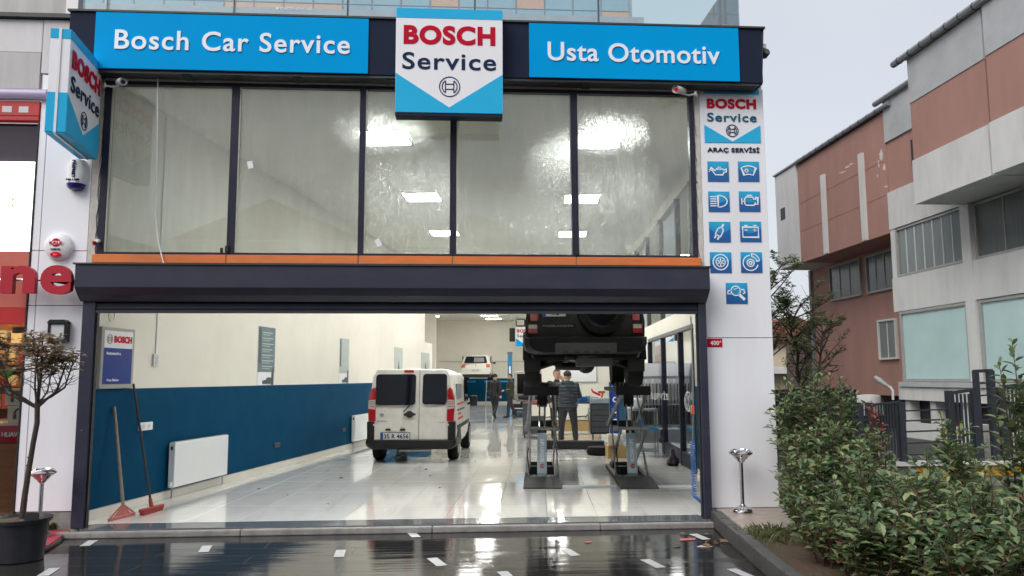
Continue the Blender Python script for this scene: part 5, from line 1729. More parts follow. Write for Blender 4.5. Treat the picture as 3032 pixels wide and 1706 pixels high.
def plate(parent, cx, z, w, h, y, txt, euro=True, mid=False):
    p = obj("number_plate", MB().box(cx - w / 2, cx + w / 2, y - .008, y, z - h / 2, z + h / 2), "plate_white", parent)
    obj("plate_frame", MB().box(cx - w / 2 - .012, cx + w / 2 + .012, y + .001, y + .008, z - h / 2 - .012, z + h / 2 + .012), "black_rubber", p)
    if euro: obj("country_band", MB().box(cx - w / 2 + .002, cx - w / 2 + .045, y - .0095, y - .0082, z - h / 2 + .002, z + h / 2 - .002), "plate_blue", p)
    if txt is None:
        for k in range(6): obj("plate_mark", MB().box(cx - w * .38 + k * w * .14, cx - w * .31 + k * w * .14, y - .0095, y - .0082, z - h * .3, z + h * .3), "poster_ink_dark", p)
        return p
    if mid:
        lettering("lettering", txt, "letter_navy", p, cx - .03, cx + .07, z - h * .33, h * .66, y - .0085, bold=.03, depth=.002, world=False)
        return p
    o = lettering("lettering", txt, "letter_navy", p, cx - w / 2 + .06, cx + w / 2 - .02, z - h * .33, h * .66, y - .0085, bold=.03, depth=.002, world=False)
    return p

mat("display_grey_print", (0.20, 0.21, 0.23), 0.5)
# --- white panel van
van = thing("panel_van", "dirty white panel van seen from behind, parked by the blue wall", "van", (-0.94, 6.25, 0.08), -TA)
vr = lambda z: 0.03 + max(0.0, z - 1.05) * 0.17
def vprof(top, w, low=.30, rt=1.0):
    return [(0, low), (w * .92, low), (w * .985, .42), (w, .62), (w, .95), (w * .985, 1.15), (w * .965, min(top - .25, 1.38)), (w * .93, top - .14), (w * .86, top - .055), (w * .70, top - .012), (0, top)]
body = loft([(lambda z: vr(z) + .02, vprof(1.80, .80)), (lambda z: vr(z) + .05, vprof(1.815, .845)), (lambda z: vr(z) + .16, vprof(1.825, .86)), (.9, vprof(1.825, .862)), (2.4, vprof(1.80, .862)),
             (2.75, vprof(1.74, .855)), (3.25, vprof(1.22, .845)), (3.9, vprof(1.08, .82)), (4.15, vprof(.85, .75)), (4.2, vprof(.7, .70))])
obj("body", body, "van_white", van, smooth=True)
dl = obj("rear_door", face_panel(rrect(-.725, .142, .385, 1.80, .05), vr, .012, .03), vr and "van_white", van)
dr = obj("rear_door", face_panel(rrect(.154, .700, .385, 1.80, .05), vr, .012, .03), "van_white", van)
obj("door_gap", face_panel([(.143, .39), (.153, .39), (.153, 1.79), (.143, 1.79)], vr, .006, .01), "black_rubber", van)
obj("rear_window", face_panel(rrect(-.715, .078, 1.115, 1.715, .06), vr, .018, .012), "dark_window", van)
obj("rear_window", face_panel(rrect(.214, .690, 1.125, 1.720, .06), vr, .018, .012), "dark_window", van)
for sg in (-1, 1):
    tl = obj("tail_light", face_panel([(sg * .70, .80), (sg * .835, .80), (sg * .845, 1.0), (sg * .840, 1.25), (sg * .80, 1.42), (sg * .745, 1.46), (sg * .70, 1.40)], vr, .035, .12), "lamp_red", van, bevel=.012, segs=2)
    obj("clear_lens", face_panel([(sg * .705, 1.03), (sg * .838, 1.05), (sg * .838, 1.21), (sg * .705, 1.22)], vr, .039, .02), "lamp_clear", tl)
    for z in (1.08, 1.13, 1.17): obj("lens_rib", face_panel([(sg * .72, z), (sg * .825, z + .006), (sg * .825, z + .016), (sg * .72, z + .010)], vr, .042, .004), "lamp_red", tl)
    obj("lower_cladding", face_panel([(sg * .72, .38), (sg * .86, .38), (sg * .865, .80), (sg * .72, .795)], vr, .03, .18), "bumper_grey", van, bevel=.02, segs=2)
    obj("hinge", MB().obox((sg * .725, vr(1.5) - .02, 1.49), (.03, .02, .04)), "van_white", van)
    obj("hinge", MB().obox((sg * .725, vr(.74) - .02, .735), (.03, .02, .035)), "van_white", van)
bm_ = loft([(-.06, [(0, .30), (.70, .30), (.80, .34), (.82, .39), (.80, .43), (0, .43)]), (.0, [(0, .265), (.76, .265), (.86, .32), (.885, .39), (.875, .45), (0, .45)]), (.22, [(0, .27), (.80, .27), (.88, .32), (.89, .40), (.885, .47), (0, .47)]), (.42, [(0, .28), (.82, .29), (.885, .33), (.885, .40), (.88, .47), (0, .47)])])
obj("bumper", bm_, "bumper_grey", van, smooth=True)
obj("handle", face_panel([(-.146, .945), (-.10, .965), (-.06, 1.0), (.0, 1.0), (.04, .965), (.09, .95), (.09, .915), (.04, .905), (0, .87), (-.06, .87), (-.10, .905), (-.146, .915)], vr, .035, .025), "black_rubber", van, bevel=.006)
obj("wiper", MB().bar((-.15, vr(1.0) - .04, .985), (-.02, vr(1.12) - .04, 1.115), .018, .02), "black_rubber", van)
obj("badge", MB().lathe([(.004, -.010), (.03, -.008), (.043, 0)], (-.575, vr(.92) - .012, .922), 18, 'y'), "steel", van)
lettering("lettering", "Doblo", "charcoal_paint", van, -.66, -.47, .79, .028, vr(.8) - .012, bold=.01, depth=.003, world=False)
lettering("lettering", "cargo", "charcoal_paint", van, .535, .655, .775, .020, vr(.8) - .012, bold=.01, depth=.003, world=False)
obj("brake_light", face_panel(rrect(-.165, .03, 1.745, 1.795, .02), vr, .024, .02), "lamp_red", van)
for x in (-.45, -.16): obj("plate_lamp", MB().obox((x, vr(.64) - .018, .642), (.095, .02, .04)), "black_rubber", van)
plate(van, -.305, .513, .56, .125, vr(.5) - .016, "35 R 4656")
obj("tow_pipe", MB().tube([(-.25, .12, .235), (.35, .14, .24)], .03, 8), "steel", van)
obj("muffler", MB().tube([(.45, .25, .30), (.45, .8, .30)], .05, 10), "under_metal", van)
obj("axle", MB().tube([(-.7, .78, .30), (.7, .78, .30)], .045, 8), "under_metal", van)
for y in (.78, 3.40):
    for sg in (-1, 1): wheel(van, sg * .755, y, .312, .20, sg)
for sg in (-1, 1):
    mr = obj("wing_mirror", MB().obox((sg * 1.0, 2.75, 1.12), (.17, .10, .24)), "bumper_grey", van, bevel=.035, segs=3)
    obj("mirror_arm", MB().bar((sg * .86, 2.78, 1.05), (sg * .95, 2.76, 1.08), .05, .05), "bumper_grey", mr)
    obj("side_window", MB().prism([(2.05, 1.12), (2.95, 1.12), (2.6, 1.62), (2.08, 1.66)], sg * .838, sg * .862, 'x'), "dark_window", van)
    obj("side_moulding", MB().prism([(.4, .62), (3.0, .62), (3.0, .70), (.4, .70)], sg * .855, sg * .874, 'x'), "bumper_grey", van)
    obj("wheel_arch", MB().prism([(.78 + .42 * math.cos(R(a)), .31 + .40 * math.sin(R(a))) for a in range(0, 181, 15)], sg * .80, sg * .870, 'x'), "bumper_grey", van)
    obj("rail_slot", MB().prism([(.5, .98), (1.9, .98), (1.9, 1.01), (.5, 1.01)], sg * .855, sg * .870, 'x'), "black_rubber", van)
    obj("side_sticker", MB().prism([(.55, 1.10), (1.8, 1.10), (1.8, 1.13), (.55, 1.13)], sg * .84, sg * .8655, 'x'), "sign_red", van)
FRX = Matrix(((0, -1, 0, 0), (1, 0, 0, 0), (0, 0, 1, 0), (0, 0, 0, 1)))
for y0, y1, z0, z1 in ((.5, .78, 1.20, 1.52), (.86, 1.14, 1.20, 1.52), (1.22, 1.5, 1.22, 1.52), (.6, 1.6, .80, .84), (.6, 1.2, .90, .93)):
    obj("side_graphic", MB().box(.80, .8685 if z1 < 1 else .850, y0, y1, z0, z1), "sign_red" if z1 < 1 else "display_grey_print", van)

# --- black off-roader on the scissor lift
SZ = 1.575
suv = thing("off_roader", "black off-roader with spare wheel raised high on the scissor lift", "car", (1.79, 1.72, SZ), -TA)
sr = lambda z: 0.10 + max(0.0, z - .70) * 0.08
def sprof(top, w, low=.42):
    return [(0, low), (w * .90, low), (w * .97, .55), (w, .75), (w, 1.0), (w * .985, 1.14), (w * .93, 1.30), (w * .87, min(top - .10, 1.55)), (w * .80, top - .05), (w * .6, top - .01), (0, top)]
obj("body", loft([(lambda z: sr(z), sprof(1.66, .80)), (lambda z: sr(z) + .05, sprof(1.70, .845)), (.45, sprof(1.72, .86)), (2.3, sprof(1.70, .86)), (2.75, sprof(1.55, .855)), (3.25, sprof(1.14, .85)), (4.1, sprof(1.02, .82)), (4.3, sprof(.8, .76))]), "car_black", suv, smooth=True)
obj("tailgate", face_panel(rrect(-.66, .665, .725, 1.60, .06), sr, .015, .03), "car_black", suv)
obj("tailgate_glass", face_panel(rrect(-.60, .60, 1.15, 1.55, .06), sr, .02, .01), "dark_window", suv)
obj("bumper", loft([(-.02, [(0, .50), (.62, .50), (.74, .54), (.80, .62), (.80, .70), (0, .715)]), (.05, [(0, .47), (.70, .47), (.84, .53), (.875, .62), (.875, .72), (0, .725)]), (.42, [(0, .48), (.78, .47), (.885, .54), (.89, .64), (.888, .73), (0, .735)])]), "cladding_black", suv, smooth=True)
sk_ = obj("skid_plate", MB().prism(rrect(-.435, .440, .484, .632, .025), -.045, .02), "skid_grey", suv, bevel=.006)
for x in (-.29, -.13, .01, .155, .30): obj("notch", MB().box(x - .03, x + .03, -.048, -.044, .490, .512), "black_rubber", sk_)
for sg in (-1, 1):
    obj("stop_lamp", face_panel(rrect(*sorted((sg * .675, sg * .785)), .955, 1.085, .02), sr, .03, .05), "lamp_red", suv, bevel=.008)
    lo = obj("bumper_lamp", face_panel(rrect(*sorted((sg * .685, sg * .815)), .775, .905, .012), sr, .03, .05), "lamp_red", suv)
    obj("clear_lens", face_panel(rrect(*sorted((sg * .69, sg * .81)), .845, .90, .008), sr, .033, .02), "lamp_clear", lo)
    obj("rear_arch", MB().prism([(.78 + .47 * math.cos(R(a)), .40 + .44 * math.sin(R(a))) for a in range(0, 181, 15)], *sorted((sg * .80, sg * .900)), 'x'), "cladding_black", suv)
    obj("front_arch", MB().prism([(3.34 + .47 * math.cos(R(a)), .40 + .44 * math.sin(R(a))) for a in range(0, 181, 15)], *sorted((sg * .80, sg * .895)), 'x'), "cladding_black", suv)
    obj("side_moulding", MB().box(*sorted((sg * .85, sg * .882)), 1.2, 2.9, .62, .78), "cladding_black", suv)
    mr = obj("wing_mirror", MB().obox((sg * .98, 2.55, 1.10), (.17, .10, .14)), "cladding_black", suv, bevel=.03, segs=2)
    obj("mirror_glass", MB().obox((sg * .98, 2.496, 1.10), (.13, .004, .10)), "chrome", mr)
    obj("body_trim", face_panel([(sg * .80, .73), (sg * .855, .73), (sg * .862, .95), (sg * .835, 1.10), (sg * .80, 1.10)], sr, .0, .10), "car_black", suv, bevel=.01)
    wheel(suv, sg * .765, .78, .345, .225, sg)
    wheel(suv, sg * .765, 3.34, .345, .225, sg)
    obj("mud_flap", MB().obox((sg * .765, .42, .36), (.24, .012, .26)), "black_rubber", suv)
sp_ = obj("spare_wheel", MB().lathe([(.16, -.20), (.29, -.195), (.335, -.16), (.34, -.08), (.32, .02)], (.24, sr(1.09) - .02, 1.095), 36, 'y'), "tyre", suv, smooth=True)
obj("wheel_cover", MB().lathe([(.02, -.222), (.18, -.222), (.235, -.212), (.245, -.201)], (.24, sr(1.09) - .02, 1.095), 36, 'y'), "car_black", sp_, smooth=True)
plate(suv, -.44, 1.075, .33, .11, sr(1.07) - .02, "72", mid=True)
obj("plate_recess", face_panel(rrect(-.64, -.24, .975, 1.16, .02), sr, .018, .01), "cladding_black", suv)
obj("badge_strip", face_panel(rrect(-.625, -.145, .862, .905, .008), sr, .024, .012), "cladding_black", suv)
lettering("lettering", "FREELANDER", "steel", suv, -.605, -.16, .872, .022, sr(.88) - .025, bold=.01, depth=.003, world=False)
# underside
obj("muffler", MB().prism(rrect(-.13, .395, .30, .468, .02), .10, .42), "skid_grey", suv, bevel=.012)
obj("tail_pipe", MB().tube([(-.30, .06, .44), (-.20, .10, .42), (-.05, .2, .40)], .028, 8), "under_metal", suv)
obj("exhaust_pipe", MB().tube([(-.36, .5, .33), (-.40, .9, .34), (-.2, 1.5, .34), (-.1, 2.8, .36)], .038, 8), "under_metal", suv, smooth=True)
obj("resonator", MB().tube([(-.42, .62, .31), (-.05, .62, .30)], .055, 10), "under_metal", suv, smooth=True)
obj("floor_pan", MB().box(-.80, .80, .45, 4.1, .40, .47), "under_metal", suv)
obj("propshaft", MB().tube([(.05, .8, .36), (.05, 3.2, .38)], .035, 8), "under_metal", suv)
obj("differential", MB().lathe([(.05, -.14), (.13, -.06), (.14, .05), (.06, .14)], (.05, .80, .34), 14, 'y'), "under_metal", suv, smooth=True)
for sg in (-1, 1):
    obj("drive_shaft", MB().tube([(sg * .1, .78, .345), (sg * .66, .78, .345)], .022, 8), "under_metal", suv)
    obj("trailing_arm", MB().bar((sg * .25, .95, .42), (sg * .66, .70, .28), .05, .04), "under_metal", suv)
    obj("trailing_arm", MB().bar((sg * .28, .55, .43), (sg * .66, .68, .30), .04, .03), "under_metal", suv)
    obj("spring_strut", MB().tube([(sg * .60, .80, .30), (sg * .56, .80, .62)], .05, 10), "cladding_black", suv)

# --- scissor lifts under it
mat("lift_grey", (0.23, 0.235, 0.24), 0.5, var=0.15, vscale=8, dirt=(0.08, 0.08, 0.08), dirt_amt=0.5, dirt_scale=6)
mat("lift_black", (0.012, 0.013, 0.015), 0.55, spec=0.25, var=0.2)
mat("lift_silver", (0.40, 0.51, 0.57), 0.35, metal=0.1, var=0.08)
def lift(label, x, y, lean):
    t = thing("scissor_lift", label, "car lift", (x, y, 0.08), -TA, "scissor lifts")
    obj("ramp", MB().prism([(0, 0.002), (0, .015), (.85, .075), (.85, .002)], -.285, .285, 'x'), "lift_black", t)
    for sx in (-.24, .24):
        obj("base_rail", MB().box(sx - .035, sx + .035, .86, 2.75, .002, .075), "lift_black", t)
    obj("base_cross", MB().box(-.20, .20, 1.72, 1.82, .004, .14), "lift_black", t)
    obj("base_cross", MB().box(-.20, .20, 2.62, 2.72, .004, .12), "lift_black", t)
    A, B, Zm, Zt = 1.02, 2.35, .82, 1.40
    for sg in (-1, 1):
        xo, xi = sg * .255, sg * .205
        obj("scissor_arm", MB().bar((xo, A, .09), (xo - sg * .02 + lean * .05, B, Zm), .022, .075), "lift_grey", t)
        obj("scissor_arm", MB().bar((xi, B, .09), (xi + lean * .05, A, Zm), .022, .075), "lift_grey", t)
        obj("scissor_arm", MB().bar((xi, A, Zm), (xi - sg * .03 + lean * .08, B, Zt), .022, .075), "lift_grey", t)
        obj("scissor_arm", MB().bar((xo, B, Zm), (xo - sg * .05 + lean * .08, A, Zt), .022, .075), "lift_grey", t)
        for yy in (A, B): obj("knee_block", MB().obox((sg * .235, yy, Zm), (.10, .09, .09)), "lift_grey", t, bevel=.012)
        obj("pivot_pin", MB().tube([(sg * .19, (A + B) / 2, .455), (sg * .275, (A + B) / 2, .455)], .022, 10), "steel", t)
    obj("cross_tube", MB().tube([(-.22, A, Zm), (.22, A, Zm)], .028, 10), "lift_grey", t)
    obj("cross_plate", MB().box(-.20, .20, B - .03, B + .03, Zm - .10, Zm + .06), "lift_black", t)
    ox = lean * .03
    c0, c1 = Vector((ox * .5 - .005, .95, .09)), Vector((ox, 1.35, .70))
    cy_ = obj("cylinder_cover", MB().bar(c0, c1, .155, .11, up=(0, -1, 1)), "lift_silver", t, bevel=.008)
    d = (c1 - c0).normalized()
    # lettering that reads upwards along the cover
    a = (d.cross(Vector((0, -1, 0)))).normalized()
    nrm = a.cross(d).normalized()
    if nrm.y > 0: nrm = -nrm
    up_ = d.cross(nrm) if True else a
    Mx = Matrix(((d.x, -nrm.x, -1 * 0 + up_.x, c0.x), (d.y, -nrm.y, up_.y, c0.y), (d.z, -nrm.z, up_.z, c0.z), (0, 0, 0, 1)))
    if up_.x > 0:
        Mx = Matrix(((d.x, -nrm.x, -up_.x, c0.x), (d.y, -nrm.y, -up_.y, c0.y), (d.z, -nrm.z, -up_.z, c0.z), (0, 0, 0, 1)))
    lettering("lettering", "ROTARY LIFT", "letter_white", cy_, .20, .62, -.030, .060, -.058, bold=.05, depth=.003, frame=Mx, world=False)
    eb = MB().ribbon(arc(.125, 0, .032, 0, 360, 18, .032)[:-1], .010, -.057, .003, True).ribbon([(.10, -.012), (.125, .012), (.15, -.008)], .010, -.057, .003).mesh("emblem")
    eb.transform(Mx)
    obj("emblem", eb, "sign_red", cy_)
    for sg in (-1, 1):
        obj("cylinder_rod", MB().tube([c1 + Vector((sg * .045, 0, 0)), c1 + d * .60 + Vector((sg * .045, 0, 0))], .016, 10), "chrome", t, smooth=True)
        obj("rod_gland", MB().tube([c1 + Vector((sg * .045, 0, 0)), c1 + d * .07 + Vector((sg * .045, 0, 0))], .032, 10), "lift_black", t)
    obj("head_block", MB().obox(c1 + d * .66, (.17, .12, .22)), "lift_black", t, bevel=.01)
    obj("hose", MB().tube([(-.20, .98, .1), (-.23, 1.0, .35), (-.235, 1.05, .42), (-.22, 1.1, .5)], .012, 6), "black_rubber", t)
    pf = obj("platform", MB().box(-.27, .27, .62, 2.85, 1.405, 1.47), "lift_black", t, bevel=.006)
    for yy in (.85, 1.5, 2.3): obj("pad", MB().box(-.12, .12, yy - .10, yy + .10, 1.471, 1.555), "black_rubber", pf)
    obj("platform_lip", MB().box(-.27, .27, .56, .61, 1.36, 1.50), "lift_black", pf)
    return t
lift("grey scissor lift with silver lettered cylinder, the one beside the open aisle", 1.235, 2.47, 0.2)
lift("grey scissor lift with silver lettered cylinder, the one beside the glazed side wall", 2.665, 2.33, 1.0)
mat("channel_alu", (0.55, 0.60, 0.62), 0.35)
for x0, x1, y, lab in ((1.545, 2.36, 2.60, "bright metal hose channel on the floor between the two lift ramps"), (2.975, 3.55, 2.50, "short metal hose channel on the floor between lift and side wall")):
    o = obj("floor_channel", MB().prism([(-.06, 0.0), (-.03, .022), (.03, .022), (.06, 0.0)], x0, x1, 'x'), "channel_alu", loc=(0, y, 0.082))
    tag(o, lab, "channel")
# --- silver hatchback on the two-post lift at the back
hb = thing("hatchback", "white hatchback raised on the blue two-post lift at the back wall", "car", (0.92, 36.2, 1.62), -TA)
hr = lambda z: 0.05 + max(0, z - .85) * .55
def hprof(top, w, low=.28): return [(0, low), (w * .93, low), (w, .45), (w, .75), (w * .97, .92), (w * .86, min(top - .08, 1.25)), (w * .74, top - .03), (0, top)]
obj("body", loft([(lambda z: hr(z), hprof(1.40, .80)), (lambda z: hr(z) + .12, hprof(1.43, .85)), (1.4, hprof(1.45, .865)), (2.2, hprof(1.40, .865)), (3.0, hprof(.98, .85)), (3.9, hprof(.80, .80))]), "car_silver", hb, smooth=True)
obj("rear_window", face_panel([(-.66, .95), (.66, .95), (.56, 1.33), (-.56, 1.33)], hr, .012, .01), "dark_window", hb)
obj("seen_through", face_panel([(-.1, 1.0), (.5, 1.0), (.46, 1.26), (-.1, 1.26)], hr, .016, .003), "headlining", hb)
for sg in (-1, 1):
    obj("tail_light", face_panel(rrect(*sorted((sg * .60, sg * .82)), .70, .88, .02), hr, .02, .06), "lamp_amber", hb)
    wheel(hb, sg * .74, .75, .30, .19, sg); wheel(hb, sg * .74, 3.2, .30, .19, sg)
    obj("wing_mirror", MB().obox((sg * .95, 2.3, .98), (.16, .1, .12)), "cladding_black", hb, bevel=.03)
    obj("side_window", MB().prism([(.75, .95), (2.5, .95), (2.0, 1.33), (.95, 1.36)], *sorted((sg * .80, sg * .846)), 'x'), "dark_window", hb)
obj("bumper", MB().prism(rrect(-.84, .84, .30, .62, .06), -.05, .12), "car_silver", hb, bevel=.02)
obj("valance", MB().prism(rrect(-.82, .82, .10, .32, .04), .0, .4), "under_metal", hb)
plate(hb, 0, .52, .50, .11, -.055, None, False)
obj("badge", MB().lathe([(.01, -.01), (.05, 0)], (0, .03, .82), 16, 'y'), "steel", hb)
mat("lift_blue", (0.010, 0.16, 0.36), 0.45, var=0.08)
tp = thing("two_post_lift", "blue two-post car lift holding the white hatchback", "car lift", (1.2, 37.6, 0.08), -TA)
for sx in (-1.0, 1.78):
    po = obj("column", MB().box(sx - .13, sx + .13, -.13, .13, 0, 3.0 if sx > 0 else 1.45), "lift_blue" if sx > 0 else "grey_paint", tp)
    obj("head_cap", MB().box(sx - .15, sx + .15, -.15, .15, *((3.002, 3.14) if sx > 0 else (1.452, 1.50))), "grey_paint", po)
    obj("label_strip", MB().box(sx - .05, sx + .05, -.136, -.131, *((1.6, 2.3) if sx > 0 else (.9, 1.2))), "sign_white", po)
    obj("base_plate", MB().box(sx - .22, sx + .22, -.3, .3, 0.0, .03), "lift_blue", po)
    for yy in (-.9, .9): obj("arm", MB().bar((sx, 0, 1.42), (.35 * (1 if sx > 0 else -1), yy, 1.42), .12, .10), "lift_blue", tp)
# --- dark hatchback with the bonnet up
oc = thing("open_bonnet_car", "dark car with raised bonnet standing behind the bearded man", "car", (3.02, 24.2, 0.08), -TA)
def oprof(top, w, low=.26): return [(0, low), (w * .92, low), (w, .42), (w, .62), (w * .95, top - .10), (w * .7, top), (0, top)]
obj("body", loft([(0.0, oprof(.66, .70)), (.12, oprof(.74, .80)), (.9, oprof(.82, .85)), (1.15, oprof(.95, .85)), (1.8, oprof(1.42, .80)), (3.2, oprof(1.40, .80)), (3.9, oprof(.85, .8))]), "cladding_black", oc, smooth=True)
obj("bonnet", MB().prism([(1.05, .92), (.70, 1.55), (.45, 1.92), (.40, 1.90), (.66, 1.50), (1.0, .90)], -.72, .72, 'x'), "car_silver", oc, bevel=.01)
obj("bonnet_lining", MB().prism([(.99, .95), (.655, 1.50), (.47, 1.80), (.455, 1.79), (.64, 1.49), (.975, .94)], -.60, .60, 'x'), "cladding_black", oc)
obj("engine", MB().box(-.55, .55, .15, .9, .74, .84), "under_metal", oc, bevel=.03)
obj("grille_bar", MB().box(-.62, .62, -.03, .01, .64, .70), "chrome", oc)
obj("bumper_strip", MB().box(-.78, .78, -.05, .01, .33, .37), "car_silver", oc)
for sg in (-1, 1):
    obj("headlight", MB().prism(rrect(*sorted((sg * .45, sg * .78)), .54, .70, .03), -.02, .05), "lamp_clear", oc)
    wheel(oc, sg * .72, .75, .30, .19, sg)
plate(oc, 0, .50, .52, .11, -.045, None, False)

# ------------------------------------------------------------------ tube lamps at the back
emit("tube_lamp", (1.0, 0.97, 0.90), 30.0)
for x, y, lab in ((1.75, 37.2, "long ceiling lamp near the back wall, the one over the aisle"), (2.1, 39.6, "long ceiling lamp close against the back wall"), (-1.7, 37.6, "long ceiling lamp near the back wall beside the column")):
    t = thing("tube_light", lab, "ceiling lamp", (x, y, CEIL - .02))
    obj("tray", MB().box(-.50, .50, -.12, .12, -.03, .018), "lamp_frame", t)
    obj("diffuser", MB().box(-.48, .48, -.10, .10, -.055, -.031), "tube_lamp", t, bevel=.015)

# ------------------------------------------------------------------ things on the blue wall
LA = math.atan2(0.1890, 1.0)                      # wall direction
def wallpt(y, z, off=0.0):
    n = Vector((math.cos(LA), -math.sin(LA), 0))  # into the room
    return Vector((lwx(y), y, z)) + n * off
def wall_thing(name, label, cat, y, z, group=None):
    p = wallpt(y, z, 0.0)
    # local x runs along the wall into the depth, local -y points into the room
    t = thing(name, label, cat, p, R(90) - LA, group)
    return t
def mirror_fix(mb): return mb
mat("poster_slate", (0.10, 0.16, 0.19), 0.35, var=0.15, vscale=6)
mat("poster_pale", (0.42, 0.47, 0.46), 0.35, var=0.08)
mat("poster_navy", (0.005, 0.036, 0.24), 0.25, var=0.05)
mat("poster_grey", (0.36, 0.36, 0.33), 0.4, var=0.05)
mat("poster_ink", (0.05, 0.07, 0.08), 0.4)
mat("enamel", (0.80, 0.82, 0.83), 0.25, var=0.01)
# lit sign near the door
t = wall_thing("wall_sign", "framed blue and white wall sign beside the door reading automotive", "sign", 0.33, 1.61)
obj("frame", MB().box(0, .67, -.05, -.002, 0, .74), "poster_grey", t, bevel=.004)
obj("white_field", MB().box(.05, .62, -.054, -.0505, .49, .70), "sign_white", t)
obj("blue_field", MB().box(.05, .62, -.054, -.0505, .05, .488), "poster_navy", t)
obj("emblem", emblem(MB(), .15, .595, .06, -.0545, w=.012, t=.003), "poster_grey", t)
lettering("lettering", "BOSCH", "sign_red", t, .24, .60, .555, .085, -.0545, bold=.05, depth=.003, world=False)
lettering("lettering", "Automotive", "letter_white", t, .09, .38, .405, .038, -.0545, bold=.02, depth=.003, world=False)
lettering("lettering", "Araç Bakım", "letter_white", t, .12, .36, .085, .03, -.0545, bold=.02, depth=.003, world=False)
def poster(y, label, w, fm):
    t = wall_thing("poster", label, "poster", y, 1.605)
    obj("sheet", MB().box(0, w, -.008, -.002, 0, 1.03), "sign_white", t)
    obj("printed_field", MB().box(.0, w, -.0105, -.0085, .23, 1.03), fm, t)
    obj("side_strip", MB().box(.02, .11, -.012, -.0108, .38, 1.0), "poster_ink", t)
    for k in range(7):
        z = .92 - k * .10
        obj("text_line", MB().box(.16, w - .12 + (k % 3) * .03, -.012, -.0108, z, z + .018), "poster_pale", t)
        obj("text_line", MB().box(.16, w - .22, -.012, -.0108, z - .035, z - .024), "poster_pale", t)
    obj("car_picture", MB().prism([(.20, .02), (w - .12, .02), (w - .12, .13), (.42, .14), (.32, .09), (.20, .08)], -.012, -.0088), "poster_ink", t)
    obj("figure_picture", MB().prism([(w - .14, .0), (w - .03, .0), (w - .02, .28), (w - .07, .32), (w - .13, .26)], -.0125, -.0112), "poster_ink", t)
poster(4.64, "slate blue price poster on the wall, nearer the door", .70, "poster_slate")
poster(8.80, "pale grey price poster on the wall, above the second radiator", .66, "poster_pale")
def small_poster(y, z, w, h, m, label):
    t = wall_thing("wall_chart", label, "poster", y, z)
    obj("sheet", MB().box(0, w, -.008, -.002, 0, h), m, t)
    obj("picture", MB().prism([(.35 * w, .05 * h), (.7 * w, .05 * h), (.5 * w, .6 * h)], -.010, -.0085), "poster_ink", t)
small_poster(13.4, 1.75, .9, .85, "poster_pale", "narrow wall chart seen edge-on over the van roof")
small_poster(16.6, 1.80, 1.2, .75, "poster_pale", "pale wall chart at the end of the blue wall over the van")
# radiators
def radiator(y, w, label):
    t = wall_thing("radiator", label, "radiator", y, 0.0, "wall radiators")
    z0, z1 = .235, .845
    pn = obj("panel", MB().box(0, w, -.125, -.035, z0, z1), "enamel", t, bevel=.012, segs=2)
    obj("side_cover", MB().box(-.004, .012, -.12, -.04, z0 + .01, z1 - .01), "enamel", pn)
    obj("grille", MB().box(.02, w - .02, -.115, -.045, z1 + .0005, z1 + .006), "lantern_glass", pn)
    obj("vent_cap", MB().box(-.012, -.004, -.095, -.065, z1 - .10, z1 - .05), "charcoal_paint", pn)
    for x in (.05, w - .05):
        obj("pipe", MB().tube([(x, -.07, .085), (x, -.07, z0)], .011, 8), "steel", t)
    obj("valve", MB().obox((-.02, -.08, z0 + .05), (.05, .04, .06)), "enamel", t, bevel=.008)
radiator(1.92, 1.55, "white panel radiator on the blue wall, the big one nearer the door")
radiator(9.65, 1.60, "white panel radiator on the blue wall, beside the van")
# sockets and conduit
def socket(y, z, w, h, m, label):
    t = wall_thing("wall_socket", label, "socket", y, z)
    obj("plate", MB().box(0, w, -.03, -.002, 0, h), m, t, bevel=.005)
    for k in (-.2, .2): obj("outlet", MB().lathe([(min(w, h) * .28, -.004), (min(w, h) * .30, 0)], (w * (.5 + k * (1 if w > h else 0)), -.031, h * (.5 + k * (1 if h >= w else 0))), 14, 'y'), "lantern_glass" if m == "enamel" else "charcoal_paint", t)
socket(1.47, 1.90, .13, .155, "enamel", "white double socket under the thin conduit on the upper wall")
socket(1.22, 1.05, .30, .105, "enamel", "white wide socket on the blue wall behind the broom")
socket(5.40, .47, .24, .085, "charcoal_paint", "black socket on the blue wall past the first radiator")
socket(9.05, .50, .24, .085, "charcoal_paint", "black socket on the blue wall just before the second radiator")
cd = wall_thing("conduit", "thin white cable conduit running down to the upper wall socket", "conduit", 1.53, 2.055)
obj("channel", MB().box(0, .02, -.015, -.002, 0, 3.3), "enamel", cd)
ring = wall_thing("wall_bracket", "small wire ring on the wall above the framed sign", "bracket", .42, 2.50)
obj("ring", MB().tube([(.10 + .06 * math.cos(R(a)), -.03, .0 + .08 * math.sin(R(a))) for a in range(0, 360, 30)] + [(.16, -.03, 0)], .006, 6), "steel", ring)
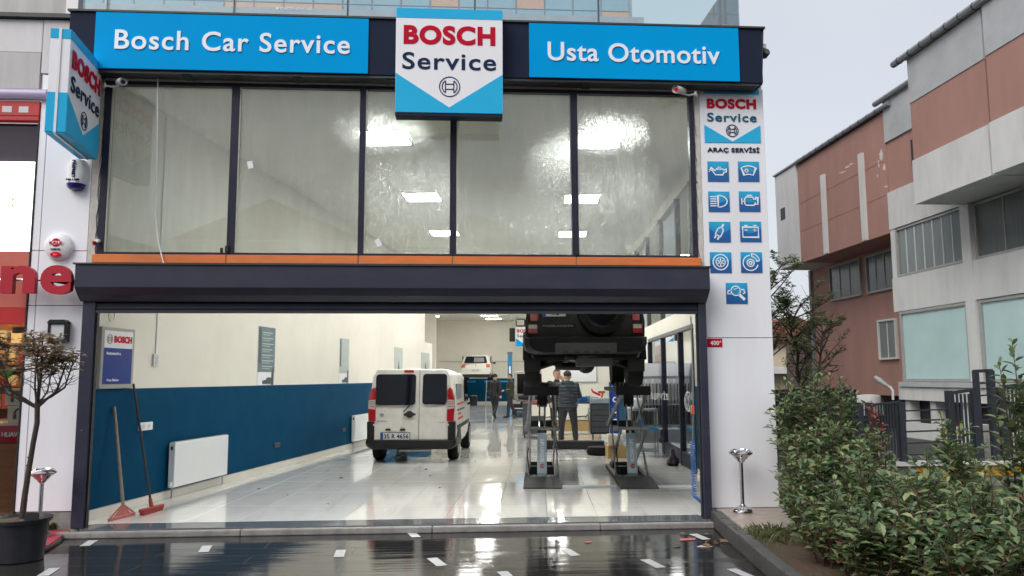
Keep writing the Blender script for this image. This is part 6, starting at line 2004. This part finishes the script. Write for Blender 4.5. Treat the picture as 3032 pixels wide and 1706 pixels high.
# squeegee and broom
mat("wood_handle", (0.25, 0.20, 0.15), 0.6, var=0.2, vscale=12)
mat("broom_red", (0.32, 0.035, 0.030), 0.55, var=0.2, vscale=12)
mat("squeegee_pink", (0.48, 0.14, 0.125), 0.55, var=0.15, vscale=12)
sq = thing("floor_squeegee", "pink floor squeegee with wooden handle leaning on the blue wall", "squeegee", (-3.99, 0.44, 0.08))
a0, a1 = Vector((-.06, -.22, .02)), Vector((.06, .23, .02))
mid = a0.lerp(a1, .52)
bh = mid + Vector((0, 0, .14))
top = Vector((lwx(.66) + .03 + 3.99, .66 - .44, 1.30))
obj("handle", MB().tube([bh - (top - bh).normalized() * .02, bh.lerp(top, .5), top], .019, 10), "wood_handle", sq, smooth=True)
obj("blade", MB().bar(a0, a1, .03, .035), "squeegee_pink", sq, bevel=.005)
for q in (.05, .28, .76, .97):
    obj("brace", MB().bar(bh, a0.lerp(a1, q) + Vector((0, 0, .012)), .016, .016), "squeegee_pink", sq)
obj("web", MB().add([bh, a0.lerp(a1, .2) + Vector((0, 0, .015)), a0.lerp(a1, .85) + Vector((0, 0, .015)), bh + Vector((.006, -.006, 0)), a0.lerp(a1, .2) + Vector((.006, -.006, .015)), a0.lerp(a1, .85) + Vector((.006, -.006, .015))], [(0, 1, 2), (5, 4, 3), (0, 3, 4, 1), (1, 4, 5, 2), (2, 5, 3, 0)]), "squeegee_pink", sq)
obj("rubber_lip", MB().bar(a0 + Vector((0, 0, -.014)), a1 + Vector((0, 0, -.014)), .008, .012), "black_rubber", sq)
bo = thing("broom", "red broom with dark handle leaning on the blue wall", "broom", (-3.78, 0.80, 0.08))
a0, a1 = Vector((-.05, -.21, .055)), Vector((.05, .21, .055))
mid = a0.lerp(a1, .5)
top = Vector((lwx(1.03) + .03 + 3.78, 1.03 - .80, 1.58))
obj("handle", MB().tube([mid, mid.lerp(top, .5), top], .014, 10), "bark", bo, smooth=True)
obj("head", MB().bar(a0, a1, .07, .045), "broom_red", bo, bevel=.015, segs=2)
obj("socket", MB().tube([mid, mid + (top - mid).normalized() * .12], [.028, .02], 10), "broom_red", bo)
obj("bristles", MB().bar(a0 + Vector((.01, .01, -.038)), a1 + Vector((-.01, -.01, -.038)), .055, .032), "broom_red", bo, kind="stuff")

# coiled blue air hose and regulator at the right door jamb
mat("hose_blue", (0.01, 0.12, 0.42), 0.3, coat=0.4)
pts = []
for i in range(330):
    t_ = i / 329
    a = i * .55
    c = Vector((2.97, 0.62, .92)).lerp(Vector((2.93, .45, .24)), min(1, t_ * 1.25)) + (Vector((0, 0, 0)) if t_ < .8 else Vector((.10 * (t_ - .8) * 5, 0, -.08 * (t_ - .8) * 5)))
    r_ = .028
    pts.append(c + Vector((math.cos(a) * r_, math.sin(a) * r_, 0)))
ah = thing("air_hose", "coiled blue air hose hanging at the door jamb", "hose", (2.95, .55, .15))
obj("coil", MB().tube(pts, .0065, 5), "hose_blue", ah, world=True, smooth=True)
obj("feed_pipe", MB().tube([(2.98, .62, .92), (3.0, .62, 1.5), (3.0, .62, 2.5)], .008, 6), "steel", ah, world=True)
obj("regulator", MB().box(2.965, 3.0, .58, .64, 1.25, 1.36), "lamp_amber", ah, world=True)

# ------------------------------------------------------------------ right side: display, decals, bottle
mat("display_white", (0.60, 0.64, 0.68), 0.4, var=0.03)
mat("display_grey", (0.22, 0.25, 0.28), 0.4, var=0.06)
ds = thing("display_stand", "pale display stand with hanging wiper blades by the side glazing", "display stand", (4.18, 8.1, 0.08), -TA)
obj("back_panel", MB().box(-.42, .34, .12, .16, .0, 1.95), "display_white", ds)
obj("side_post", MB().box(.30, .35, -.25, .11, 0, 1.95), "display_white", ds)
obj("side_post", MB().box(-.44, -.40, -.25, .11, 0, 1.95), "display_white", ds)
obj("plinth", MB().box(-.44, .38, -.30, .10, 0.0, .20), "enamel", ds, bevel=.01)
obj("top_panel", MB().box(-.38, .29, .085, .118, 1.66, 1.93), "sign_white", ds)
for k in range(9):
    x = -.34 + k * .075
    obj("wiper_pack", MB().box(x, x + .045, .03, .07, 1.12, 1.60), "sign_white" if k % 2 == 0 else "box_white", ds)
    obj("wiper_blade", MB().box(x + .012, x + .030, .015, .028, 1.05, 1.50), "cladding_black", ds)
    obj("wiper_pack", MB().box(x, x + .06, .03, .07, .60, 1.02), "box_dark", ds)
obj("lower_shelf", MB().box(-.39, .29, -.2, .11, .50, .53), "display_white", ds)
for k in range(4): obj("carton", MB().box(-.36 + .16 * k, -.23 + .16 * k, -.18, .02, .532, .58 + .0), "display_grey", ds)
gd = thing("trolley", "grey steel trolley with blue trays beside the far lift", "trolley", (3.80, 7.0, 0.08), -TA)
for sx in (-.28, .28):
    for sy in (-.2, .2): obj("leg", MB().box(sx - .015, sx + .015, sy - .015, sy + .015, .0, 1.0), "steel", gd)
for z, m in ((.12, "display_grey"), (.55, "lift_blue"), (.95, "display_grey")): obj("tray", MB().box(-.30, .30, -.22, .22, z, z + .04), m, gd)
ob = obj("oil_can", MB().lathe([(.07, 0), (.075, .01), (.075, .2), (.04, .26), (.03, .30)], n=16), "lift_blue", loc=(3.75, 6.95, .67), smooth=True)
tag(ob, "blue oil can on the middle tray of the grey trolley", "can")
pw = obj("paper_roll", MB().box(-.1, .1, -.08, .08, 0, .22), "sign_white", loc=(3.7, 7.0, 1.07), bevel=.03)
tag(pw, "white paper roll on top of the grey trolley", "paper roll")
# sign on the side glass: ring emblem with V over W and faint words
FG = Matrix.Translation(Vector((rwx(4.7) + .018, 4.7, 0))) @ Matrix.Rotation(math.atan2(-1, .0998), 4, 'Z')
dg = thing("glass_decal", "white ringed V over W emblem stuck on the side glass", "decal", (rwx(4.7) + .02, 4.7, 1.25))
mb = MB().ribbon(arc(0, 1.28, .17, 0, 360, 30)[:-1], .022, 0, .003, True)
mb.ribbon([(-.075, 1.43), (0, 1.30), (.075, 1.43)], .022, 0, .003).ribbon([(-.145, 1.36), (-.06, 1.13), (0, 1.25), (.06, 1.13), (.145, 1.36)], .022, 0, .003)
me = mb.mesh("emblem")
me.transform(FG)
obj("emblem", me, "letter_white", dg, world=True)
lettering("lettering", "SERVİS", "poster_pale", dg, -2.0, -1.0, 1.28, .12, 0, bold=.02, depth=.003, frame=FG)
bt = thing("demijohn", "dark glass bottle standing by the side glazing rail", "bottle", (3.98, 5.35, 0.08))
obj("glass_body", MB().lathe([(.09, 0), (.12, .04), (.11, .12), (.05, .18), (.03, .28), (.035, .30)], n=18), "smoked_glass", bt, smooth=True)
obj("base_block", MB().box(-.13, .13, -.13, -.125 + .25, -.0, .001), "void_dark", bt)

# ------------------------------------------------------------------ workshop clutter behind the lift
bx1 = thing("cardboard_box", "brown cardboard box on the floor behind the lift", "box", (3.22, 6.95, 0.08), -TA + .05)
obj("carton", MB().box(-.19, .19, -.19, .19, 0, .25), "box_tan", bx1, bevel=.004)
obj("tape", MB().box(-.03, .03, -.192, .192, .2505, .253), "orange_wood", bx1)
for k, x in enumerate((3.10, 3.20, 3.31)):
    o = obj("parts_carton", MB().box(-.045, .045, -.13, .13, 0, .22 - .015 * k), "box_white", loc=(x, 6.95, .334), rz=-TA, bevel=.003)
    tag(o, "slim pale carton standing upright in the brown cardboard box's top", "box", "slim cartons on the brown box")
ty = thing("tyre_stack", "black rubber pad lying beside the brown box", "tyre", (2.98, 7.55, 0.08))
obj("tyre", MB().lathe([(.10, 0), (.24, .0), (.27, .05), (.27, .12), (.24, .17), (.10, .17)], n=28), "tyre", ty, smooth=True)
pfm = obj("low_platform", MB().box(-.75, .72, -.16, .16, 0, .19), "lift_black", loc=(2.62, 9.0, .08), rz=-TA - .12, bevel=.01)
tag(pfm, "long low black test platform lying on the floor behind the lifts", "platform")
cab = thing("tool_cabinet", "tall black tool cabinet with grey case on top", "cabinet", (3.86, 12.2, 0.08), -TA)
obj("carcass", MB().box(-.30, .30, -.25, .25, .12, .92), "cladding_black", cab, bevel=.01)
for k in range(5): obj("drawer", MB().box(-.28, .28, -.262, -.252, .17 + .15 * k, .30 + .15 * k), "charcoal_paint", cab, bevel=.004)
for sx in (-.24, .24): obj("castor", MB().tube([(sx - .02, -.15, .06), (sx + .02, -.15, .06)], .06, 12), "black_rubber", cab)
obj("handle", MB().tube([(-.36, -.26, .1), (-.36, -.26, .8), (-.31, -.26, .85)], .015, 8), "steel", cab)
cs_ = obj("tool_case", MB().box(-.28, .28, -.2, .2, 0, .15), "display_grey", loc=(3.86, 12.2, 1.005), rz=-TA, bevel=.015)
tag(cs_, "grey tool case lying on the black tool cabinet", "case")
dr_ = obj("cordless_drill", MB().bar((0, 0, .0), (.05, 0, .12), .05, .05).bar((-.10, 0, .15), (.12, 0, .15), .06, .07), "lamp_amber", loc=(3.95, 12.6, 1.16), rz=.5, bevel=.01)
tag(dr_, "orange cordless drill on top of the tools behind the cabinet", "drill")
bn = thing("roll_up_banner", "narrow navy roll-up banner with white letters behind the far lift", "banner", (3.72, 9.6, 0.08), -TA)
obj("cloth", MB().box(-.11, .11, 0, .006, .30, 1.52), "poster_navy", bn)
obj("pole", MB().tube([(-.11, .02, 0), (-.11, .02, 1.53)], .012, 8), "steel", bn)
obj("foot", MB().box(-.2, .2, -.15, .15, 0, .03), "steel", bn)
for k, ch in enumerate("UOCO"):
    lettering("letter", ch, "letter_white", bn, -.06 + .02 * (k % 2), .07, 1.30 - .26 * k, .13, -.001, bold=.05, depth=.003, world=False)
tb = thing("work_table", "work table with lower shelf of parts in front of the partition", "table", (3.35, 14.5, 0.08), -TA)
obj("top", MB().box(-.9, .9, -.35, .35, .86, .91), "charcoal_paint", tb)
obj("shelf", MB().box(-.85, .85, -.32, .32, .40, .44), "box_white", tb)
obj("lower_panel", MB().box(-.85, .85, -.3, .3, .05, .36), "box_tan", tb)
for sx in (-.85, .85):
    for sy in (-.3, .3): obj("leg", MB().box(sx - .03, sx + .03, sy - .03, sy + .03, 0, .86), "steel", tb)
for k in range(4): obj("spring_brace", MB().bar((-.8 + .4 * k, -.33, .46), (-.4 + .4 * k, -.33, .84 if k % 2 else .5), .02, .03), "cladding_black", tb)
ck = random.Random(21)
for k in range(9):
    m = ck.choice(["display_grey", "cladding_black", "box_white", "hose_blue", "cladding_black"])
    w_, h_ = ck.uniform(.12, .3), ck.uniform(.06, .2)
    o = obj("tool_box", MB().box(-w_ / 2, w_ / 2, -.12, .12, 0, h_), m, loc=(2.55 + .19 * k, 14.42 + .1 * (k % 2), .992), rz=ck.uniform(-.2, .2), bevel=.01)
    tag(o, "small tool box among the tools lying on the work table", "tool box", "tools on the work table")
rd = obj("red_clamp", MB().bar((-.12, 0, .12), (.12, 0, 0), .05, .06).bar((-.12, 0, .12), (-.14, 0, .2), .04, .04), "sign_red", loc=(4.1, 14.3, 1.18), bevel=.01)
tag(rd, "red clamp handle sticking up from the tools on the work table", "clamp")
# partition with whiteboard
pw_ = thing("partition_wall", "cream partition wall with a framed whiteboard behind the work table", "partition", (4.2, 17.0, 0.08))
obj("wall", MB().prism([(2.75, 17.0), (rwx(17) - .01, 17.0), (rwx(17.15) - .01, 17.15), (2.75, 17.15)], .08, 2.9, 'z'), "cream_wall", pw_, world=True)
wb = thing("whiteboard", "framed whiteboard with faint notes on the partition", "whiteboard", (4.15, 16.99, 1.58))
obj("panel", MB().box(-.55, .42, -.02, -.003, 0, .62), "enamel", wb)
obj("frame", MB().box(-.58, .45, -.028, -.021, -.03, -.001).box(-.58, .45, -.028, -.021, .621, .65).box(-.58, -.551, -.028, -.021, -.001, .621).box(.421, .45, -.028, -.021, -.001, .621), "display_grey", wb)
# machine left of the aisle: tyre machine with monitor, behind the near lift
mc = thing("diagnostic_cart", "dark diagnostic cart with monitor behind the near lift", "cart", (2.05, 12.6, 0.08), -TA)
obj("cabinet", MB().box(-.30, .30, -.28, .28, .10, .95), "charcoal_paint", mc, bevel=.01)
obj("monitor", MB().box(-.28, .28, -.10, -.06, 1.15, 1.52), "cladding_black", mc, bevel=.01)
obj("monitor_stem", MB().box(-.04, .04, -.05, .0, .95, 1.2), "steel", mc)
obj("orange_lid", MB().box(-.2, .1, -.2, .1, .951, 1.0), "lamp_amber", mc)
obj("paper_tray", MB().box(-.05, .3, -.3, -.281, .6, .9), "box_white", mc)
for sx in (-.25, .25): obj("castor", MB().tube([(sx - .02, -.2, .05), (sx + .02, -.2, .05)], .05, 12), "black_rubber", mc)
# tool trolley and jack at the back left
tt = thing("grey_press", "grey shop press standing under the raised hatchback", "press", (-0.1, 36.0, 0.08))
for sx in (-.35, .35): obj("post", MB().box(sx - .06, sx + .06, -.06, .06, 0, 1.6), "display_grey", tt)
obj("beam", MB().box(-.45, .45, -.08, .08, 1.45, 1.6), "display_grey", tt)
obj("table", MB().box(-.45, .45, -.1, .1, .7, .82), "display_grey", tt)
ld = thing("step_ladder", "grey step ladder beside the walking man", "ladder", (1.62, 34.0, 0.08))
for sx in (-.2, .2):
    obj("rail", MB().bar((sx, -.3, 0), (sx * .7, 0, 1.5), .03, .05), "steel", ld)
    obj("rear_rail", MB().bar((sx, .35, 0), (sx * .7, 0, 1.5), .03, .04), "steel", ld)
for k in range(4): obj("step", MB().box(-.18, .18, -.28 + .06 * k, -.18 + .06 * k, .3 * (k + 1) - .02, .3 * (k + 1)), "steel", ld)
# hanging sign and screen
hs = thing("hanging_sign", "blue and white shield sign hanging from the ceiling deep inside", "sign", (3.25, 30.0, 3.27))
obj("board", MB().box(-.45, .45, -.05, 0, 0, 1.08), "sign_white", hs)
obj("blue_band", MB().box(-.448, .448, -.054, -.051, .97, 1.078), "sign_blue", hs)
obj("chevron", MB().prism([(-.448, .002), (-.448, .40), (0, .08), (.448, .40), (.448, .002)], -.054, -.051), "sign_blue", hs)
lettering("lettering", "BOSCH", "sign_red", hs, -.39, .39, .68, .17, -.051, bold=.05, world=False)
lettering("lettering", "Service", "letter_navy", hs, -.39, .39, .44, .15, -.051, bold=.02, world=False)
for sx in (-.4, .4): obj("rod", MB().tube([(sx, -.02, 1.08), (sx, -.02, CEIL - 3.27)], .012, 6), "steel", hs)
tv = thing("wall_screen", "black screen hanging beside the shield sign deep inside", "screen", (2.62, 30.05, 3.5))
obj("panel", MB().box(-.14, .14, -.05, 0, 0, .68), "cladding_black", tv, bevel=.01)
obj("hanger", MB().tube([(0, -.02, .68), (0, -.02, CEIL - 3.5)], .015, 6), "steel", tv)
# leaves and litter
leaf_mat("litter_leaf", [(0, (0.10, 0.06, 0.035)), (.5, (0.18, 0.11, 0.06)), (1, (0.07, 0.05, 0.04))], .6, .1)
for i, (x, y, s_, z) in enumerate([(-1.90, 3.95, .09, .081), (-0.62, 5.07, .07, .081), (-0.46, 4.13, .05, .081), (-2.96, 2.81, .05, .081), (-1.69, 1.24, .05, .081), (-0.31, 2.64, .05, .081), (1.89, 3.85, .06, .081), (1.63, 3.70, .05, .081), (-2.4, 2.1, .04, .081), (0.3, 6.3, .05, .081)]):
    mb = MB()
    leaf(mb, Vector((0, 0, .002)), Vector((1, .3, .25)), s_, s_ * .5, .6, .4, .1)
    o = obj("dry_leaf", mb, "litter_leaf", loc=(x, y, z), rz=rv(0, 6), recalc=False)
    tag(o, "dry brown leaf lying on the white tile floor", "leaf", "dry leaves on the tile floor")
for i in range(13):
    mb = MB()
    s_ = rv(.05, .11)
    leaf(mb, Vector((0, 0, .003)), Vector((1, .2, .15)), s_, s_ * .55, rv(-.6, .6), .35, .1)
    y = rv(-.55, -1.3)
    o = obj("wet_leaf", mb, "litter_leaf", loc=(2.80 + .11 * (y + .4) - rv(0, .5) * rv(0, 1), y, .002), rz=rv(0, 6), recalc=False)
    tag(o, "wet brown leaf lying in the gutter by the kerb", "leaf", "wet leaves by the kerb")
for i, (x, y, w_, h_, a) in enumerate(((2.42, -.95, .22, .10, .2), (2.5, -1.32, .16, .07, -.3), (1.35, -1.0, .10, .06, .5))):
    o = obj("litter_paper", MB().prism([(-w_ / 2, -h_ / 2), (w_ * .3, -h_ * .6), (w_ / 2, h_ * .2), (-w_ * .2, h_ / 2)], 0.002, .005, 'z'), "squeegee_pink" if i != 1 else "box_white", loc=(x, y, 0.003), rz=a)
    tag(o, ["flat scrap of reddish paper on the wet asphalt near the kerb", "flat scrap of pale paper on the wet asphalt near the kerb", "small pinkish scrap on the wet asphalt before the step"][i], "litter")

# ------------------------------------------------------------------ people
mat("skin", (0.48, 0.27, 0.19), 0.5, var=0.06, vscale=12)
mat("hair_dark", (0.010, 0.008, 0.007), 0.6, var=0.2, vscale=60)
mat("jacket_black", (0.006, 0.0065, 0.007), 0.7, var=0.25, vscale=14)
mat("jacket_olive", (0.030, 0.034, 0.018), 0.75, var=0.25, vscale=14)
mat("puffer_blue", (0.010, 0.017, 0.028), 0.45, var=0.25, vscale=10)
mat("hood_green", (0.015, 0.038, 0.035), 0.8, var=0.35, vscale=18)
mat("jeans_dark", (0.007, 0.009, 0.016), 0.8, var=0.25, vscale=16)
mat("trousers_grey", (0.018, 0.020, 0.022), 0.8, var=0.25, vscale=16)
mat("shoe_black", (0.008, 0.008, 0.008), 0.5)
mat("shirt_white", (0.60, 0.58, 0.54), 0.8)
def person(label, loc, rz, J, top_m, leg_m, rad, arms_bare=False, hood=None, beard=False, puff=False, phone=None):
    """J: joint positions in local space, figure faces -y. One voxel-fused body; materials by nearest limb."""
    t = thing("person", label, "person", loc, rz)
    V = {k: Vector(v) for k, v in J.items()}
    bones = []
    def bone(a, b, ra, rb, m, pts=None): bones.append((V[a] if isinstance(a, str) else a, V[b] if isinstance(b, str) else b, ra, rb, m))
    TOP, LEG, SK, SH = 0, 1, 2, 3
    bone("pelvis", "waist", .150 * rad, .155 * rad, TOP)
    bone("waist", "chest", .155 * rad, .175 * rad, TOP)
    bone("chest", "neck0", .175 * rad, .085, TOP)
    bone("neck0", "head", .055, .060, SK)
    hd = V["head"]
    fd = Vector(J.get("face", (0, -1, 0))).normalized()
    bones.append((hd + Vector((0, 0, -.045)) + fd * .02, hd + Vector((0, 0, .06)) - fd * .008, .078, .098, SK))
    bones.append((hd + fd * .085 + Vector((0, 0, .01)), hd + fd * .108 + Vector((0, 0, -.022)), .012, .017, SK))     # nose
    bones.append((hd + fd * .055 + Vector((0, 0, -.09)), hd + fd * .07 + Vector((0, 0, -.095)), .036, .030, SK))     # chin
    sd = fd.cross(Vector((0, 0, 1)))
    for s_ in (-1, 1):
        bones.append((hd + sd * (s_ * .085) + Vector((0, 0, .02)), hd + sd * (s_ * .098) + Vector((0, 0, -.02)), .018, .014, SK))  # ears
    for s_ in "LR":
        bone("chest", "sh" + s_, .135 * rad, .085 * rad, TOP)
        bone("sh" + s_, "el" + s_, .078 * rad, .060 * rad, TOP)
        bone("el" + s_, "wr" + s_, .058 * rad, .042 * rad, TOP)
        w, e = V["wr" + s_], V["el" + s_]
        d = (w - e).normalized()
        sidev = d.cross(Vector((0, 0, 1))) if abs(d.z) < .8 else d.cross(Vector((0, 1, 0)))
        sidev.normalize()
        pal = w + d * .085
        bones.append((w, pal, .027, .034, SK))
        curl = d.cross(sidev)
        for k, (o_, l_) in enumerate(((-.033, .070), (-.011, .082), (.011, .078), (.033, .062))):
            b0 = pal + sidev * o_
            b1 = b0 + d * l_ * .55 + curl * .008
            bones.append((b0, b1, .0125, .0115, SK))
            bones.append((b1, b1 + d * l_ * .4 + curl * .026, .0115, .010, SK))
        b0 = w + d * .03 + sidev * -.03
        bones.append((b0, b0 + d * .04 - sidev * .03 + curl * .015, .015, .0125, SK))
        bone("pelvis", "hip" + s_, .145 * rad, .120 * rad, LEG)
        bone("hip" + s_, "kn" + s_, .105 * rad, .074 * rad, LEG)
        bone("kn" + s_, "an" + s_, .072 * rad, .056 * rad, LEG)
        an = V["an" + s_]
        fdir = Vector(J.get("ft" + s_, (0, -1, 0))).normalized()
        bones.append((an, an - Vector((0, 0, .03)), .052, .050, SH))
        bones.append((an - fdir * .03 + Vector((0, 0, -.035)), an + fdir * .17 + Vector((0, 0, -.045)), .046, .038, SH))
    if hood:
        bones.append((V["neck0"] + Vector((0, 0, .0)) - fd * .05 + sd * .10, V["neck0"] - fd * .05 - sd * .10, .075, .075, 4))
        bones.append((V["neck0"] - fd * .09 + Vector((0, 0, -.10)), V["neck0"] - fd * .06, .11, .09, 4))
    mb = MB()
    for a, b, ra, rb, m in bones:
        L_ = (b - a).length
        dd = (b - a).normalized() if L_ > 1e-6 else Vector((0, 0, 1))
        pts, rs = [], []
        for k in range(4):
            q = R(90 * (1 - k / 3.0))
            pts.append(a - dd * ra * math.sin(q)); rs.append(max(.002, ra * math.cos(q)))
        for k in range(4):
            q = R(90 * k / 3.0)
            pts.append(b + dd * rb * math.sin(q)); rs.append(max(.002, rb * math.cos(q)))
        mb.tube(pts, rs, 12)
    if puff:
        for k in range(7):
            z = V["pelvis"].z - .02 + .078 * k
            mb.lathe([(.205 * rad, z - .03), (.225 * rad, z), (.205 * rad, z + .03)], (V["waist"].x, V["waist"].y, 0), 20)
    me0 = mb.mesh("body")
    o = bpy.data.objects.new("body", me0)
    col.objects.link(o)
    md = o.modifiers.new("fuse", 'REMESH')
    md.mode = 'VOXEL'
    md.voxel_size = 0.011
    sm = o.modifiers.new("smooth", 'SMOOTH')
    sm.factor, sm.iterations = 0.5, 4
    me = bpy.data.meshes.new_from_object(o.evaluated_get(bpy.context.evaluated_depsgraph_get()))
    bpy.data.objects.remove(o)
    me.materials.clear()
    for m in (top_m, leg_m, "skin", "shoe_black", hood or top_m): me.materials.append(MATS[m])
    segs = [(a, b - a, max((b - a).length_squared, 1e-9), ra, rb, m) for a, b, ra, rb, m in bones]
    hem = V["pelvis"].z - .06
    idx = []
    for p in me.polygons:
        c = p.center
        best, bm__ = 1e9, 0
        for a, d, l2, ra, rb, m in segs:
            u = max(0.0, min(1.0, (c - a).dot(d) / l2))
            q = (c - a - d * u).length - (ra + (rb - ra) * u)
            if q < best: best, bm__ = q, m
        if bm__ == LEG and c.z > hem: bm__ = TOP
        if bm__ == TOP and c.z < hem - .02 and puff is False and (c - V["pelvis"]).length < .3: bm__ = LEG
        if puff and bm__ not in (2, 3, 4) and c.z > hem and (Vector((c.x, c.y, 0)) - Vector((V["waist"].x, V["waist"].y, 0))).length < .25 * rad: bm__ = TOP
        idx.append(bm__)
    me.polygons.foreach_set("material_index", idx)
    me.polygons.foreach_set("use_smooth", [True] * len(me.polygons))
    obj("body", me, None, t)
    # hair cap over the skull, eyes, brows, mouth
    hb_ = MB()
    rows = []
    for i in range(9):
        ph = R(90 - i * 15)
        ring = []
        for j in range(20):
            th = 2 * math.pi * j / 20
            dv = Vector((math.cos(th) * math.cos(ph), math.sin(th) * math.cos(ph), math.sin(ph)))
            front = dv.dot(fd)
            lim = -.25 if front < 0 else .42 + .1 * front
            s_ = max(math.sin(ph), lim)
            q = Vector((dv.x * .106, dv.y * .106, 0)) + Vector((0, 0, s_ * .118 + .052)) - fd * .008
            ring.append(hd + q)
        rows.append(ring)
    hb_.grid(rows, closed=True)
    obj("hair", hb_, "hair_dark", t, smooth=True)
    fc = MB()
    for s_ in (-1, 1):
        e = hd + fd * .089 + sd * (s_ * .033) + Vector((0, 0, .018))
        fc.tube([e - sd * .013, e + sd * .013], .006, 6)
        e = e + Vector((0, 0, .022)) + fd * .003
        fc.tube([e - sd * .019, e + sd * .019], .005, 6)
    obj("eyes_and_brows", fc, "hair_dark", t, kind="stuff")
    m0 = hd + fd * .098 + Vector((0, 0, -.062))
    obj("mouth", MB().tube([m0 - sd * .022, m0 + fd * .004, m0 + sd * .022], .005, 6), "squeegee_pink", t)
    if beard:
        obj("beard", MB().lathe([(.02, -.045), (.066, -.03), (.080, .0), (.074, .03)], hd + fd * .028 + Vector((0, 0, -.085)), 18), "hair_dark", t, smooth=True)
    if phone:
        p = V[phone] + Vector((0, 0, .08))
        obj("phone", MB().obox(p, (.012, .07, .15)), "cladding_black", t)
    return t
BASE = dict(pelvis=(0, 0, .95), waist=(0, 0, 1.10), chest=(0, 0, 1.32), neck0=(0, .01, 1.48), head=(0, -.015, 1.645),
            shL=(.20, 0, 1.43), shR=(-.20, 0, 1.43), elL=(.25, .03, 1.15), elR=(-.25, .03, 1.15), wrL=(.25, -.06, .91), wrR=(-.25, -.06, .91),
            hipL=(.10, 0, .90), hipR=(-.10, 0, .90), knL=(.11, -.02, .50), knR=(-.11, -.02, .50), anL=(.11, .02, .085), anR=(-.11, .02, .085))
def pose(**k):
    d = dict(BASE); d.update(k); return d
# man walking away in a dark jacket
person("man in black jacket and dark jeans walking away past the blue lift column", (1.44, 23.3, 0.08), R(155),
       pose(knL=(.10, -.16, .52), anL=(.10, -.20, .10), knR=(-.10, .05, .50), anR=(-.10, .34, .17), ftR=(0, -.9, -.5), head=(0, -.05, 1.64), wrL=(.24, -.16, .98), elL=(.26, .02, 1.17), elR=(-.26, .10, 1.16), wrR=(-.25, .02, .94)), "jacket_black", "jeans_dark", 1.12)
hem_ = None
# bearded man in profile, holding out a hand
person("bearded man in olive jacket turned sideways with one hand held out", (2.10, 23.5, 0.08), R(-80),
       pose(knL=(.10, -.10, .51), anL=(.10, -.12, .085), knR=(-.10, .06, .50), anR=(-.10, .26, .12), elL=(.24, -.04, 1.15), wrL=(.17, -.28, 1.12), elR=(-.24, .02, 1.15), wrR=(-.17, -.24, 1.10)), "jacket_olive", "trousers_grey", 1.05, beard=True)
# man in quilted vest jacket from behind
person("man in quilted navy jacket with green hood standing with his back turned", (2.78, 10.95, 0.08), R(176),
       pose(knL=(.16, -.02, .50), anL=(.19, .02, .085), knR=(-.16, -.02, .50), anR=(-.19, .02, .085), elL=(.30, -.02, 1.16), wrL=(.20, -.26, 1.10), elR=(-.30, -.02, 1.16), wrR=(-.20, -.26, 1.10), head=(0, -.03, 1.655)), "puffer_blue", "trousers_grey", 1.22, hood="hood_green", puff=True)
# man on the phone facing the camera
person("man facing out of the workshop holding a phone to his ear", (2.62, 11.9, 0.08), R(8),
       pose(elL=(.33, -.10, 1.20), wrL=(.16, -.07, 1.53), elR=(-.25, .02, 1.15), wrR=(-.22, -.14, .98), pelvis=(0, 0, .98), waist=(0, 0, 1.13), chest=(0, 0, 1.36), neck0=(0, .01, 1.53), head=(0, -.015, 1.70), shL=(.20, 0, 1.47), shR=(-.20, 0, 1.47)), "jacket_black", "trousers_grey", 1.05)
